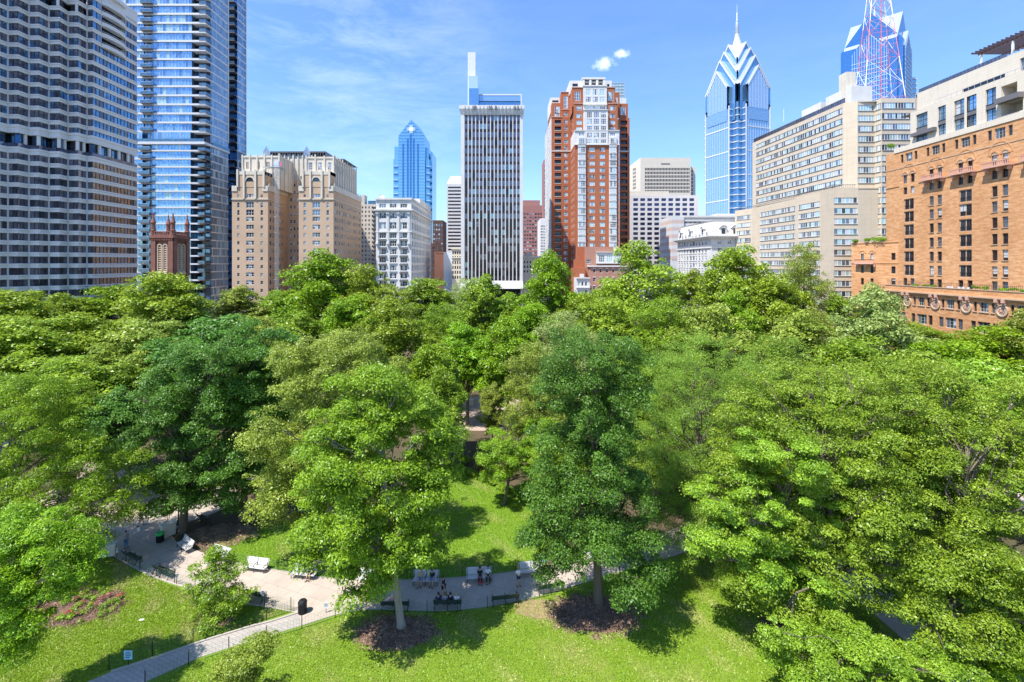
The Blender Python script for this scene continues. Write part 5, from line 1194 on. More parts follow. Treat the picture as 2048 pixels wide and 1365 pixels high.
# ---- orange brick building with cream penthouse
def orange():
    B = Bld('orange_brick_building', (105, 100), 'orange brick building with arched balconies and cream modern penthouse, at the right edge', near=True)
    X = 97.0; yf = X * F / (1772 - CX); m_ = Fr((X, yf), (X, 66)); zt = gz(232, X * F / (2048 - CX)); wall = MB(); tm = MB(); bc = MB()
    up = lambda px: m_.u(px); Yr = X * F / (2003 - CX)
    C6 = lambda x: 1690 + x / 2.2025; R6 = lambda y: 60 + y / 2.2025
    zrow = [gz(R6(y), Yr) for y in (710, 778, 850, 923, 995, 1068, 1135)]
    fr_ = m_
    bays = [(1817.5, 'F'), (1871, 'P'), (1930.5, 'F'), (1999.7, 'P'), (2082, 'F'), (2180, 'P')]
    for px, t in bays:
        u = up(px)
        for k, z in enumerate(zrow):
            if t == 'F' and k < 6: B.win(fr_, u - 1.4, z - 1.25, 2.8, 2.65, 'french')
            elif t == 'P' or k == 6:
                for du in (-1.55, .45): B.win(fr_, u + du, z - .95, 1.1, 2.1, 'sashd'); tm.fbox(fr_, u + du - .1, u + du + 1.2, z - 1.08, z - .96, 0, .12, M['brownlt'])
        # top triple
        zt_ = gz(R6(430), Yr) + .0; zb_ = zt_ - 2.0
        for a, b in ((-2.35, -1.55), (-1.0, 1.0), (1.55, 2.35)): B.win(fr_, u + a, zb_, b - a, 2.0, 'sashd' if b - a < 1 else 'big')
        # arched pair above balcony
        za = gz(R6(578), Yr)
        for du in (-1.6, .5):
            B.win(fr_, u + du, za - .6, 1.1, 2.0, 'sashd'); n = 8; c_ = u + du + .55
            for q in range(n):
                t0, t1 = math.pi * q / n, math.pi * (q + 1) / n; P = lambda r_, t2, d: fr_.pt(c_ + r_ * math.cos(t2), za + 1.4 + r_ * math.sin(t2), d)
                tm.hexa([P(.62, t0, .12), P(.95, t0, .12), P(.95, t0, 0), P(.62, t0, 0), P(.62, t1, .12), P(.95, t1, .12), P(.95, t1, 0), P(.62, t1, 0)], M['orange'])
                tm.face([fr_.pt(c_, za + 1.42, .03), P(.62, t0, .03), P(.62, t1, .03)], M['brownlt'])
        n = 12
        for q in range(n):
            t0, t1 = math.pi * q / n, math.pi * (q + 1) / n; P = lambda r_, t2, d: fr_.pt(u + r_ * math.cos(t2), za + 1.5 + r_ * 1.05 * math.sin(t2), d)
            tm.hexa([P(2.2, t0, .06), P(2.4, t0, .06), P(2.4, t0, 0), P(2.2, t0, 0), P(2.2, t1, .06), P(2.4, t1, .06), P(2.4, t1, 0), P(2.2, t1, 0)], M['orange'])
        if t == 'P' or px > 1900:
            bm = MB(); bm.fbox(fr_, u - 2.6, u + 2.6, za - 1.15, za - .8, 0, 1.2, M['terracotta']); bm.fbox(fr_, u - 2.5, u + 2.5, za - .1, za + .05, .98, 1.15, M['terracotta'])
            for q in range(13): bm.fbox(fr_, u - 2.45 + q * .4, u - 2.3 + q * .4, za - .8, za - .1, 1.0, 1.12, M['terracotta'])
            for a in (-2.2, 0, 2.0): bm.fbox(fr_, u + a, u + a + .3, za - 1.9, za - 1.15, 0, .8, M['terracotta'])
            bm.build('balcony', B.root)
        z = gz(R6(650), Yr)
        for du in (-1.55, .45): B.win(fr_, u + du, z - .1, 1.1, 1.7, 'sashd')
    zs = gz(R6(600), Yr); 
    B.wall(wall, m_, 0, m_.L, 0, zt, M['orange'])
    for a, b in zip([-3] + [up(p) + 2.7 for p, t in bays], [up(p) - 2.7 for p, t in bays] + [m_.L]): 
        if b > a: tm.fbox(m_, max(a, 0), b, zs - .12, zs + .12, 0, .14, M['orange'])
    tm.fbox(m_, 0, m_.L, gz(R6(505), Yr), gz(R6(502), Yr), 0, .08, M['brownlt'])
    # wing facing the camera at the far end
    Yw = 121; wf = Fr((gx(1703, 126), 126), (X - .01, 117.1)); C8 = lambda x: 1690 + x / 5.687; R8 = lambda y: 440 + y / 5.687; zwt = gz(484, Yw)
    for yy in (420, 570, 700): B.wpx(wf, C8(528), C8(574), gz(R8(yy - 40), Yw), 1.75, 'sashd')
    for yy, hh in ((420, 1.7), (560, 1.9), (705, 1.7), (860, 1.9), (1010, 1.9)):
        for a, b in ((182, 214), (290, 324)): B.wpx(wf, C8(a), C8(b), gz(R8(yy - 38), Yw), hh, 'sashd')
    B.wpx(wf, C8(375), C8(415), gz(R8(845), Yw), 1.9, 'sashd')
    B.wall(wall, wf, 0, wf.L, 0, zwt, M['orange']); wl = Fr((wf.A.x + 6, 133), wf.A); B.wall(wall, wl, 0, wl.L, 0, zwt, M['orange']); wall.face([wf.pt(0, zwt - .6), wf.pt(wf.L, zwt - .6), (X, 133, zwt - .6), (wf.A.x + 6, 133, zwt - .6)], M['roofgrey'])
    tm.fbox(wf, -.1, wf.L, gz(R8(497), Yw), gz(R8(489), Yw), 0, .12, M['orange']); tm.fbox(wf, -.12, wf.L, zwt - .3, zwt, -.3, .15, M['orange'])
    u0, u1 = wf.u(C8(128)), wf.u(C8(343)); za = gz(R8(500), Yw); bm = MB(); bm.fbox(wf, u0, u1, za - .1, za + .25, 0, 1.1, M['terracotta']); bm.fbox(wf, u0, u1, za + .95, za + 1.1, .95, 1.1, M['darkmetal'])
    for q in range(16): bm.fbox(wf, u0 + q * (u1 - u0 - .1) / 15, u0 + .1 + q * (u1 - u0 - .1) / 15, za + .25, za + .95, .97, 1.05, M['terracotta'])
    for q in range(3): bm.fbox(wf, u0 + .3 + q * 1.9, u0 + .6 + q * 1.9, za - .8, za - .1, 0, .7, M['terracotta'])
    bm.build('balcony', B.root)
    for cx_ in (198, 307):
        c_ = wf.u(C8(cx_)); n = 8
        for q in range(n):
            t0, t1 = math.pi * q / n, math.pi * (q + 1) / n; P = lambda r_, t2, d: wf.pt(c_ + r_ * math.cos(t2), gz(R8(385), Yw) + .2 + r_ * math.sin(t2), d)
            tm.hexa([P(.55, t0, .1), P(.8, t0, .1), P(.8, t0, 0), P(.55, t0, 0), P(.55, t1, .1), P(.8, t1, .1), P(.8, t1, 0), P(.55, t1, 0)], M['orange'])
    # podium with roundels and roof terrace
    pf = fpx(1771.5, 117, 2048, 85); pf = Fr(pf.A, pf.A + pf.U * (pf.L + 16)); zc = gz(601.4, 85); zp = zc + 1.45
    grp = [[(1777.5, 1782), (1785.5, 1797), (1801, 1806)], [(1826.5, 1832), (1836.5, 1849), (1854, 1859.5)], [(1882.8, 1888.5), (1893, 1908), (1914, 1919.8)], [(1947, 1953.5), (1959, 1977), (1983, 1989.5)], [(2021, 2028.5), (2034.5, 2052), (2060, 2069)]]
    yA = pf.y(1842); z1 = gz(595.2, yA); z2 = gz(611.6, yA)
    for g in grp:
        for i, (a, b) in enumerate(g): B.wpx(pf, a, b, z1, z1 - z2, 'big' if i == 1 else 'sashd'); tm.fbox(pf, pf.u(a) - .1, pf.u(b) + .1, z2 - .15, z2, 0, .14, M['brownlt'])
    z3 = gz(629, pf.y(1844)); low = [[(1793.5, 1800), (1803, 1811)], [(1822.6, 1830.3), (1833.7, 1853.5), (1856.5, 1865)], [(1877.5, 1887), (1890.5, 1912.5), (1916, 1925.5)], [(1941.5, 1951.5), (1955, 1981), (1985.5, 1996.5)], [(2012, 2023), (2028, 2056)]]
    for g in low:
        for i, (a, b) in enumerate(g): B.wpx(pf, a, b, z3, 2.15, 'big' if i == 1 else 'sashd')
    B.wall(wall, pf, 0, pf.L, 0, zp, M['orange']); pl = Fr((pf.A.x + 1, 123), pf.A); B.wall(wall, pl, 0, pl.L, 0, zp, M['orange'])
    wall.face([pf.pt(0, zp - 1.0), pf.pt(pf.L, zp - 1.0), (X + .1, 66, zp - 1.0), (X + .1, 123, zp - 1.0)], M['roofgrey'])
    tm.fbox(pf, -.3, pf.L, zc - .12, zc + .12, 0, .55, M['brownlt']); tm.fbox(pf, -.2, pf.L, zc + .12, zc + .3, 0, .3, M['orange']); tm.fbox(pf, -.1, pf.L, zc - .5, zc - .12, 0, .22, M['orange']); tm.fbox(pf, 0, pf.L, zp - .1, zp + .03, -.35, .1, M['brownlt'])
    rc = [(1815, 605.5), (1871.5, 610), (1933.5, 615), (2005, 621)]
    for px, py in rc:
        u = pf.u(px); z = gz(602, pf.y(1815)) - .15; rr = 1.15; m = MB(); n = 20; P = pf.pt
        ring = lambda r_, d: [P(u + r_ * math.cos(2 * math.pi * k / n), z + r_ * math.sin(2 * math.pi * k / n), d) for k in range(n)]
        for (r0, d0), (r1, d1) in (((rr, 0), (rr, .22)), ((rr, .22), (rr * .8, .22)), ((rr * .8, .22), (rr * .76, .1))):
            A, Bq = ring(r0, d0), ring(r1, d1)
            for k in range(n): m.face([A[k], A[(k + 1) % n], Bq[(k + 1) % n], Bq[k]], M['brownlt'])
        m.face(ring(rr * .76, .1), M['brownlt'])
        for k in range(8): t = 2 * math.pi * k / 8; m.fbox(pf, u + .5 * math.cos(t) - .08, u + .5 * math.cos(t) + .08, z + .5 * math.sin(t) - .08, z + .5 * math.sin(t) + .08, .1, .22, M['terracotta'])
        m.fbox(pf, u - .2, u + .2, z - .25, z + .25, .1, .26, M['terracotta']); m.build('roundel', B.root)
        for du in (-.75, .6):
            m = MB(); m.fbox(pf, u + du - .15, u + du + .25, zc - .75, zc - .12, 0, .8, M['terracotta']); m.fbox(pf, u + du - .1, u + du + .2, zc - 1.15, zc - .75, 0, .4, M['terracotta']); m.build('gargoyle', B.root)
    m = MB()
    m.fbox(pf, 0, pf.L, zp + .95, zp + 1.0, -.3, -.25, M['darkmetal'])
    for q in range(int(pf.L / .35)): m.fbox(pf, q * .35, q * .35 + .04, zp, zp + .95, -.3, -.27, M['darkmetal'])
    m.build('terrace_railing', B.root)
    # cream penthouse
    ph = Fr((X + .2, X * F / (1819 - CX)), (X + .2, 66)); za, zb, zc2 = zt, gz(147, (X) * F / (2032 - CX)), gz(93.6, X * F / (2048 - CX)); pm = MB()
    base = Fr((X - .05, X * F / (1789 - CX)), (X - .05, 66)); tm.fbox(base, 0, base.L, zt - .3, zt + .9, -.4, .1, M['cream'])
    pu = ph.u
    for a, b, c, d in ((1832, 1855, 0, 6.7), (1875.5, 1891.6, .2, 6.7), (1908, 1928.5, .2, 6.8), (1933.5, 1953, .2, 6.8), (1971, 1992, .2, 6.8)):
        zb1 = gz(251.8, X * F / (1953 - CX)); B.win(ph, pu(a), zb1 + 3.6, pu(b) - pu(a), 3.1, 'penth'); B.win(ph, pu(a), zb1 + .1, pu(b) - pu(a), 2.5, 'penth'); ph.holes.append((pu(a), pu(b), zb1 + 2.6, zb1 + 3.6, .3)); tm.fbox(ph, pu(a), pu(b), zb1 + 2.6, zb1 + 3.6, -.3, -.1, M['greymetal'])
        if a in (1832,): tm.fbox(ph, pu(a) - .5, pu(b) + 2.4, zb1 + 1.6, zb1 + 2.4, -.3, .9, M['greymetal'])
    tm.fbox(ph, pu(1928.5), pu(1933.5), gz(251.8, X * F / (1953 - CX)) + .1, gz(251.8, X * F / (1953 - CX)) + 6.7, -.3, -.05, M['greymetal'])
    zq = zt + 1.0; uq0, uq1 = pu(2002), pu(2046)
    ph.holes.append((uq0, uq1, zq + .2, zq + 2.6, 3.0)); ph.holes.append((uq0, uq1 - 1, zq + 3.6, zq + 6.0, 3.0))
    B.wall(pm, ph, 0, ph.L, za - .5, zb, M['cream']); tm.fbox(ph, uq0 - .3, uq1 + .2, zq + 2.6, zq + 3.6, -.2, 1.1, M['greymetal'])
    roofq(pm, X + .2, X + 30, 66, 117, zb - .2, M['roofgrey'])
    ph2 = Fr((X + 1.4, X * F / (1819 - CX) - .5), (X + 1.4, 66)); 
    ph2.holes.append((ph2.u(1925), ph2.u(2010), zb + .6, zb + 1.4, .4)); ph2.holes.append((ph2.u(2040), ph2.u(2060), zb + .6, zb + 3, .4)); tm.fbox(ph2, ph2.u(1925), ph2.u(2010), zb + .6, zb + 1.4, -.4, -.3, M['g_dark']); tm.fbox(ph2, ph2.u(2040), ph2.u(2060), zb + .6, zb + 3, -.4, -.3, M['g_mid'])
    B.wall(pm, ph2, 0, ph2.L, zb - .3, zc2, M['cream']); end = Fr((X + 24, ph.A.y), (X + .2, ph.A.y)); 
    pm.face([(X + .2, ph.A.y, za - .5), (X + 24, ph.A.y, za - .5), (X + 24, ph.A.y, zc2), (X + 1.4, ph.A.y, zc2), (X + 1.4, ph.A.y, zb), (X + .2, ph.A.y, zb)], M['cream']); roofq(pm, X + 1.4, X + 30, 66, ph.A.y, zc2 - .2, M['roofgrey'])
    pm.build('penthouse_wall', B.root)
    m = MB(); m.fbox(ph2, 0, ph2.L * .42, zc2 + .9, zc2 + 1.0, -.5, -.4, M['darkmetal'])
    for q in range(int(ph2.L * .42 / .8)): m.fbox(ph2, q * .8, q * .8 + .06, zc2, zc2 + .95, -.48, -.42, M['darkmetal'])
    m.fbox(ph2, 0, ph2.L * .42, zc2 + .05, zc2 + .85, -.46, -.44, M['g_smoke']); m.fbox(ph, pu(1868), ph.L, zb + .9, zb + .96, -.2, -.14, M['steel'])
    for q in range(30): m.fbox(ph, pu(1868) + q * 1.3, pu(1868) + q * 1.3 + .05, zb, zb + .9, -.2, -.15, M['steel'])
    m.build('railing', B.root)
    wall.build('brick_wall', B.root); tm.build('trim', B.root); B.finish()
    # dark timber pergola on the roof
    P = empty('pergola', (X + 4, 90, zc2), 'dark timber pergola on the roof of the cream penthouse', 'pergola'); m = MB()
    y0, y1 = X * F / (1935 - CX), 80; zz = zc2 + 3.3; m.box(X + 2.2, X + 2.5, y1, y0, zz - .3, zz, M['spandrel']); m.box(X + 7.2, X + 7.5, y1, y0, zz - .3, zz, M['spandrel']); m.build('beam', P)
    m = MB(); n = 24
    for q in range(n): y = y1 + (y0 - y1) * q / (n - 1); m.box(X + .8, X + 9, y - .06, y + .06, zz + .003, zz + .35, M['spandrel'])
    m.build('rafters', P)
    for q in range(4):
        y = y1 + .5 + (y0 - y1 - 1) * q / 3
        for x in (X + 2.2, X + 7.2): m = MB(); m.box(x, x + .3, y - .15, y + .15, zc2 - .2, zz - .303, M['whitemetal']); m.build('post', P)
    # terrace pots and chairs
    rng = random.Random(8); k = 0
    for px, kind in ((1935, 'tree'), (1954, 'tree'), (1815, 'shrub'), (1838, 'shrub'), (1848, 'shrub'), (1990, 'shrub'), (2008, 'tree'), (2030, 'shrub'), (2044, 'shrub')):
        u = pf.u(px) if px < 2048 else pf.L; q = pf.pt(u, zp - 1.0, -1.6); k += 1
        what = {1935: 'left of two white tub planters on the brick podium terrace', 1954: 'right of two white tub planters on the brick podium terrace', 1815: 'dark leafy pot shrub at far end of the brick podium terrace', 1838: 'bright green pot shrub on the brick podium terrace', 1848: 'bright green pot shrub beside terrace chairs, above the second roundel', 1990: 'low dark shrub below paired windows on the podium terrace', 2008: 'tall potted plant on the podium terrace above the last roundel', 2030: 'low hedge box on podium terrace right of the tall potted plant', 2044: 'last hedge box of the podium terrace at right photo edge'}[px]
        t = empty('potted_plant', q, what, 'potted plant', 'potted plants on the brick podium terrace'); m = MB(); m.lathe(q, [(.3, 0), (.42, .75), (.36, .75)], M['whitemetal'] if kind == 'tree' else M['terracotta'], 10); m.build('pot', t); POTS.append((t, q + Vector((0, 0, .8 if kind == 'shrub' else 1.2)), .75 if kind == 'shrub' else .6))
    for i, px in enumerate((1796, 1803, 1873, 1880, 1894, 1902, 1912)):
        q = pf.pt(pf.u(px), zp - 1.0, -2.2); wd = ['dark chair first from the far end of the podium terrace', 'dark chair second from the far end of the podium terrace', 'chair above the second roundel on the podium terrace', 'white chair right of the second roundel on the podium terrace', 'chair between second and third roundel, podium terrace', 'white slatted chair left of the third roundel terrace planters', 'white chair nearest the left white tub planter'][i]
        t = empty('terrace_chair', q, wd, 'chair', 'chairs on the brick podium terrace'); mm = M['darkmetal'] if i < 2 else M['whitemetal']
        m = MB(); m.box(q.x - .3, q.x + .3, q.y - .3, q.y + .3, q.z + .42, q.z + .48, mm); m.build('seat', t); m = MB(); m.box(q.x + .25, q.x + .31, q.y - .3, q.y + .3, q.z + .48, q.z + 1.25, mm); m.build('backrest', t)
        for a in (-.27, .25):
            for b in (-.27, .25): m = MB(); m.box(q.x + a, q.x + a + .04, q.y + b, q.y + b + .04, q.z, q.z + .42, mm); m.build('leg', t)
    for px, Yq, z, s, lb in ((1712, 125.2, zwt, .8, 'white-flowered shrub at the left end of the brick wing roof'), (1735, 123, zwt, 1.0, 'light green shrub in the middle of the brick wing roof'), (1752, 121.5, zwt, 1.3, 'wide yellow-green grassy shrub on the brick wing roof'), (1766, 120, zwt, 1.2, 'grassy shrub trailing over the right end of brick wing roof'), (1783, 124, gz(296, 124), 1.2, 'round bush on terrace beside top of the brick wall')):
        q = Vector((gx(px, Yq), Yq, z - .7)); t = empty('roof_shrub', q, lb, 'shrub'); POTS.append((t, q + Vector((0, 0, .9)), s))
POTS = []
orange()
# ==================================================================== foliage, trees
def leafmat(name, c1, c2, trans=.33, rough=.42):
    m, nt, b, o = newmat(name)
    at = nn(nt, 'ShaderNodeAttribute', attribute_name='rnd'); oi = nt.nodes.new('ShaderNodeObjectInfo')
    c = mixc(nt, at.outputs['Fac'], c1, c2)
    hs = nt.nodes.new('ShaderNodeHueSaturation'); nt.links.new(c, hs.inputs['Color']); hs.inputs['Saturation'].default_value = 1.03
    nt.links.new(ramp(nt, oi.outputs['Random'], 0, 1, 0.486, .503), hs.inputs['Hue']); nt.links.new(ramp(nt, oi.outputs['Random'], 0, 1, .88, 1.12), hs.inputs['Value'])
    nt.links.new(hs.outputs[0], b.inputs['Base Color']); b.inputs['Roughness'].default_value = .42; b.inputs['Specular IOR Level'].default_value = .38
    tr = nt.nodes.new('ShaderNodeBsdfTranslucent'); ms = nt.nodes.new('ShaderNodeMixShader'); ms.inputs[0].default_value = trans
    g = nt.nodes.new('ShaderNodeGamma'); nt.links.new(hs.outputs[0], g.inputs[0]); g.inputs[1].default_value = .75
    nt.links.new(g.outputs[0], tr.inputs[0]); nt.links.new(b.outputs[0], ms.inputs[1]); nt.links.new(tr.outputs[0], ms.inputs[2]); nt.links.new(ms.outputs[0], o.inputs[0])
    return m
LM = {'yellow': leafmat('leaves_yellow_green', (.34, .47, .040), (.10, .18, .012)),
      'bright': leafmat('leaves_bright_green', (.29, .48, .028), (.075, .18, .008)),
      'mid': leafmat('leaves_mid_green', (.30, .46, .035), (.07, .16, .011)),
      'dark': leafmat('leaves_dark_green', (.15, .34, .045), (.04, .12, .014)),
      'olive': leafmat('leaves_olive_green', (.38, .48, .075), (.11, .18, .017)),
      'pale': leafmat('leaves_pale_green', (.40, .49, .15), (.16, .25, .05)),
      'oak': leafmat('leaves_fresh_oak_green', (.35, .52, .055), (.08, .18, .012)),
      'locust': leafmat('leaves_feathery_green', (.28, .43, .055), (.10, .19, .018))}
BARK = stone('bark', (.17, .135, .10), var=.35, streak=.3); BARKL = stone('pale_bark', (.36, .32, .26), var=.35, streak=.25)
def leaves(name, blobs, n, size, seed, flat=.75, droop=.0, mat=None, inner=.5, asp=.55):
    rg = np.random.default_rng(seed); B_ = np.asarray(blobs, float); wgt = B_[:, 3] ** 2; wgt /= wgt.sum()
    k = rg.choice(len(B_), n, p=wgt); d = rg.normal(size=(n, 3)); d /= np.linalg.norm(d, axis=1)[:, None]
    d[:, 2] = np.where(d[:, 2] < -.25, -d[:, 2], d[:, 2])
    rr = rg.uniform(inner, 1.0, n) ** .45; r = B_[k, 3] * rr
    loose = rg.random(n) < .22; r = np.where(loose, B_[k, 3] * rg.uniform(1.0, 1.45, n), r); P = B_[k, :3] + d * r[:, None] * np.array([1, 1, flat]); P[:, 2] -= droop * (d[:, 0] ** 2 + d[:, 1] ** 2) * B_[k, 3]
    nrm = d * .75 + np.array([0, 0, .45]) + rg.normal(size=(n, 3)) * .55; nrm /= np.linalg.norm(nrm, axis=1)[:, None]
    t = rg.normal(size=(n, 3)); t -= nrm * (t * nrm).sum(1)[:, None]; t /= np.linalg.norm(t, axis=1)[:, None]; b = np.cross(nrm, t)
    s = size * 1.25 * rg.uniform(.45, 1.4, n)[:, None]
    V = np.empty((n, 4, 3)); V[:, 0] = P - t * s * .5; V[:, 1] = P + b * s * asp * .5 + t * s * .05 + nrm * s * .08; V[:, 2] = P + t * s * .5; V[:, 3] = P - b * s * asp * .5 + t * s * .05 + nrm * s * .08
    me = bpy.data.meshes.new(name); me.vertices.add(n * 4); me.vertices.foreach_set('co', V.reshape(-1).astype(np.float32))
    me.loops.add(n * 4); me.loops.foreach_set('vertex_index', np.arange(n * 4, dtype=np.int32)); me.polygons.add(n)
    me.polygons.foreach_set('loop_start', np.arange(0, n * 4, 4, dtype=np.int32)); me.polygons.foreach_set('loop_total', np.full(n, 4, np.int32))
    blobr = rg.uniform(0, 1, len(B_))[k]; val = np.clip(rg.uniform(0, 1, n) * .7 + blobr * .4 - .05, 0, 1)
    me.update(calc_edges=True); a = me.attributes.new('rnd', 'FLOAT', 'POINT'); a.data.foreach_set('value', np.repeat(val, 4).astype(np.float32))
    if mat: me.materials.append(mat)
    return me
def shell(ell, br, dens, rng, keep=.62):
    """blob centres over a union of ellipsoids (x,y,z,rx,ry,rz)"""
    out_ = []
    for i, (x, y, z, a, b, c) in enumerate(ell):
        area = 4 * math.pi * ((a * b) ** 1.6 + (a * c) ** 1.6 + (b * c) ** 1.6) / 3 if False else 4 * math.pi * (((a * b) ** 1.6 + (a * c) ** 1.6 + (b * c) ** 1.6) / 3) ** (1 / 1.6)
        n = max(5, int(dens * area / (math.pi * br * br)))
        for q in range(n):
            u = Vector((rng.gauss(0, 1), rng.gauss(0, 1), rng.gauss(0, 1))).normalized(); f = rng.uniform(.6, 1.17) if rng.random() < .8 else rng.uniform(.2, .6)
            p = Vector((x + u.x * a * f, y + u.y * b * f, z + u.z * c * f))
            if any(j != i and ((p.x - e[0]) / e[3]) ** 2 + ((p.y - e[1]) / e[4]) ** 2 + ((p.z - e[2]) / e[5]) ** 2 < keep ** 2 for j, e in enumerate(ell)): continue
            out_.append((p.x, p.y, p.z, br * rng.choice([.45, .6, .8, 1.0, 1.3])))
    return out_
def trunk_mb(base, top, r, blobs, rng, mat, nl=26, fork=.35, lean=(0, 0)):
    """tapered trunk with limbs to the blob centres"""
    mb = MB(); pts = []; rad = []; n = 7; b = Vector(base); t = Vector(top)
    for i in range(n + 1):
        f = i / n; p = b.lerp(t, f) + Vector((math.sin(f * 5 + r * 9) * .22, math.cos(f * 4 + r * 5) * .2, 0)) * (f > 0) * f
        pts.append(p); rad.append(r * (1.5 if i == 0 else 1) * (1 - .82 * f) + .02)
    pts.insert(1, b.lerp(t, .03)); rad.insert(1, r * 1.08)
    mb.tube(pts, rad, mat, 9)
    bl = [q for q in blobs]; rng.shuffle(bl)
    for q in bl[:nl]:
        c = Vector(q[:3]); f = min(.92, max(fork, (c.z - b.z) / max(t.z - b.z, 1) - rng.uniform(.18, .4))); s = b.lerp(t, f); L_ = (c - s).length
        m1 = s.lerp(c, .35) + Vector((0, 0, L_ * .06)) + Vector((rng.gauss(0, .05), rng.gauss(0, .05), 0)) * L_; m2 = s.lerp(c, .7) + Vector((rng.gauss(0, .05), rng.gauss(0, .05), rng.gauss(.02, .03))) * L_
        r0 = max(.035, r * (1 - .75 * f) * .5 * min(1, L_ / 5))
        mb.tube([s, m1, m2, c], [r0, r0 * .7, r0 * .42, .02], mat, 5, cap=False)
        for w_ in range(3):
            e = c + Vector((rng.gauss(0, 1), rng.gauss(0, 1), rng.gauss(.3, .8))) * q[3] * .6; mb.tube([m2, m2.lerp(e, .55) + Vector((0, 0, .1)), e], [r0 * .38, r0 * .22, .012], mat, 4, cap=False)
    return mb
TREEG = 'trees of the square'
def own_tree(label, px, py, lobes, br, nleaf, size, mat, seed, tr=.38, bark=None, toppx=None, flat=.75, dens=.92, droop=0, name='park_tree', nl=40, group=TREEG, asp=.55, inner=.5):
    """a tree of its own: foot at a photo point, crown lobes given as (px, py, half width px, half height px, metres nearer or farther)"""
    g = gp(px, py); Y = g.y; rng = random.Random(seed); ell = []
    for (lx, ly, rx, rz, dy) in lobes:
        yy = Y + dy; k = yy / F; ell.append((gx(lx, yy) - g.x, dy, gz(ly, yy), rx * k * .93, rx * k * .86, rz * k * .93))
    bl = shell(ell, br, dens, rng)
    zt = max(e[2] + e[5] for e in ell) * .86; ex = sum(e[0] * e[3] for e in ell) / sum(e[3] for e in ell); ey = sum(e[1] * e[3] for e in ell) / sum(e[3] for e in ell)
    root = empty(name, g, label, 'tree', group)
    top = (ex * .8, ey * .8, zt * .86)
    t = trunk_mb((0, 0, -.1), top, tr, bl, rng, bark or BARK, nl); t.build('trunk', root, loc=(0, 0, 0), smooth=True)
    o = bpy.data.objects.new('crown', leaves('crown', bl, int(nleaf * 1.6), size * .84, seed, flat, droop, LM[mat], inner, asp)); COL.objects.link(o); o.parent = root
    return root
# --- near trees, each shaped after the photograph
own_tree('tall full maple with pale trunk standing in a mulch ring at lower centre', 803, 1254, [(765, 825, 112, 80, 0), (690, 845, 65, 55, 0), (870, 960, 48, 65, 0), (745, 950, 138, 120, 0), (700, 905, 85, 85, 1), (845, 900, 70, 95, 0), (740, 1040, 120, 75, -2), (700, 1130, 46, 34, -2.5), (730, 1180, 36, 28, -3), (835, 1090, 56, 65, -2.5), (640, 1080, 48, 45, -1.5), (790, 1120, 50, 45, -2.5), (772, 772, 50, 40, 0), (655, 1010, 50, 48, 0)],
         .85, 98000, .19, 'mid', 11, .31, BARKL)
own_tree('dark green dense linden with drooping lower clumps, trunk right of centre', 1197, 1206, [(1185, 760, 95, 85, 0), (1180, 880, 112, 110, -.5), (1225, 1000, 88, 90, -2), (1240, 1110, 62, 75, -4), (1215, 1055, 80, 60, -3), (1260, 1180, 40, 42, -5), (1110, 1020, 68, 70, -2.5), (1085, 1080, 52, 50, -3), (1125, 1125, 50, 52, -3.5), (1100, 970, 55, 45, -2), (1180, 700, 85, 50, 0), (1130, 770, 65, 60, 0), (1250, 755, 60, 60, 0), (1290, 1080, 50, 55, -3), (1250, 830, 60, 90, -1)],
         .85, 110000, .17, 'dark', 12, .40, BARK, flat=.7, droop=.2)
own_tree('olive yellow plane tree behind and left of the tall maple', 668, 1120, [(660, 770, 120, 80, 0), (640, 880, 130, 110, 0), (760, 790, 75, 90, 2), (580, 930, 75, 90, -1), (545, 1000, 50, 50, -1.5), (600, 720, 70, 50, 1), (700, 700, 80, 45, 2), (640, 990, 70, 55, 0)],
         .95, 90000, .19, 'olive', 13, .45, BARKL)
own_tree('dark horse chestnut with layered boughs shading the left path corner', 365, 1064, [(440, 720, 95, 55, 1), (370, 800, 95, 75, 0), (480, 800, 75, 80, 1), (330, 900, 70, 75, -1), (400, 930, 75, 60, -1), (300, 840, 45, 60, -.5), (370, 985, 50, 30, -1.5), (450, 900, 70, 75, 0)],
         1.05, 90000, .21, 'dark', 14, .42, BARK, flat=.5, droop=.35)
own_tree('second dark chestnut behind the benches, right of the path corner tree', 487, 1040, [(490, 760, 85, 80, 0), (500, 880, 62, 90, 0), (470, 970, 52, 45, -1), (540, 820, 50, 80, 1), (515, 690, 70, 45, 0)], 1.05, 62000, .22, 'dark', 15, .40, BARK, flat=.5, droop=.35)
own_tree('bright green zelkova with arching sprays along the left edge', -30, 1150, [(60, 850, 130, 90, 1), (110, 960, 120, 80, 0), (30, 990, 120, 80, 0), (165, 1040, 80, 50, 0), (190, 930, 70, 60, 1), (225, 1000, 60, 42, 0), (-40, 900, 100, 120, 1), (90, 780, 65, 45, 1), (0, 800, 80, 50, 1)],
         .85, 100000, .18, 'bright', 16, .40, BARK, flat=.42, droop=.45, asp=.42)
own_tree('lower zelkova with arching sprays in the lower left corner', -40, 1440, [(50, 1120, 110, 55, 0), (0, 1180, 80, 70, 0), (80, 1190, 70, 50, -.5), (150, 1130, 60, 40, .5), (10, 1270, 55, 50, -1), (60, 1060, 80, 45, 1), (130, 1075, 60, 35, 1)],
         .75, 60000, .15, 'bright', 26, .30, BARK, flat=.42, droop=.45, asp=.42)
own_tree('small airy ornamental tree on the left lawn by the curved path', 432, 1240, [(430, 1150, 50, 42, 0), (400, 1190, 32, 28, 0), (462, 1185, 38, 32, 0), (425, 1115, 26, 20, 0), (440, 1220, 45, 18, 0)], .48, 13500, .13, 'mid', 17, .10, BARK, dens=.8, nl=40)
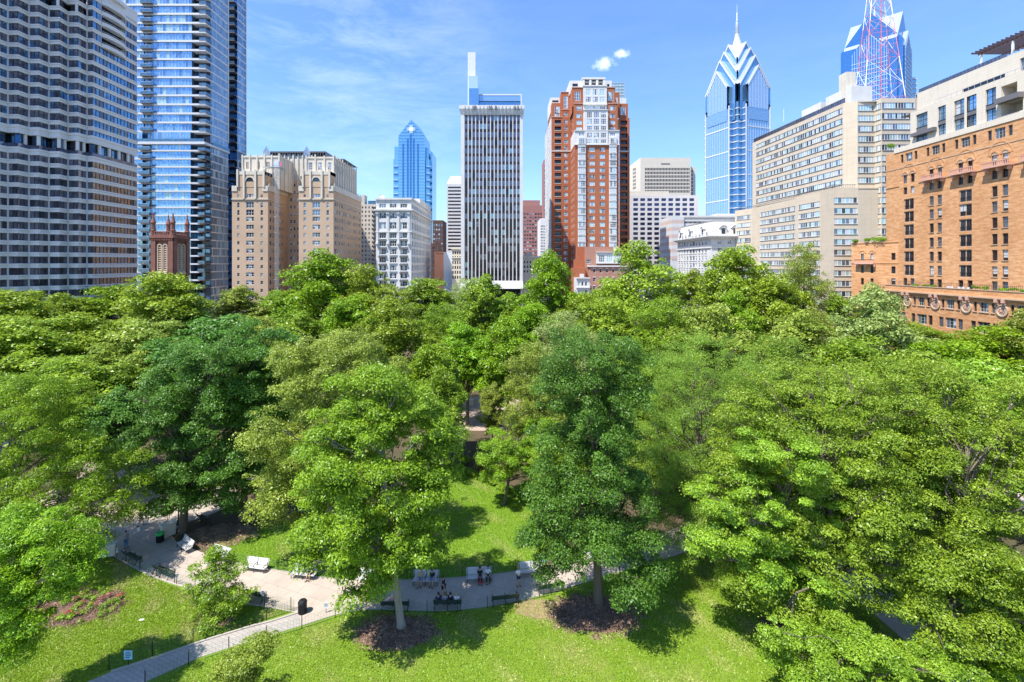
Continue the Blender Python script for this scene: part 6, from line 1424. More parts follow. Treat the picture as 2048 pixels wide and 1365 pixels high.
own_tree('young tree top poking up at the bottom edge beside the diagonal path', 495, 1450, [(500, 1330, 48, 42, 0), (525, 1292, 26, 30, 0), (470, 1360, 45, 30, 0), (450, 1345, 28, 26, 0), (520, 1380, 45, 30, 0)], .42, 15000, .11, 'olive', 18, .10, BARK, dens=.9, nl=40)
own_tree('big red oak with long bare lower limbs in the lower right foreground', 1690, 1290, [(1640, 880, 130, 90, 3), (1520, 860, 90, 80, 4), (1760, 900, 120, 100, 2), (1600, 980, 130, 80, 1), (1700, 800, 130, 75, 4), (1560, 770, 90, 50, 5), (1500, 950, 70, 60, 2), (1720, 1030, 120, 70, 0), (1590, 1070, 60, 45, 0), (1660, 1120, 60, 42, -1), (1780, 1110, 80, 50, -1), (1540, 1165, 62, 45, -1), (1625, 1195, 60, 36, -1.5), (1790, 1185, 70, 45, -1), (1475, 1040, 60, 60, 1), (1450, 960, 50, 60, 2), (1480, 1120, 45, 35, 0)],
         .85, 130000, .17, 'oak', 19, .40, BARK, flat=.5, droop=.25, asp=.5, nl=60)
own_tree('wide red oak filling the right edge of the photo with bright layered foliage', 1905, 1330, [(1900, 880, 120, 90, 3), (2010, 980, 110, 100, 1), (1860, 1010, 100, 75, 2), (1960, 1090, 110, 70, 0), (1830, 790, 110, 70, 5), (1990, 850, 90, 90, 3), (2060, 1130, 90, 90, -1), (1870, 1110, 70, 45, 0), (1980, 1190, 80, 45, -1), (2080, 850, 90, 110, 2), (1935, 1265, 85, 55, -1.5), (1835, 1215, 65, 50, -1), (2040, 1250, 60, 70, -1.5), (1900, 1165, 60, 40, 0)],
         .85, 125000, .17, 'oak', 20, .42, BARK, flat=.5, droop=.25, asp=.5, nl=60)
own_tree('low leafy oak boughs spreading over the bottom edge right of centre', 1640, 1400, [(1650, 1305, 80, 34, 0), (1590, 1345, 70, 36, -.5), (1740, 1330, 90, 42, -.5), (1700, 1270, 60, 24, .5), (1830, 1340, 75, 42, 0), (1560, 1260, 45, 25, 0), (1900, 1330, 60, 40, 0)], .6, 42000, .15, 'oak', 21, .2, BARK, flat=.45, droop=.2, asp=.5, nl=40)
own_tree('slim dark trunked tree with sparse crown left of the big red oak', 1603, 1265, [(1560, 1125, 75, 45, -2), (1490, 1100, 50, 35, -2), (1610, 1050, 80, 50, 0), (1460, 1050, 50, 40, 0), (1420, 1085, 45, 32, -1), (1640, 1170, 50, 30, -2), (1480, 1000, 85, 65, -1), (1550, 930, 90, 70, -1), (1620, 980, 80, 60, 0)], .75, 84000, .16, 'oak', 22, .32, BARK, flat=.5, dens=.8, nl=40)
own_tree('feathery honey locust with fine brownish twigs right of the dark linden', 1390, 1115, [(1400, 740, 100, 70, 1), (1360, 850, 105, 100, 0), (1430, 920, 85, 90, 0), (1330, 960, 62, 75, -1), (1400, 1030, 66, 60, -2.5), (1370, 1095, 50, 42, -4), (1310, 1050, 40, 45, -3), (1350, 1000, 70, 60, -2), (1490, 800, 80, 85, 2), (1450, 1010, 50, 55, -1)],
         .75, 110000, .13, 'locust', 23, .35, BARK, flat=.8, asp=.34, inner=.25, nl=70)
own_tree('bright shrub mass in the lower right corner of the photo', 2030, 1370, [(2010, 1310, 50, 45, 0), (2045, 1270, 30, 30, 0), (1975, 1345, 35, 30, 0)], .45, 16000, .12, 'bright', 24, .08, BARK, name='shrub_tree', nl=20)
own_tree('small round light green tree behind the lawn, left of the dark linden', 1008, 1010, [(1015, 905, 55, 45, 0), (1065, 915, 45, 50, 0), (990, 935, 36, 34, -1), (1090, 870, 40, 50, 1)], .6, 40000, .16, 'mid', 25, .2, BARK)
# --- trees of the middle and far part: five crown forms, copied, each with its own height, spread and leaf colour
PROTO = []
def proto(kind, seed, lob, br, nleaf, size, flat, droop, inner=.45, asp=.6, keepn=26):
    rng = random.Random(seed); ell = lob; bl = shell(ell, br, 1.2, rng)
    t = trunk_mb((0, 0, -.1), (0, 0, 17.5), .40, bl, rng, BARK, keepn).mesh('trunk')
    t.polygons.foreach_set('use_smooth', [True] * len(t.polygons))
    PROTO.append((t, leaves('crown', bl, nleaf, size, seed, flat, droop, LM['mid'], inner, asp)))
rr_ = random.Random(77)
def lobs(n, R_, z0, z1, s):
    o = [(0, 0, (z0 + z1) / 2, R_ * .72, R_ * .72, (z1 - z0) * .40)]
    for i in range(n):
        a = i * 2.4; f = (i + .5) / n; z = z0 + (z1 - z0) * (.12 + .74 * f); k = math.sin(math.pi * (.18 + .7 * f)) * R_ * .62
        o.append((math.cos(a) * k, math.sin(a) * k, z, s * rr_.uniform(.8, 1.2), s * rr_.uniform(.8, 1.2), s * rr_.uniform(.6, .85)))
    o.append((rr_.uniform(-1, 1), rr_.uniform(-1, 1), z1 - s * .55, s, s, s * .7)); return o
proto('round', 31, lobs(9, 6.0, 5, 22, 2.6), 1.05, 34000, .30, .7, .1)
proto('broad', 32, lobs(11, 6.0, 7, 22, 2.4), 1.15, 34000, .30, .6, .2)
proto('tall', 33, lobs(10, 6.0, 3, 22, 2.8), 1.0, 34000, .28, .75, .1)
proto('layered', 34, lobs(12, 6.0, 6, 22, 2.2), 1.2, 32000, .30, .42, .35)
proto('fine', 35, lobs(9, 6.0, 5, 22, 2.8), .85, 46000, .22, .85, .0, .2, .4)
def mid_tree(px, top, Y, hw, k, mat, label, dz=0):
    z = gz(top, Y); r = hw * Y / F; g = Vector((gx(px, Y), Y, 0)); t, c = PROTO[k]
    root = empty('park_tree', g, label, 'tree', TREEG, rz=(px * 1.7 + Y) % 6.28); root.scale = (r / 6.0, r / 6.0, z / 21.3)
    a = bpy.data.objects.new('trunk', t); COL.objects.link(a); a.parent = root
    b = bpy.data.objects.new('crown', c); COL.objects.link(b); b.parent = root; b.material_slots[0].link = 'OBJECT'; b.material_slots[0].material = LM[mat]
T = [(20, 588, 104, 95, 1, 'yellow', 'yellow-green plane tree at the left edge below the dark hotel tower'),
 (125, 600, 118, 75, 0, 'yellow', 'low yellow-green tree below the middle of the dark hotel tower'),
 (205, 575, 128, 72, 3, 'bright', 'bright green tree below the right end of the dark hotel tower'),
 (335, 556, 110, 85, 1, 'yellow', 'broad yellow-green plane tree in front of the brownstone church tower'),
 (478, 583, 140, 66, 0, 'olive', 'rounded olive tree below the left wing of the tan apartment house'),
 (560, 590, 150, 55, 0, 'mid', 'mid green tree below the gap between the tan apartment wings'),
 (655, 520, 114, 98, 0, 'bright', 'tallest bright green tree, in front of the right wing of the tan apartment house'),
 (600, 560, 135, 62, 3, 'bright', 'bright tree shouldering the left of the tallest bright green tree'),
 (745, 552, 108, 80, 2, 'yellow', 'yellow-green tree below the pale grey stone building'),
 (855, 560, 138, 68, 3, 'mid', 'mid green tree below the pointed blue tower'),
 (940, 566, 140, 64, 4, 'pale', 'thin greyish green tree below the left foot of the finned tower'),
 (1010, 598, 128, 60, 0, 'mid', 'low mid green tree below the right foot of the finned tower'),
 (1098, 520, 118, 64, 0, 'bright', 'rounded bright tree just left of the old brick house'),
 (1165, 592, 135, 52, 3, 'bright', 'small bright tree in front of the white townhouse'),
 (1290, 510, 104, 92, 2, 'yellow', 'large yellow-green plane tree below the white precast office'),
 (1232, 566, 122, 60, 1, 'yellow', 'yellow-green tree in front of the old brick house'),
 (1385, 553, 142, 55, 0, 'yellow', 'small yellow-green tree in front of the mansard building'),
 (1465, 505, 112, 74, 1, 'yellow', 'yellow-green plane tree below the spired glass skyscraper'),
 (1607, 505, 104, 58, 4, 'olive', 'tall open olive plane tree before the beige apartment block'),
 (1540, 562, 104, 75, 1, 'yellow', 'lower yellow tree left of the tall open olive plane'),
 (1680, 600, 122, 56, 0, 'mid', 'mid green tree at the left foot of the orange brick wing'),
 (1752, 592, 80, 84, 0, 'pale', 'pale silvery green tree in front of the orange brick wing'),
 (1858, 655, 88, 82, 3, 'mid', 'mid green tree below the second roundel of the orange podium'),
 (1962, 655, 84, 84, 3, 'bright', 'bright tree below the fourth roundel of the orange podium'),
 (2062, 638, 82, 70, 0, 'olive', 'olive tree at the right edge below the orange podium'),
 (1905, 690, 72, 90, 1, 'bright', 'bright layered tree above the wide oak at right'),
 (45, 645, 80, 120, 1, 'yellow', 'wide yellow-green tree in the second row at left edge'),
 (170, 645, 86, 100, 2, 'yellow', 'yellow-green tree in second row before the church side'),
 (290, 650, 84, 90, 1, 'olive', 'olive tree in second row left of the dark chestnuts'),
 (415, 640, 72, 105, 3, 'dark', 'deep green layered tree above the dark chestnuts'),
 (130, 725, 62, 110, 1, 'yellow', 'yellow-green tree in third row above the zelkova'),
 (595, 640, 92, 80, 0, 'mid', 'mid green tree between tallest bright tree and olive plane'),
 (785, 612, 92, 78, 0, 'yellow', 'yellow-green tree right of the tallest bright tree, second row'),
 (880, 618, 98, 66, 4, 'mid', 'mid green twiggy tree in second row left of centre'),
 (935, 650, 88, 58, 3, 'bright', 'bright green tree at the centre of the canopy'),
 (1015, 650, 84, 66, 0, 'bright', 'bright green tree right of the canopy centre'),
 (868, 690, 72, 66, 3, 'bright', 'vivid green tree above right of the tall maple'),
 (1130, 640, 72, 82, 4, 'pale', 'pale speckled tree behind the dark linden'),
 (1065, 700, 64, 66, 4, 'olive', 'speckled olive tree above the small round tree at centre'),
 (1215, 608, 90, 80, 1, 'yellow', 'yellow-green tree in second row behind the dark linden top'),
 (1330, 612, 84, 88, 4, 'mid', 'mid green fine leaved tree in second row right of centre'),
 (1425, 620, 78, 78, 1, 'olive', 'olive tree below the mansard building in second row'),
 (1478, 602, 92, 52, 2, 'bright', 'narrow vivid green tree among olive planes at right'),
 (1600, 640, 78, 92, 0, 'olive', 'olive tree in second row below the beige apartment block'),
 (1705, 685, 68, 90, 1, 'mid', 'mid green tree in second row below the orange wing'),
 (1560, 690, 62, 105, 4, 'locust', 'feathery soft green tree above the big red oak'),
 (1800, 705, 58, 105, 3, 'oak', 'bright layered tree between the two wide oaks'),
 (1940, 730, 54, 110, 3, 'oak', 'bright layered tree top behind the wide right oak'),
 (255, 740, 66, 74, 0, 'mid', 'small mid green tree left of the layered chestnuts'),
 (1255, 690, 66, 72, 4, 'mid', 'soft green tree top just right of the dark linden crown'),
 (965, 566, 116, 62, 0, 'mid', 'rounded mid green tree in front of the finned tower doors'),
 (1060, 610, 104, 60, 3, 'bright', 'bright tree below the rounded tree at centre right'),
 (700, 600, 100, 70, 1, 'bright', 'bright tree below right of the tallest bright tree'),
 (520, 640, 96, 66, 1, 'olive', 'olive tree above the second dark chestnut'),
 (985, 775, 76, 30, 0, 'olive', 'small olive tree screening the central plaza gap'),
 (1310, 790, 58, 80, 4, 'locust', 'soft feathery tree filling the gap right of the dark linden'),
 (1255, 800, 62, 66, 0, 'dark', 'dark green tree tucked behind the right side of the linden'),
 (1350, 720, 66, 90, 4, 'locust', 'soft green feathery tree above the honey locust'),
 (1470, 760, 60, 80, 4, 'locust', 'soft green tree between honey locust and big red oak'),
 (886, 750, 66, 50, 0, 'mid', 'mid green tree between tall maple and the central plaza gap'),
 (1085, 780, 62, 60, 4, 'olive', 'speckled olive tree left of the dark linden crown'),
 (1120, 860, 52, 55, 0, 'mid', 'mid green tree directly behind the dark linden'),
 (560, 760, 66, 80, 1, 'olive', 'olive plane just behind the second chestnut'),
 (230, 790, 60, 60, 0, 'dark', 'dark small tree left of the horse chestnut'),
 (1700, 760, 54, 110, 3, 'oak', 'bright layered oak behind the big red oak'),
 (1850, 770, 50, 110, 3, 'oak', 'bright layered oak behind the wide right oak'),
 (2030, 760, 52, 100, 3, 'oak', 'bright layered oak at the far right edge of the second row'),
 (1160, 600, 112, 60, 0, 'yellow', 'yellow tree right of canopy centre before the white townhouse')]
for a in T: mid_tree(*a)
for i, (t, c, s) in enumerate(POTS):
    rg = random.Random(i); bl = [(rg.gauss(0, s * .35), rg.gauss(0, s * .35), rg.uniform(-.2, .5) * s, s * .5) for _ in range(7)]
    me = leaves('foliage', bl, 1100, .16, 90 + i, .8, 0, LM['bright' if i % 3 else 'mid']); o = bpy.data.objects.new('foliage', me); COL.objects.link(o); o.parent = t; o.location = c - t.location
    m = MB(); m.tube([(0, 0, 0), (0.03, 0, c.z - t.location.z)], [.05, .02], BARK, 5); m.build('stem', t, loc=(0, 0, 0))

# ==================================================================== ground
def groundmat(name, cols, scale, bump=.3, rough=.9, stripes=None, fine=18.0):
    m, nt, b, o = newmat(name); g = nt.nodes.new('ShaderNodeNewGeometry'); P = g.outputs['Position']
    a = mixc(nt, ramp(nt, noise(nt, P, scale, 6, .65), .38, .62), cols[0], cols[1])
    if len(cols) > 2: a = mixc(nt, ramp(nt, noise(nt, P, scale * .35, 5, .6), .52, .70, 0, .8), a, cols[2])
    f = noise(nt, P, fine, 4, .8); a = mixc(nt, ramp(nt, f, .3, .7, .0, .55), a, tuple(x * .5 for x in cols[0]))
    if stripes:
        mp_ = nn(nt, 'ShaderNodeMapping'); mp_.inputs['Rotation'].default_value = (0, 0, R(stripes[0])); nt.links.new(P, mp_.inputs['Vector'])
        wv = nn(nt, 'ShaderNodeTexWave', Scale=stripes[1], Distortion=.6); nt.links.new(mp_.outputs[0], wv.inputs['Vector']); a = mixc(nt, ramp(nt, wv.outputs['Fac'], .35, .65, 0, stripes[2]), a, tuple(min(1, x * 1.35) for x in cols[0]))
    nt.links.new(a, b.inputs['Base Color']); b.inputs['Roughness'].default_value = rough; b.inputs['Specular IOR Level'].default_value = .2
    bu = nn(nt, 'ShaderNodeBump', Strength=bump, Distance=.05); nt.links.new(f, bu.inputs['Height']); nt.links.new(bu.outputs[0], b.inputs['Normal']); return m
GR = groundmat('lawn_grass', [(.13, .215, .018), (.165, .245, .028), (.32, .29, .10)], .45, stripes=(35, .30, .08))
GR2 = groundmat('lawn_grass_mown', [(.105, .215, .014), (.125, .235, .018), (.16, .235, .03)], .4, stripes=(-28, .42, .22))
DIRT = groundmat('soil_under_trees', [(.12, .085, .055), (.075, .07, .035), (.06, .09, .025)], .3)
MULCH = groundmat('mulch', [(.19, .115, .08), (.12, .08, .055), (.26, .19, .12)], 1.2, .8, fine=9)
SAND = groundmat('bare_soil', [(.36, .25, .15), (.27, .19, .11), (.16, .17, .05)], .7, .5)
CITY = groundmat('city_ground', [(.20, .195, .19), (.15, .15, .15), (.12, .14, .08)], .02, .1)
ASPH = groundmat('asphalt', [(.055, .055, .058), (.075, .075, .075)], .4, .3)
def paving(name, col, bw, bh, rot):
    m, nt, b, o = newmat(name); g = nt.nodes.new('ShaderNodeNewGeometry'); mp_ = nn(nt, 'ShaderNodeMapping'); mp_.inputs['Rotation'].default_value = (0, 0, R(rot)); nt.links.new(g.outputs['Position'], mp_.inputs['Vector'])
    bk = nn(nt, 'ShaderNodeTexBrick', Scale=1.0); nt.links.new(mp_.outputs[0], bk.inputs['Vector']); bk.offset = .5; bk.inputs['Brick Width'].default_value = bw; bk.inputs['Row Height'].default_value = bh; bk.inputs['Mortar Size'].default_value = .018
    bk.inputs['Color1'].default_value = (*col, 1); bk.inputs['Color2'].default_value = (*[x * .9 for x in col], 1); bk.inputs['Mortar'].default_value = (*[x * .62 for x in col], 1)
    a = mixc(nt, ramp(nt, noise(nt, g.outputs['Position'], .5, 7, .7), .45, .72, 0, .45), bk.outputs['Color'], tuple(x * .62 for x in col)); a = mixc(nt, ramp(nt, noise(nt, g.outputs['Position'], 2.6, 8, .8), .56, .66, 0, .4), a, tuple(x * .5 for x in col)); nt.links.new(a, b.inputs['Base Color']); b.inputs['Roughness'].default_value = .85; return m
PAVE = paving('concrete_paving', (.41, .345, .285), 1.5, 1.5, 22); PAVE2 = paving('grey_paver', (.36, .325, .29), .6, .3, 24); PINKP = paving('warm_paving', (.41, .31, .25), .9, .9, 40)
def sheet(name, pts, z, m, kind='structure', label=None, thick=0):
    bm = MB(); bm.face([(x, y, z) for x, y in pts], m); o = bm.build(name); bmm = bmesh.new(); bmm.from_mesh(o.data); bmesh.ops.triangulate(bmm, faces=bmm.faces[:])
    if sum(f.normal.z * f.calc_area() for f in bmm.faces) < 0: bmesh.ops.reverse_faces(bmm, faces=bmm.faces[:])
    bmm.to_mesh(o.data); bmm.free()
    tag(o, label, kind=kind); return o
def gpts(l): return [gp(a, b)[:2] for a, b in l]
def smooth(l, n=5, closed=False):
    P = [Vector(p) for p in l]; o = []
    for i in range(len(P) - 1):
        p0, p1, p2, p3 = P[max(i - 1, 0)], P[i], P[i + 1], P[min(i + 2, len(P) - 1)]
        for k in range(n):
            t = k / n; o.append(.5 * ((2 * p1) + (p2 - p0) * t + (2 * p0 - 5 * p1 + 4 * p2 - p3) * t * t + (3 * p1 - p0 - 3 * p2 + p3) * t ** 3))
    o.append(P[-1]); return [tuple(q) for q in o]
sheet('ground', [(-6000, -200), (6000, -200), (6000, 9000), (-6000, 9000)], -.02, CITY)
sheet('road', [(-93, -60), (100, -60), (100, 196), (-93, 196)], -.010, ASPH)
sheet('pavement', [(-84, -30), (84, -30), (84, 184), (-84, 184)], -.002, PAVE)
sheet('park_soil', [(-78, 14), (78, 14), (78, 176), (-78, 176)], .004, DIRT)
UP = [(215, 1090), (268, 1040), (300, 1012), (380, 985), (468, 962)]
top_edge = smooth([(468, 1125), (530, 1137), (584, 1146), (640, 1155), (760, 1161), (850, 1160), (950, 1153), (1030, 1144), (1100, 1132), (1180, 1112), (1300, 1075), (1420, 1030), (1530, 990), (1700, 940)])
bot_edge = smooth([(205, 1098), (240, 1120), (290, 1147), (345, 1168), (400, 1184), (480, 1206), (545, 1217), (594, 1226)]) + smooth([(606, 1251), (680, 1228), (740, 1219), (870, 1222), (960, 1215), (1040, 1201), (1110, 1184), (1200, 1156), (1330, 1118), (1450, 1080), (1560, 1050), (1720, 985)])
inner_l = [(468, 1125), (400, 1104), (352, 1083), (343, 1070), (360, 1050), (420, 1030), (480, 1005)]
# grass
sheet('lawn', [(-60, 20), (60, 20), (60, 47), (-60, 47)], .008, GR)
sheet('mown_lawn', gpts([(420, 1108), (430, 1075), (520, 1052), (600, 1040), (700, 1020), (760, 1010), (840, 950), (895, 930), (960, 945), (1050, 985), (1100, 1040), (1090, 1132), (1030, 1144), (950, 1153), (850, 1160), (760, 1161), (640, 1155), (530, 1137)]), .012, GR2)
sheet('far_lawn', gpts([(150, 880), (200, 850), (330, 850), (240, 905), (170, 910)]), .012, GR2)
sheet('side_lawn', gpts([(1330, 1118), (1450, 1085), (1600, 1120), (1640, 1170), (1760, 1300), (1760, 1420), (1300, 1420), (1250, 1250)]), .012, GR)
sheet('path', gpts(bot_edge + [(1700, 940)] + top_edge[::-1] + inner_l + [(480, 1005), (470, 962), (380, 985), (300, 1012), (268, 1040), (180, 1060), (120, 1080)]), .016, PAVE)
sheet('plaza', gpts([(60, 1110), (120, 1080), (180, 1060), (268, 1040), (300, 1012), (320, 990), (250, 960), (300, 930), (260, 890), (190, 905), (150, 960), (60, 1000)]), .020, PINKP)
sheet('diagonal_path', gpts([(594, 1226), (498, 1255), (400, 1285), (310, 1317), (222, 1345), (150, 1375), (120, 1400), (200, 1420), (290, 1365), (400, 1315), (495, 1285), (550, 1268), (606, 1251)]), .020, PAVE2)
sheet('side_path', gpts([(1590, 1080), (1652, 1148), (1746, 1227), (1830, 1300), (1897, 1365), (1960, 1440), (2080, 1440), (1931, 1340), (1850, 1255), (1791, 1190), (1686, 1125), (1640, 1070)]), .020, PAVE)
sheet('far_path', gpts([(1440, 1010), (1530, 990), (1700, 940), (2048, 985), (2300, 1010), (2300, 1060), (2048, 1020), (1720, 985), (1560, 1050), (1480, 1050)]), .024, PAVE)
def ring(cx, cy, rx, ry, n=26, w=.12, s=1):
    rg = random.Random(s); return [(cx + rx * (1 + rg.uniform(-w, w)) * math.cos(6.283 * k / n), cy + ry * (1 + rg.uniform(-w, w)) * math.sin(6.283 * k / n)) for k in range(n)]
g = gp(790, 1262); sheet('mulch_bed', ring(g.x, g.y - .2, 3.2, 1.7, s=2, w=.2), .028, MULCH)
g = gp(1190, 1228); sheet('mulch_bed', ring(g.x, g.y, 3.6, 2.3, s=3, w=.2), .028, MULCH)
g = gp(1590, 1275); sheet('mulch_bed', ring(g.x, g.y, 2.6, 1.8, s=4), .028, MULCH)
g = gp(680, 1112); sheet('mulch_bed', ring(g.x, g.y, 4.0, 2.2, s=5, w=.22), .028, MULCH)
g = gp(445, 1070); sheet('bare_patch', ring(g.x, g.y, 3.6, 2.0, s=6, w=.25), .024, SAND)
g = gp(1080, 1218); sheet('bare_patch', ring(g.x, g.y, 2.4, 1.2, s=7), .024, SAND)
g = gp(1740, 1235); 
g = gp(432, 1240); sheet('mulch_bed', ring(g.x, g.y, 1.6, 1.0, s=9), .028, MULCH)
g = gp(130, 1215); sheet('mulch_bed', ring(g.x, g.y, 5.2, 2.6, s=8, w=.06), .024, MULCH)
# real grass blades and tufts on the lawns
def inpoly(x, y, poly):
    c = np.zeros(len(x), bool); n = len(poly)
    for i in range(n):
        (x0, y0), (x1, y1) = poly[i], poly[i - 1]
        with np.errstate(divide='ignore', invalid='ignore'): c ^= ((y0 > y) != (y1 > y)) & (x < (x1 - x0) * (y - y0) / (y1 - y0 + 1e-12) + x0)
    return c
GM = leafmat('grass_blades', (.25, .37, .030), (.17, .29, .020), .3); GD = leafmat('dry_grass_blades', (.40, .40, .13), (.27, .31, .07), .2)
def grass(label, poly, n, seed, hole=(), z=.012):
    rg = np.random.default_rng(seed); pl = np.array(gpts(poly)); x = rg.uniform(max(pl[:, 0].min(), -45), min(pl[:, 0].max(), 45), n); y = rg.uniform(pl[:, 1].min(), pl[:, 1].max(), n)
    k = inpoly(x, y, pl.tolist())
    for cx_, cy_, a, b in hole: k &= (((x - cx_) / a) ** 2 + ((y - cy_) / b) ** 2) > 1
    x, y = x[k], y[k]; n = len(x); patch = np.sin(x * .55 + 1.3 * np.sin(y * .4)) * np.cos(y * .75 + np.sin(x * .5)) + .5 * np.sin(x * 1.9 + y * 1.3) + rg.normal(size=n) * .35
    dry = patch > .72; h = rg.uniform(.03, .085, n); a = rg.uniform(0, 6.28, n); w_ = rg.uniform(.025, .06, n); dx, dy = np.cos(a) * w_, np.sin(a) * w_; lx, ly = rg.normal(size=n) * .05, rg.normal(size=n) * .05
    V = np.empty((n, 3, 3)); V[:, 0] = np.stack([x - dx, y - dy, np.full(n, z)], 1); V[:, 1] = np.stack([x + dx, y + dy, np.full(n, z)], 1); V[:, 2] = np.stack([x + lx, y + ly, z + h], 1)
    me = bpy.data.meshes.new('grass'); me.vertices.add(n * 3); me.vertices.foreach_set('co', V.reshape(-1).astype(np.float32)); me.loops.add(n * 3); me.loops.foreach_set('vertex_index', np.arange(n * 3, dtype=np.int32)); me.polygons.add(n)
    me.polygons.foreach_set('loop_start', np.arange(0, n * 3, 3, dtype=np.int32)); me.polygons.foreach_set('loop_total', np.full(n, 3, np.int32)); me.polygons.foreach_set('material_index', dry.astype(np.int32)); me.update(calc_edges=True)
    at = me.attributes.new('rnd', 'FLOAT', 'POINT'); at.data.foreach_set('value', np.repeat(np.clip(rg.random(n) * .7 + .15 * patch, 0, 1), 3).astype(np.float32)); me.materials.append(GM); me.materials.append(GD)
    o = bpy.data.objects.new('grass', me); COL.objects.link(o); tag(o, label, 'grass', kind='stuff')
def hole(px, py, a, b, dy=0): g = gp(px, py); return (g.x, g.y + dy, a, b)
grass('short sunlit grass with dry patches on the front lawn', [(290, 1372), (400, 1321), (495, 1291), (608, 1257), (680, 1233), (740, 1224), (870, 1228), (960, 1221), (1040, 1206), (1110, 1190), (1330, 1125), (1560, 1062), (1600, 1095), (1652, 1156), (1746, 1236), (1897, 1376), (1900, 1420), (150, 1440)], 330000, 5, [hole(790, 1262, 3.0, 1.6, -.2), hole(1190, 1228, 3.4, 2.1), hole(1590, 1275, 2.4, 1.6)])
grass('short grass on the left lawn between path and zelkova', [(222, 1338), (400, 1279), (588, 1221), (480, 1209), (400, 1188), (345, 1172), (290, 1151), (205, 1105), (-60, 1150), (-100, 1420), (100, 1400)], 260000, 6, [hole(130, 1215, 4.8, 2.3), hole(432, 1240, 1.5, .9)])
grass('mown grass of the sunlit upper lawn behind the benches', [(425, 1106), (435, 1078), (520, 1055), (600, 1043), (700, 1024), (760, 1013), (840, 954), (895, 934), (960, 949), (1046, 988), (1096, 1042), (1088, 1128), (1030, 1140), (950, 1149), (850, 1156), (760, 1157), (640, 1151), (530, 1133)], 200000, 7, [hole(680, 1112, 3.6, 2.0)])
LIT = leafmat('mulch_chips', (.36, .24, .16), (.10, .06, .04), 0)  # chip tones also paint sun flecks onto the mulch
for i, (px, py, a, b) in enumerate(((790, 1262, 3.3, 1.8), (1190, 1228, 3.8, 2.4), (680, 1112, 4.2, 2.3), (1590, 1275, 2.8, 2.0), (445, 1070, 3.6, 2.1), (130, 1215, 5, 2.4))):
    g = gp(px, py); rr = random.Random(i); bl = [(g.x + a * q * math.cos(t), g.y + b * q * math.sin(t), .03, .35) for q, t in ((math.sqrt(rr.random()) * rr.choice([1, 1, 1.12]), rr.uniform(0, 6.28)) for _ in range(170))]
    o = bpy.data.objects.new('mulch_chips', leaves('mulch_chips', bl, 9000, .09, 200 + i, .12, 0, LIT)); COL.objects.link(o); tag(o, 'bark chips and litter mottled like sun flecks %s' % ('round the tall maple', 'round the dark linden', 'under the olive plane tree', 'at the foot of the slim dark tree', 'on the bare ground by the chestnut', 'in the left flower bed')[i], 'mulch', kind='stuff')
# kerb edging along the paths
def kerb(name, l, w=.10, h=.06, m=None, z=0):
    P = [Vector((*p, 0)) for p in gpts(l)]; b = MB()
    for i in range(len(P) - 1):
        d = (P[i + 1] - P[i]).normalized(); n_ = Vector((-d.y, d.x, 0)) * w / 2; q = [P[i] - n_, P[i + 1] - n_, P[i + 1] + n_, P[i] + n_]
        b.hexa([v + Vector((0, 0, z)) for v in q] + [v + Vector((0, 0, z + h)) for v in q], m or KERB)
    return tag(b.build(name), kind='structure')
KERB = stone('kerb_stone', (.40, .36, .31), var=.25)
kerb('kerb', top_edge[:45]); kerb('kerb', [(598, 1226), (545, 1243), (498, 1255), (400, 1285), (310, 1317), (222, 1345)], .16, .10, KERB); kerb('kerb', bot_edge[:36]); kerb('kerb', bot_edge[36:62])
# central plaza with the fountain basin
c0 = Vector((gx(1005, 93), 93)); sheet('central_plaza', [(c0.x - 4 + 11 * math.cos(6.283 * k / 40), c0.y + 3 + 11 * math.sin(6.283 * k / 40)) for k in range(40)], .020, PINKP)
wm = plain('pool_water', (.16, .42, .46), .05, spec=.8); fb = empty('fountain', (gx(1020, 91), 91, 0), 'round fountain basin with pale blue water glimpsed between tree crowns at centre', 'fountain')
m = MB(); m.lathe((gx(1020, 91), 91, 0), [(3.9, 0), (3.9, .5), (3.5, .5), (3.5, .2)], M['limestone'], 28); m.build('rim', fb); m = MB(); m.lathe((gx(1020, 91), 91, .33), [(3.49, 0)], wm, 28); m.build('water', fb)
def pier(px, py, lb, w=1.5, h=1.1, d=.55, rz=.5, nm='stone_pier'):
    g = gp(px, py); t = empty(nm, g, lb, 'pier', 'stone piers at the path corner', rz); m = MB(); m.box(-w / 2, w / 2, -d / 2, d / 2, 0, h, M['cream']); m.box(-w / 2 + .15, w / 2 - .15, -d / 2 - .02, -d / 2 - .003, .2, h - .2, M['limestone']); m.build('block', t, loc=(0, 0, 0)); m = MB(); m.box(-w / 2 - .07, w / 2 + .07, -d / 2 - .07, d / 2 + .07, h, h + .14, M['white']); m.build('cap', t, loc=(0, 0, 0))
pier(319, 1028, 'pale stone pier beyond the path corner, in half shade', 1.6, rz=.35); pier(336, 1072, 'stone pier behind the black bin with green liner', 1.3, 1.3, rz=1.0); pier(217, 1112, 'stone pier at the left end of the curved path, by the zelkova', 1.3, 1.1, rz=.3); pier(936, 812, 'small white pier on the central plaza seen through a gap', 2.2, 1.2, rz=.2)

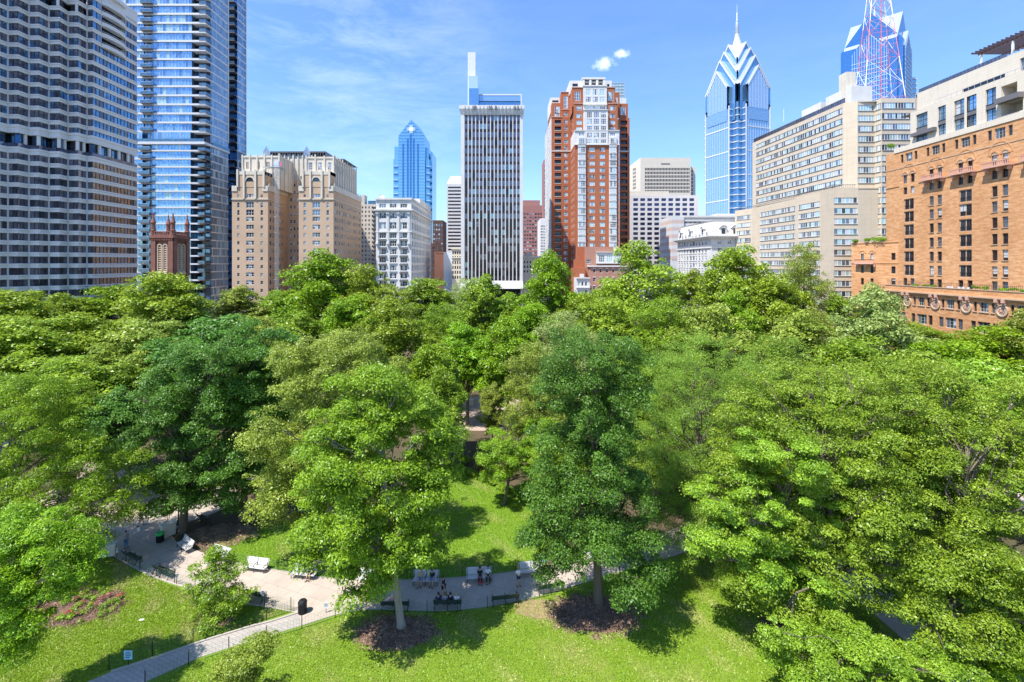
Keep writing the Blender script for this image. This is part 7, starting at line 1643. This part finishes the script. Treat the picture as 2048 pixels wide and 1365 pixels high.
# ==================================================================== street furniture
BW = plain('pale_slats', (.52, .51, .49), .6, var=.08); BD = plain('dark_green_slats', (.035, .05, .04), .5); IR = plain('cast_iron', (.02, .02, .022), .4, .3)  # pale slats on front-facing benches, dark slats on those seen from behind
def bench(px, py, rz, lb, dark=False, L_=2.4):
    g = gp(px, py); t = empty('park_bench', g, lb, 'bench', 'benches along the curved path', rz); 
    mt = BD if dark else BW
    m = MB()
    for k in range(5): m.box(-L_ / 2, L_ / 2, -.46 + k * .105, -.46 + k * .105 + .085, .43 + .01 * (k == 4), .465 + .01 * (k == 4), mt)
    m.build('seat', t, loc=(0, 0, 0)); m = MB()
    for k in range(6):
        y = .08 + k * .045; z = .50 + k * .088; m.hexa([(-L_ / 2, y, z), (L_ / 2, y, z), (L_ / 2, y + .03, z), (-L_ / 2, y + .03, z), (-L_ / 2, y + .035, z + .07), (L_ / 2, y + .035, z + .07), (L_ / 2, y + .065, z + .07), (-L_ / 2, y + .065, z + .07)], mt)
    m.build('backrest', t, loc=(0, 0, 0))
    for x in (-L_ / 2 + .08, 0, L_ / 2 - .08):
        m = MB(); m.tube([(x, -.44, 0), (x, -.40, .25), (x, -.44, .42)], .03, IR, 5); m.tube([(x, .30, 0), (x, .10, .25), (x, .06, .45), (x, .36, 1.02)], .03, IR, 5); m.tube([(x, -.44, .42), (x, .08, .42)], .025, IR, 5)
        m.tube([(x, .16, .68), (x, -.15, .72), (x, -.38, .70), (x, -.48, .62), (x, -.42, .54), (x, -.36, .60)], .025, IR, 5); m.build('bench_frame', t, loc=(0, 0, 0), smooth=True)
    return t
BEN = [(372, 1098, -.62, 'white slatted bench beside the stone pier and bin, angled at path corner'), (440, 1116, -.38, 'white bench half hidden behind the small ornamental tree'), (513, 1140, -.18, 'empty white bench in full sun on the upper path edge'),
       (609, 1154, -.12, 'white bench with a seated person at its right end'), (742, 1163, -.05, 'white bench shaded behind the tall maple trunk'), (852, 1166, -.03, 'white bench with two people in blue shorts'), (958, 1160, .08, 'white bench with a dark dressed seated person and red bag'), (1062, 1148, .12, 'pale bench between the two people standing in white tops'), (1172, 1122, .3, 'bench behind the dark linden with a seated person in white')]
for a in BEN: bench(*a)
BK = [(262, 1124, 2.68, 'green bench seen from behind, nearest the left stone pier'), (325, 1152, 2.72, 'green bench seen from behind, second from the left stone pier'), (505, 1200, 2.85, 'green bench seen from behind, right of the small ornamental tree'), (790, 1221, 3.14, 'dark bench seen from behind, left of the tall maple trunk'), (895, 1218, 3.16, 'dark bench seen from behind with four people on it'), (1011, 1208, 3.3, 'empty dark green bench seen from behind, right of lower centre'), (1100, 1185, 3.4, 'dark bench seen from behind under the drooping linden'), (405, 1046, 2.55, 'dark shaded bench on the far path right of the chestnut trunk'), (462, 1020, 2.62, 'dark shaded bench on the far path with two seated people')]
for a in BK: bench(*a, dark=True)
def bin_(px, py, lb, liner):
    g = gp(px, py); t = empty('litter_bin', g, lb, 'bin'); m = MB()
    for k in range(20):
        a = 6.283 * k / 20; m.box(.33 * math.cos(a) - .025, .33 * math.cos(a) + .025, .33 * math.sin(a) - .025, .33 * math.sin(a) + .025, 0.05, .95, IR)
    m.lathe((0, 0, .02), [(.34, 0), (.34, .06)], IR, 18); m.lathe((0, 0, .85), [(.36, 0), (.38, .06), (.36, .1)], IR, 18); m.build('cage', t, loc=(0, 0, 0)); m = MB(); m.lathe((0, 0, .06), [(.29, 0), (.30, .82)], M['frame_d'], 16); m.build('drum', t, loc=(0, 0, 0))
    m = MB()
    if liner: m.lathe((0, 0, .86), [(.39, -.08), (.41, .05), (.33, .16), (.2, .12), (.02, .1)], LIN, 14); m.build('liner', t, loc=(0, 0, 0))
    else: m.lathe((0, 0, .95), [(.38, 0), (.3, .12), (.16, .17), (.14, .14), (.02, .14)], IR, 16); m.build('lid', t, loc=(0, 0, 0))
LIN = plain('green_liner', (.03, .45, .10), .5)
bin_(320, 1084, 'black litter bin topped with a green liner, by the stone pier', True); bin_(605, 1226, 'black ribbed litter bin at the junction with the diagonal path', False); bin_(786, 1158, 'litter bin with green top behind the tall maple crown', True)
def lamp(px, py, lb, h=3.6):
    g = gp(px, py); t = empty('lamp_post', g, lb, 'lamp'); m = MB(); m.lathe((0, 0, 0), [(.2, 0), (.2, .3), (.12, .5), (.07, .7), (.06, h - .3), (.1, h)], IR, 10); m.build('post', t, loc=(0, 0, 0)); m = MB(); m.lathe((0, 0, h), [(.12, 0), (.24, .5), (.26, .55)], M['g_blind'], 8); m.build('lantern', t, loc=(0, 0, 0)); m = MB(); m.lathe((0, 0, h + .55), [(.3, 0), (.1, .25), (.02, .45)], IR, 8); m.build('cap', t, loc=(0, 0, 0))
lamp(357, 1050, 'black lamp post just left of the chestnut trunk'); lamp(1725, 1190, 'black lamp post by the side path under the red oaks')
# signs
SB = plain('sign_blue', (.30, .58, .68), .5, var=.03); SW = plain('sign_white', (.78, .82, .85), .5, var=.03); SG = plain('sign_green', (.10, .42, .12), .5); SY = plain('sign_teal', (.06, .42, .45), .5); SK = plain('sign_ink', (.05, .07, .12), .5)
def sign(px, py, kind, lb, h=1.0, w=.5, hh=.6, rz=0):
    g = gp(px, py); t = empty('lawn_sign', g, lb, 'sign', 'small signs on the lawn fences', rz); m = MB(); m.box(-.02, .02, -.02, .02, 0, h, IR); m.build('post', t, loc=(0, 0, 0)); m = MB(); m.box(-w / 2, w / 2, -.045, -.022, h - hh + .1, h + .1, {'b': SB, 'w': SW, 'g': SG, 't': SY}[kind]); m.build('board', t, loc=(0, 0, 0)); m = MB(); z = h + .1
    if kind == 'b':
        for k, (a, b) in enumerate(((-.12, .12), (-.19, .19), (-.16, .17), (-.19, .1))): m.box(a * w / .5, b * w / .5, -.049, -.046, z - hh * (.22 + .2 * k), z - hh * (.13 + .2 * k), SK)
    elif kind == 't': m.lathe((0, 0, 0), [(0, 0)], SG, 3); m = MB(); m.face([(.16 * math.cos(6.283 * k / 14), -.047, z - hh * .55 + .16 * math.sin(6.283 * k / 14)) for k in range(14)][::1], SG); m.box(-.2, .2, -.049, -.046, z - .1, z - .05, SW)
    elif kind == 'w': m.box(-.14, .14, -.049, -.046, z - hh * .3, z - hh * .2, SK); m.box(-.14, .14, -.049, -.046, z - hh * .6, z - hh * .5, SK)
    elif kind == 'g': m.box(-.12, .12, -.049, -.046, z - hh * .3, z - hh * .2, SW)
    if m.f: m.build('lettering', t, loc=(0, 0, 0))
sign(257, 1333, 'b', 'pale blue notice sign with dark lettering beside the diagonal path', 1.1, .62, .66); sign(678, 1150, 't', 'teal sign with green disc near the tall maple, behind the path', 1.15, .5, .6, .05); sign(1090, 1136, 't', 'teal and green sign right of the person in white, behind the path', 1.1, .5, .6); sign(353, 1170, 'w', 'narrow white notice at the right end of the second green bench', .95, .16, .5, .9); sign(234, 1118, 'w', 'narrow white notice by the left stone pier', .95, .16, .4, .9); sign(525, 1206, 'w', 'white notice at the right end of the green bench by the ornamental tree', 1.0, .34, .5, .2); sign(652, 1226, 'w', 'white notice in dappled shade right of the ribbed bin', .8, .3, .5, .2); sign(706, 1222, 'w', 'white notice leaning below the tall maple crown', .9, .3, .5, -.3)
# low wire fences around the lawns
FW = plain('green_fence_wire', (.02, .12, .06), .5)
def fence(lb, l, step=2.6, h=1.0, closed=False):
    P = [Vector((*p, 0)) for p in gpts(l)]; t = empty('wire_fence', P[0], lb, 'fence'); tot = 0; m = MB(); posts = [P[0]]; acc = 0
    for i in range(len(P) - 1):
        d = (P[i + 1] - P[i]); Ld = d.length; s = step - acc
        while s < Ld: posts.append(P[i] + d * s / Ld); s += step
        acc = Ld - (s - step)
        for k in range(7): m.tube([P[i] + Vector((0, 0, .08 + k * h / 7)), P[i + 1] + Vector((0, 0, .08 + k * h / 7))], .006, FW, 3, cap=False)
        n_ = int(Ld / .22)
        for q in range(n_): p = P[i] + d * (q + .5) / max(n_, 1); m.tube([p, p + Vector((0, 0, h * .93))], .004, FW, 3, cap=False)
    m.build('wire_mesh', t)
    for p in posts[:60]: m = MB(); m.box(p.x - .022, p.x + .022, p.y - .022, p.y + .022, 0, h + .12, IR); m.build('fence_post', t)
fence('green wire fence along the far side of the curved path behind the white benches', top_edge[:40][::3] ); fence('green wire fence around the left lawn along the diagonal path', [(218, 1340), (310, 1312), (400, 1281), (498, 1251), (590, 1222), (545, 1214), (480, 1203), (400, 1181), (345, 1165), (290, 1144), (240, 1117)])
fence('green wire fence along the front lawn below the path', [(290, 1372), (400, 1321), (495, 1291), (608, 1257), (680, 1233), (740, 1224), (870, 1228), (960, 1221), (1040, 1206), (1110, 1190)])
# flower bed and hedge
rg = random.Random(6)
def scatter(name, lb, cat, fn, n, size, mat, r=.3, seed=1, flat=.7, kind=None):
    rr = random.Random(seed); bl = [(*fn(rr), r * rr.uniform(.6, 1.3)) for _ in range(n)]; me = leaves(name, bl, n * 90, size, seed, flat, 0, mat); o = bpy.data.objects.new(name, me); COL.objects.link(o); tag(o, lb, cat, kind=kind)
g = gp(130, 1215)
def inbed(rr): a = rr.uniform(0, 6.28); q = math.sqrt(rr.random()); return (g.x + 4.9 * q * math.cos(a), g.y + 2.3 * q * math.sin(a), .18)
scatter('flower_bed', 'mixed low bedding plants beside the zelkova in the lower left', 'flower bed', inbed, 60, .11, LM['mid'], .28, 3, kind='stuff')
RD = leafmat('red_petals', (.42, .08, .05), (.42, .10, .08)); PK = leafmat('pink_petals', (.55, .22, .20), (.42, .16, .14))
scatter('red_flowers', 'scattered red blossoms in the left flower bed', 'flowers', lambda rr: (g.x + rr.uniform(.5, 4.2), g.y + rr.uniform(-1.2, 1.6), .3), 6, .07, RD, .16, 4, kind='stuff')
scatter('pink_flowers', 'scattered pink blossoms in the left flower bed', 'flowers', lambda rr: (g.x + rr.uniform(-4.2, 3), g.y + rr.uniform(-1.8, 1.6), .3), 18, .07, PK, .2, 5, kind='stuff')
hp = gpts([(890, 932), (925, 945), (962, 962), (1000, 980), (1040, 996)])
scatter('hedge', 'low clipped hedge at the upper edge of the mown lawn', 'hedge', lambda rr: (lambda i, t: (hp[i][0] + (hp[i + 1][0] - hp[i][0]) * t, hp[i][1] + (hp[i + 1][1] - hp[i][1]) * t + rr.uniform(-.2, .5), rr.uniform(.2, .7)))(rr.randrange(4), rr.random()), 60, .14, LM['mid'], .4, 7)
YB = leafmat('yellowing_leaves', (.30, .20, .05), (.14, .16, .03))
for i, (px, py, mt, s, lb) in enumerate(((962, 948, YB, .9, 'yellow and russet shrub above the mown lawn hedge'), (925, 930, LM['mid'], .8, 'green shrub left of the russet shrub above the lawn'), (1010, 955, LM['olive'], 1.0, 'olive shrub right of the russet shrub above the lawn'), (872, 925, LM['dark'], 1.0, 'dark shrub at the top left corner of the mown lawn'), (420, 985, LM['bright'], .9, 'bright shrub beside the far path above the chestnut trunk'), (395, 1000, LM['mid'], .7, 'green shrub edging the far path by the chestnut'), (335, 1055, LM['bright'], .5, 'small potted shrub on the stone pier by the bin'), (1060, 985, LM['mid'], 1.0, 'green shrub at the right end of the lawn hedge'))):
    q = gp(px, py); t = empty('shrub', q, lb, 'shrub', 'shrubs in the square'); rr = random.Random(i + 50); bl = [(rr.gauss(0, s * .5), rr.gauss(0, s * .4), rr.uniform(.3, 1.3) * s, s * .45) for _ in range(14)]
    if i == 6: bl = [(a, b, c + 1.3, d) for a, b, c, d in bl]
    o = bpy.data.objects.new('foliage', leaves('foliage', bl, 3600, .13, i + 60, .8, 0, mt)); COL.objects.link(o); o.parent = t; m = MB(); m.tube([(0, 0, 0), (0, 0, s * (1.0 if i != 6 else 3))], [.05, .02], BARK, 5)
    for k in range(5): m.tube([(0, 0, s * .2), bl[k][:3]], [.03, .01], BARK, 4)
    m.build('stem', t, loc=(0, 0, 0))
o_ = MB(); q = gp(283, 1241); o_.box(q.x - .18, q.x + .18, q.y - .1, q.y + .1, 0.01, .06, M['white']); tag(o_.build('paper_scrap'), 'small white scrap lying on the left lawn', 'litter')

# ==================================================================== people
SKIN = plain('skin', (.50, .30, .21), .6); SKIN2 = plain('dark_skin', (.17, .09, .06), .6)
CL = {k: plain('cloth_' + k, v, .9) for k, v in {'white': (.75, .74, .72), 'black': (.02, .02, .025), 'navy': (.03, .04, .10), 'denim': (.10, .20, .38), 'blue': (.12, .30, .60), 'grey': (.30, .30, .32), 'tan': (.45, .34, .22), 'red': (.55, .05, .05), 'pink': (.60, .30, .30)}.items()}
HAIR = {k: plain('hair_' + k, v, .7) for k, v in {'dark': (.025, .018, .014), 'brown': (.10, .055, .03), 'fair': (.35, .24, .12), 'grey': (.40, .39, .38)}.items()}
def skinned(name, V_, E_, Rr, mat, parent, root=0, lev=1):
    me = bpy.data.meshes.new(name); me.from_pydata([tuple(v) for v in V_], E_, []); me.materials.append(mat); o = bpy.data.objects.new(name, me); COL.objects.link(o); o.parent = parent
    md = o.modifiers.new('skin', 'SKIN'); md.use_smooth_shade = True; sv = me.skin_vertices[0].data if me.skin_vertices else None
    if sv is None:
        bm = bmesh.new(); bm.from_mesh(me); bm.verts.layers.skin.verify(); bm.to_mesh(me); bm.free(); sv = me.skin_vertices[0].data
    for i, r in enumerate(Rr): sv[i].radius = (r, r) if not hasattr(r, '__len__') else r; sv[i].use_root = (i == root)
    if lev: s = o.modifiers.new('sub', 'SUBSURF'); s.levels = lev; s.render_levels = lev
    return o
def person(px, py, lb, pose='stand', rz=0, top='white', bot='navy', hair='dark', sk=None, dz=0, shorts=False, hold=None, phase=1, dress=False, group='people in the square', off=(0, 0)):
    g = gp(px, py); sk = sk or SKIN; t = empty('person', g + Vector((off[0], off[1], 0)), lb, 'person', group, rz)
    sit = pose == 'sit'; hz = .52 if sit else .95; V_ = []; E_ = []; Rr = []
    def add(p, r, par=None):
        V_.append(Vector(p)); Rr.append(r); i = len(V_) - 1
        if par is not None: E_.append((par, i))
        return i
    pel = add((0, .05 if sit else 0, hz), (.15, .11)); w1 = add((0, .07 if sit else 0, hz + .16), (.135, .10), pel); ch = add((0, .06 if sit else .01, hz + .36), (.165, .11), w1); ns = add((0, .05 if sit else .01, hz + .49), .07, ch); nk = add((0, .03 if sit else 0, hz + .56), .055, ns)
    h1 = add((0, .01 if sit else -.02, hz + .64), (.075, .085), nk); h2 = add((0, .01 if sit else -.01, hz + .75), (.08, .095), h1); h3 = add((0, .02, hz + .82), .055, h2)
    jaw = add((0, -.085, hz + .63), .028, h1); nose = add((0, -.105, hz + .70), .016, h2)
    earL = add((.088, .01, hz + .71), .015, h2); earR = add((-.088, .01, hz + .71), .015, h2)
    legs = {}; arms = {}
    for s in (-1, 1):
        if sit: hp_ = add((s * .10, -.02, hz), .10, pel); kn = add((s * .13, -.46, hz - .01), .065, hp_); an = add((s * .13 + s * .02, -.50 + .12 * (s * phase > 0), .09), .042, kn); toe = add((s * .14, -.66 + .12 * (s * phase > 0), .04), .035, an)
        elif pose == 'walk': f = s * phase; hp_ = add((s * .09, 0, hz - .05), .10, pel); kn = add((s * .10, -.16 * f - .05, .50), .065, hp_); an = add((s * .10, -.28 * f + (.06 if f < 0 else 0), .10 + (.05 if f < 0 else 0)), .042, kn); toe = add((s * .10, -.28 * f - .16 + (.06 if f < 0 else 0), .04), .035, an)
        else: hp_ = add((s * .09, 0, hz - .05), .10, pel); kn = add((s * .11, -.02, .50), .065, hp_); an = add((s * .12, 0, .09), .042, kn); toe = add((s * .14, -.16, .04), .035, an)
        sh = add((s * .19, .02, hz + .44), .055, ch)
        if sit: el = add((s * .25, -.04, hz + .20), .042, sh); wr = add((s * .14, -.26, hz + .14), .03, el); dirv = Vector((-s * .3, -.9, -.2))
        elif pose == 'walk': el = add((s * .25, .10 * s * phase + .03, hz + .18), .042, sh); wr = add((s * .26, .16 * s * phase - .08, hz - .04), .03, el); dirv = Vector((0, -.3, -1))
        elif hold: el = add((s * .26, .0, hz + .18), .042, sh); wr = add((s * .13, -.27, hz + .24), .03, el); dirv = Vector((-s * .4, -.9, .1))
        else: el = add((s * .27, .02, hz + .18), .042, sh); wr = add((s * .28, -.06, hz - .06), .03, el); dirv = Vector((0, -.2, -1))
        dirv.normalize(); side = Vector((0, 1, 0)) if abs(dirv.y) < .6 else Vector((1, 0, 0)); wp = V_[wr]; pm = add(wp + dirv * .06, .034, wr)
        for q, (o2, ln) in enumerate(((-.03, .075), (-.01, .09), (.01, .085), (.03, .065))):
            f1 = add(wp + dirv * .10 + side * o2, .010, pm); f2 = add(wp + dirv * (.10 + ln * .6) + side * o2 * 1.05 + Vector((0, 0, -.01)), .009, f1); add(wp + dirv * (.10 + ln) + side * o2 * 1.05 + Vector((0, 0, -.03)), .008, f2)
        th = add(wp + dirv * .05 - side * .05, .011, pm); add(wp + dirv * .09 - side * .065, .009, th)
        legs[s] = (hp_, kn, an, toe); arms[s] = (sh, el, wr)
    skinned('body', V_, E_, Rr, sk, t)
    def sub(name, idx, edges, grow, mat, cut=None):
        vv = [V_[i].copy() for i in idx]; mp2 = {i: k for k, i in enumerate(idx)}; ee = [(mp2[a], mp2[b]) for a, b in edges]
        if cut:
            for a, (b, f) in cut.items(): vv[mp2[a]] = V_[b].lerp(V_[a], f)
        rr2 = [((r, r) if not hasattr(r, '__len__') else r) for r in (Rr[i] for i in idx)]
        skinned(name, vv, ee, [(a + grow, b + grow) for a, b in rr2], mat, t)
    eS = [(pel, w1), (w1, ch), (ch, ns)]; iS = [pel, w1, ch, ns]; cut = {}
    for s in (-1, 1): a = arms[s]; iS += [a[0], a[1]]; eS += [(ch, a[0]), (a[0], a[1])]; cut[a[1]] = (a[0], .75)
    sub('shirt', iS, eS, .018, CL[top], cut)
    iT = [pel]; eT = []; cut = {}
    for s in (-1, 1):
        l = legs[s]; iT += [l[0], l[1]]; eT += [(pel, l[0]), (l[0], l[1])]
        if shorts or dress: cut[l[1]] = (l[0], .8)
        else: iT.append(l[2]); eT.append((l[1], l[2])); cut[l[2]] = (l[1], .92)
    sub('skirt' if dress else ('shorts' if shorts else 'trousers'), iT, eT, .03 if dress else .02, CL[bot], cut)
    m = MB(); c = V_[h2]; n = 12; m.lathe((c.x, c.y + .025, c.z - .03), [(.098, -.04), (.108, .03), (.10, .09), (.07, .14), (.02, .16)], HAIR[hair], n); m.build('hair', t, loc=(0, 0, 0), smooth=True)
    for s in (-1, 1): m = MB(); l = legs[s]; a = V_[l[3]]; m.box(a.x - .05, a.x + .05, a.y - .06, a.y + .24, 0.0, .07, CL['black']); m.build('shoe', t, loc=(0, 0, 0))
    return t
person(1037, 1172, 'person in white top and dark shorts standing before the pale bench', 'stand', .3, 'white', 'navy', 'fair', shorts=True, hold=True)
person(1080, 1168, 'person in white shirt walking right of the pale bench', 'walk', 1.9, 'white', 'tan', 'dark', shorts=True)
person(887, 1192, 'woman in black dress walking along the path right of the maple trunk', 'walk', 1.3, 'black', 'black', 'dark', dress=True)
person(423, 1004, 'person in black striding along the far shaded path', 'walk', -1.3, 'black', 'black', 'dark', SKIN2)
person(252, 1096, 'person in blue jeans standing near the left stone pier', 'stand', 1.2, 'grey', 'denim', 'dark')
person(282, 1052, 'person in dark top and pink shorts walking toward the path corner', 'walk', 2.2, 'black', 'pink', 'dark', shorts=True)
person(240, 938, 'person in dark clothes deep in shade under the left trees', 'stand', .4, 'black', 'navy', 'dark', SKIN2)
SITG = 'people seated on the benches'
person(621, 1156, 'person in grey seated on the right end of a white bench', 'sit', -.12, 'grey', 'black', 'dark', shorts=True, group=SITG)
person(841, 1168, 'left of two seated people in blue shorts on a white bench', 'sit', -.03, 'tan', 'blue', 'brown', shorts=True, group=SITG)
person(864, 1168, 'right of two seated people in blue shorts, dark top', 'sit', -.03, 'black', 'blue', 'dark', shorts=True, phase=-1, group=SITG)
person(976, 1161, 'seated person in white patterned top at the right end of a bench', 'sit', .08, 'white', 'black', 'dark', group=SITG)
person(960, 1163, 'seated person in black beside the red bag', 'sit', .08, 'black', 'black', 'dark', group=SITG, phase=-1)
person(1166, 1124, 'seated person in white with bare legs behind the dark linden', 'sit', .6, 'white', 'tan', 'dark', shorts=True, group=SITG)
for px, tp, hr, lb in ((877, 'navy', 'dark', 'leftmost dark-haired person on the dark bench seen from behind'), (890, 'grey', 'brown', 'second person from the left on the dark bench seen from behind'), (901, 'black', 'dark', 'third person from the left on the dark bench seen from behind'), (913, 'white', 'fair', 'fair person in white at the right end of the dark bench')): person(px, 1216, lb, 'sit', 3.16, tp, 'navy', hr, group=SITG)
person(786, 1219, 'grey-haired person alone on the dark bench left of the maple trunk', 'sit', 3.14, 'pink', 'grey', 'grey', group=SITG)
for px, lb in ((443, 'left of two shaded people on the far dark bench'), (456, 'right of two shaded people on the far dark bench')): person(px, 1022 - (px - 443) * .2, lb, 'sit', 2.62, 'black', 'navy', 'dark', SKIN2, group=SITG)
def bag(px, py, mt, lb, s=1):
    g = gp(px, py); t = empty('bag', g, lb, 'bag'); m = MB(); m.hexa([(-.18 * s, -.1, 0), (.18 * s, -.1, 0), (.18 * s, .1, 0), (-.18 * s, .1, 0), (-.12 * s, -.06, .34 * s), (.12 * s, -.06, .34 * s), (.12 * s, .06, .34 * s), (-.12 * s, .06, .34 * s)], mt); m.build('pouch', t, loc=(0, 0, 0)); m = MB(); m.tube([(-.09, 0, .33 * s), (-.06, 0, .5 * s), (.06, 0, .5 * s), (.09, 0, .33 * s)], .014, mt, 5); m.build('handle', t, loc=(0, 0, 0))
bag(961, 1168, CL['red'], 'red bag on the ground before the black-clad seated person', 1.2); bag(278, 1062, CL['white'], 'white bag beside the person in pink shorts', .9)
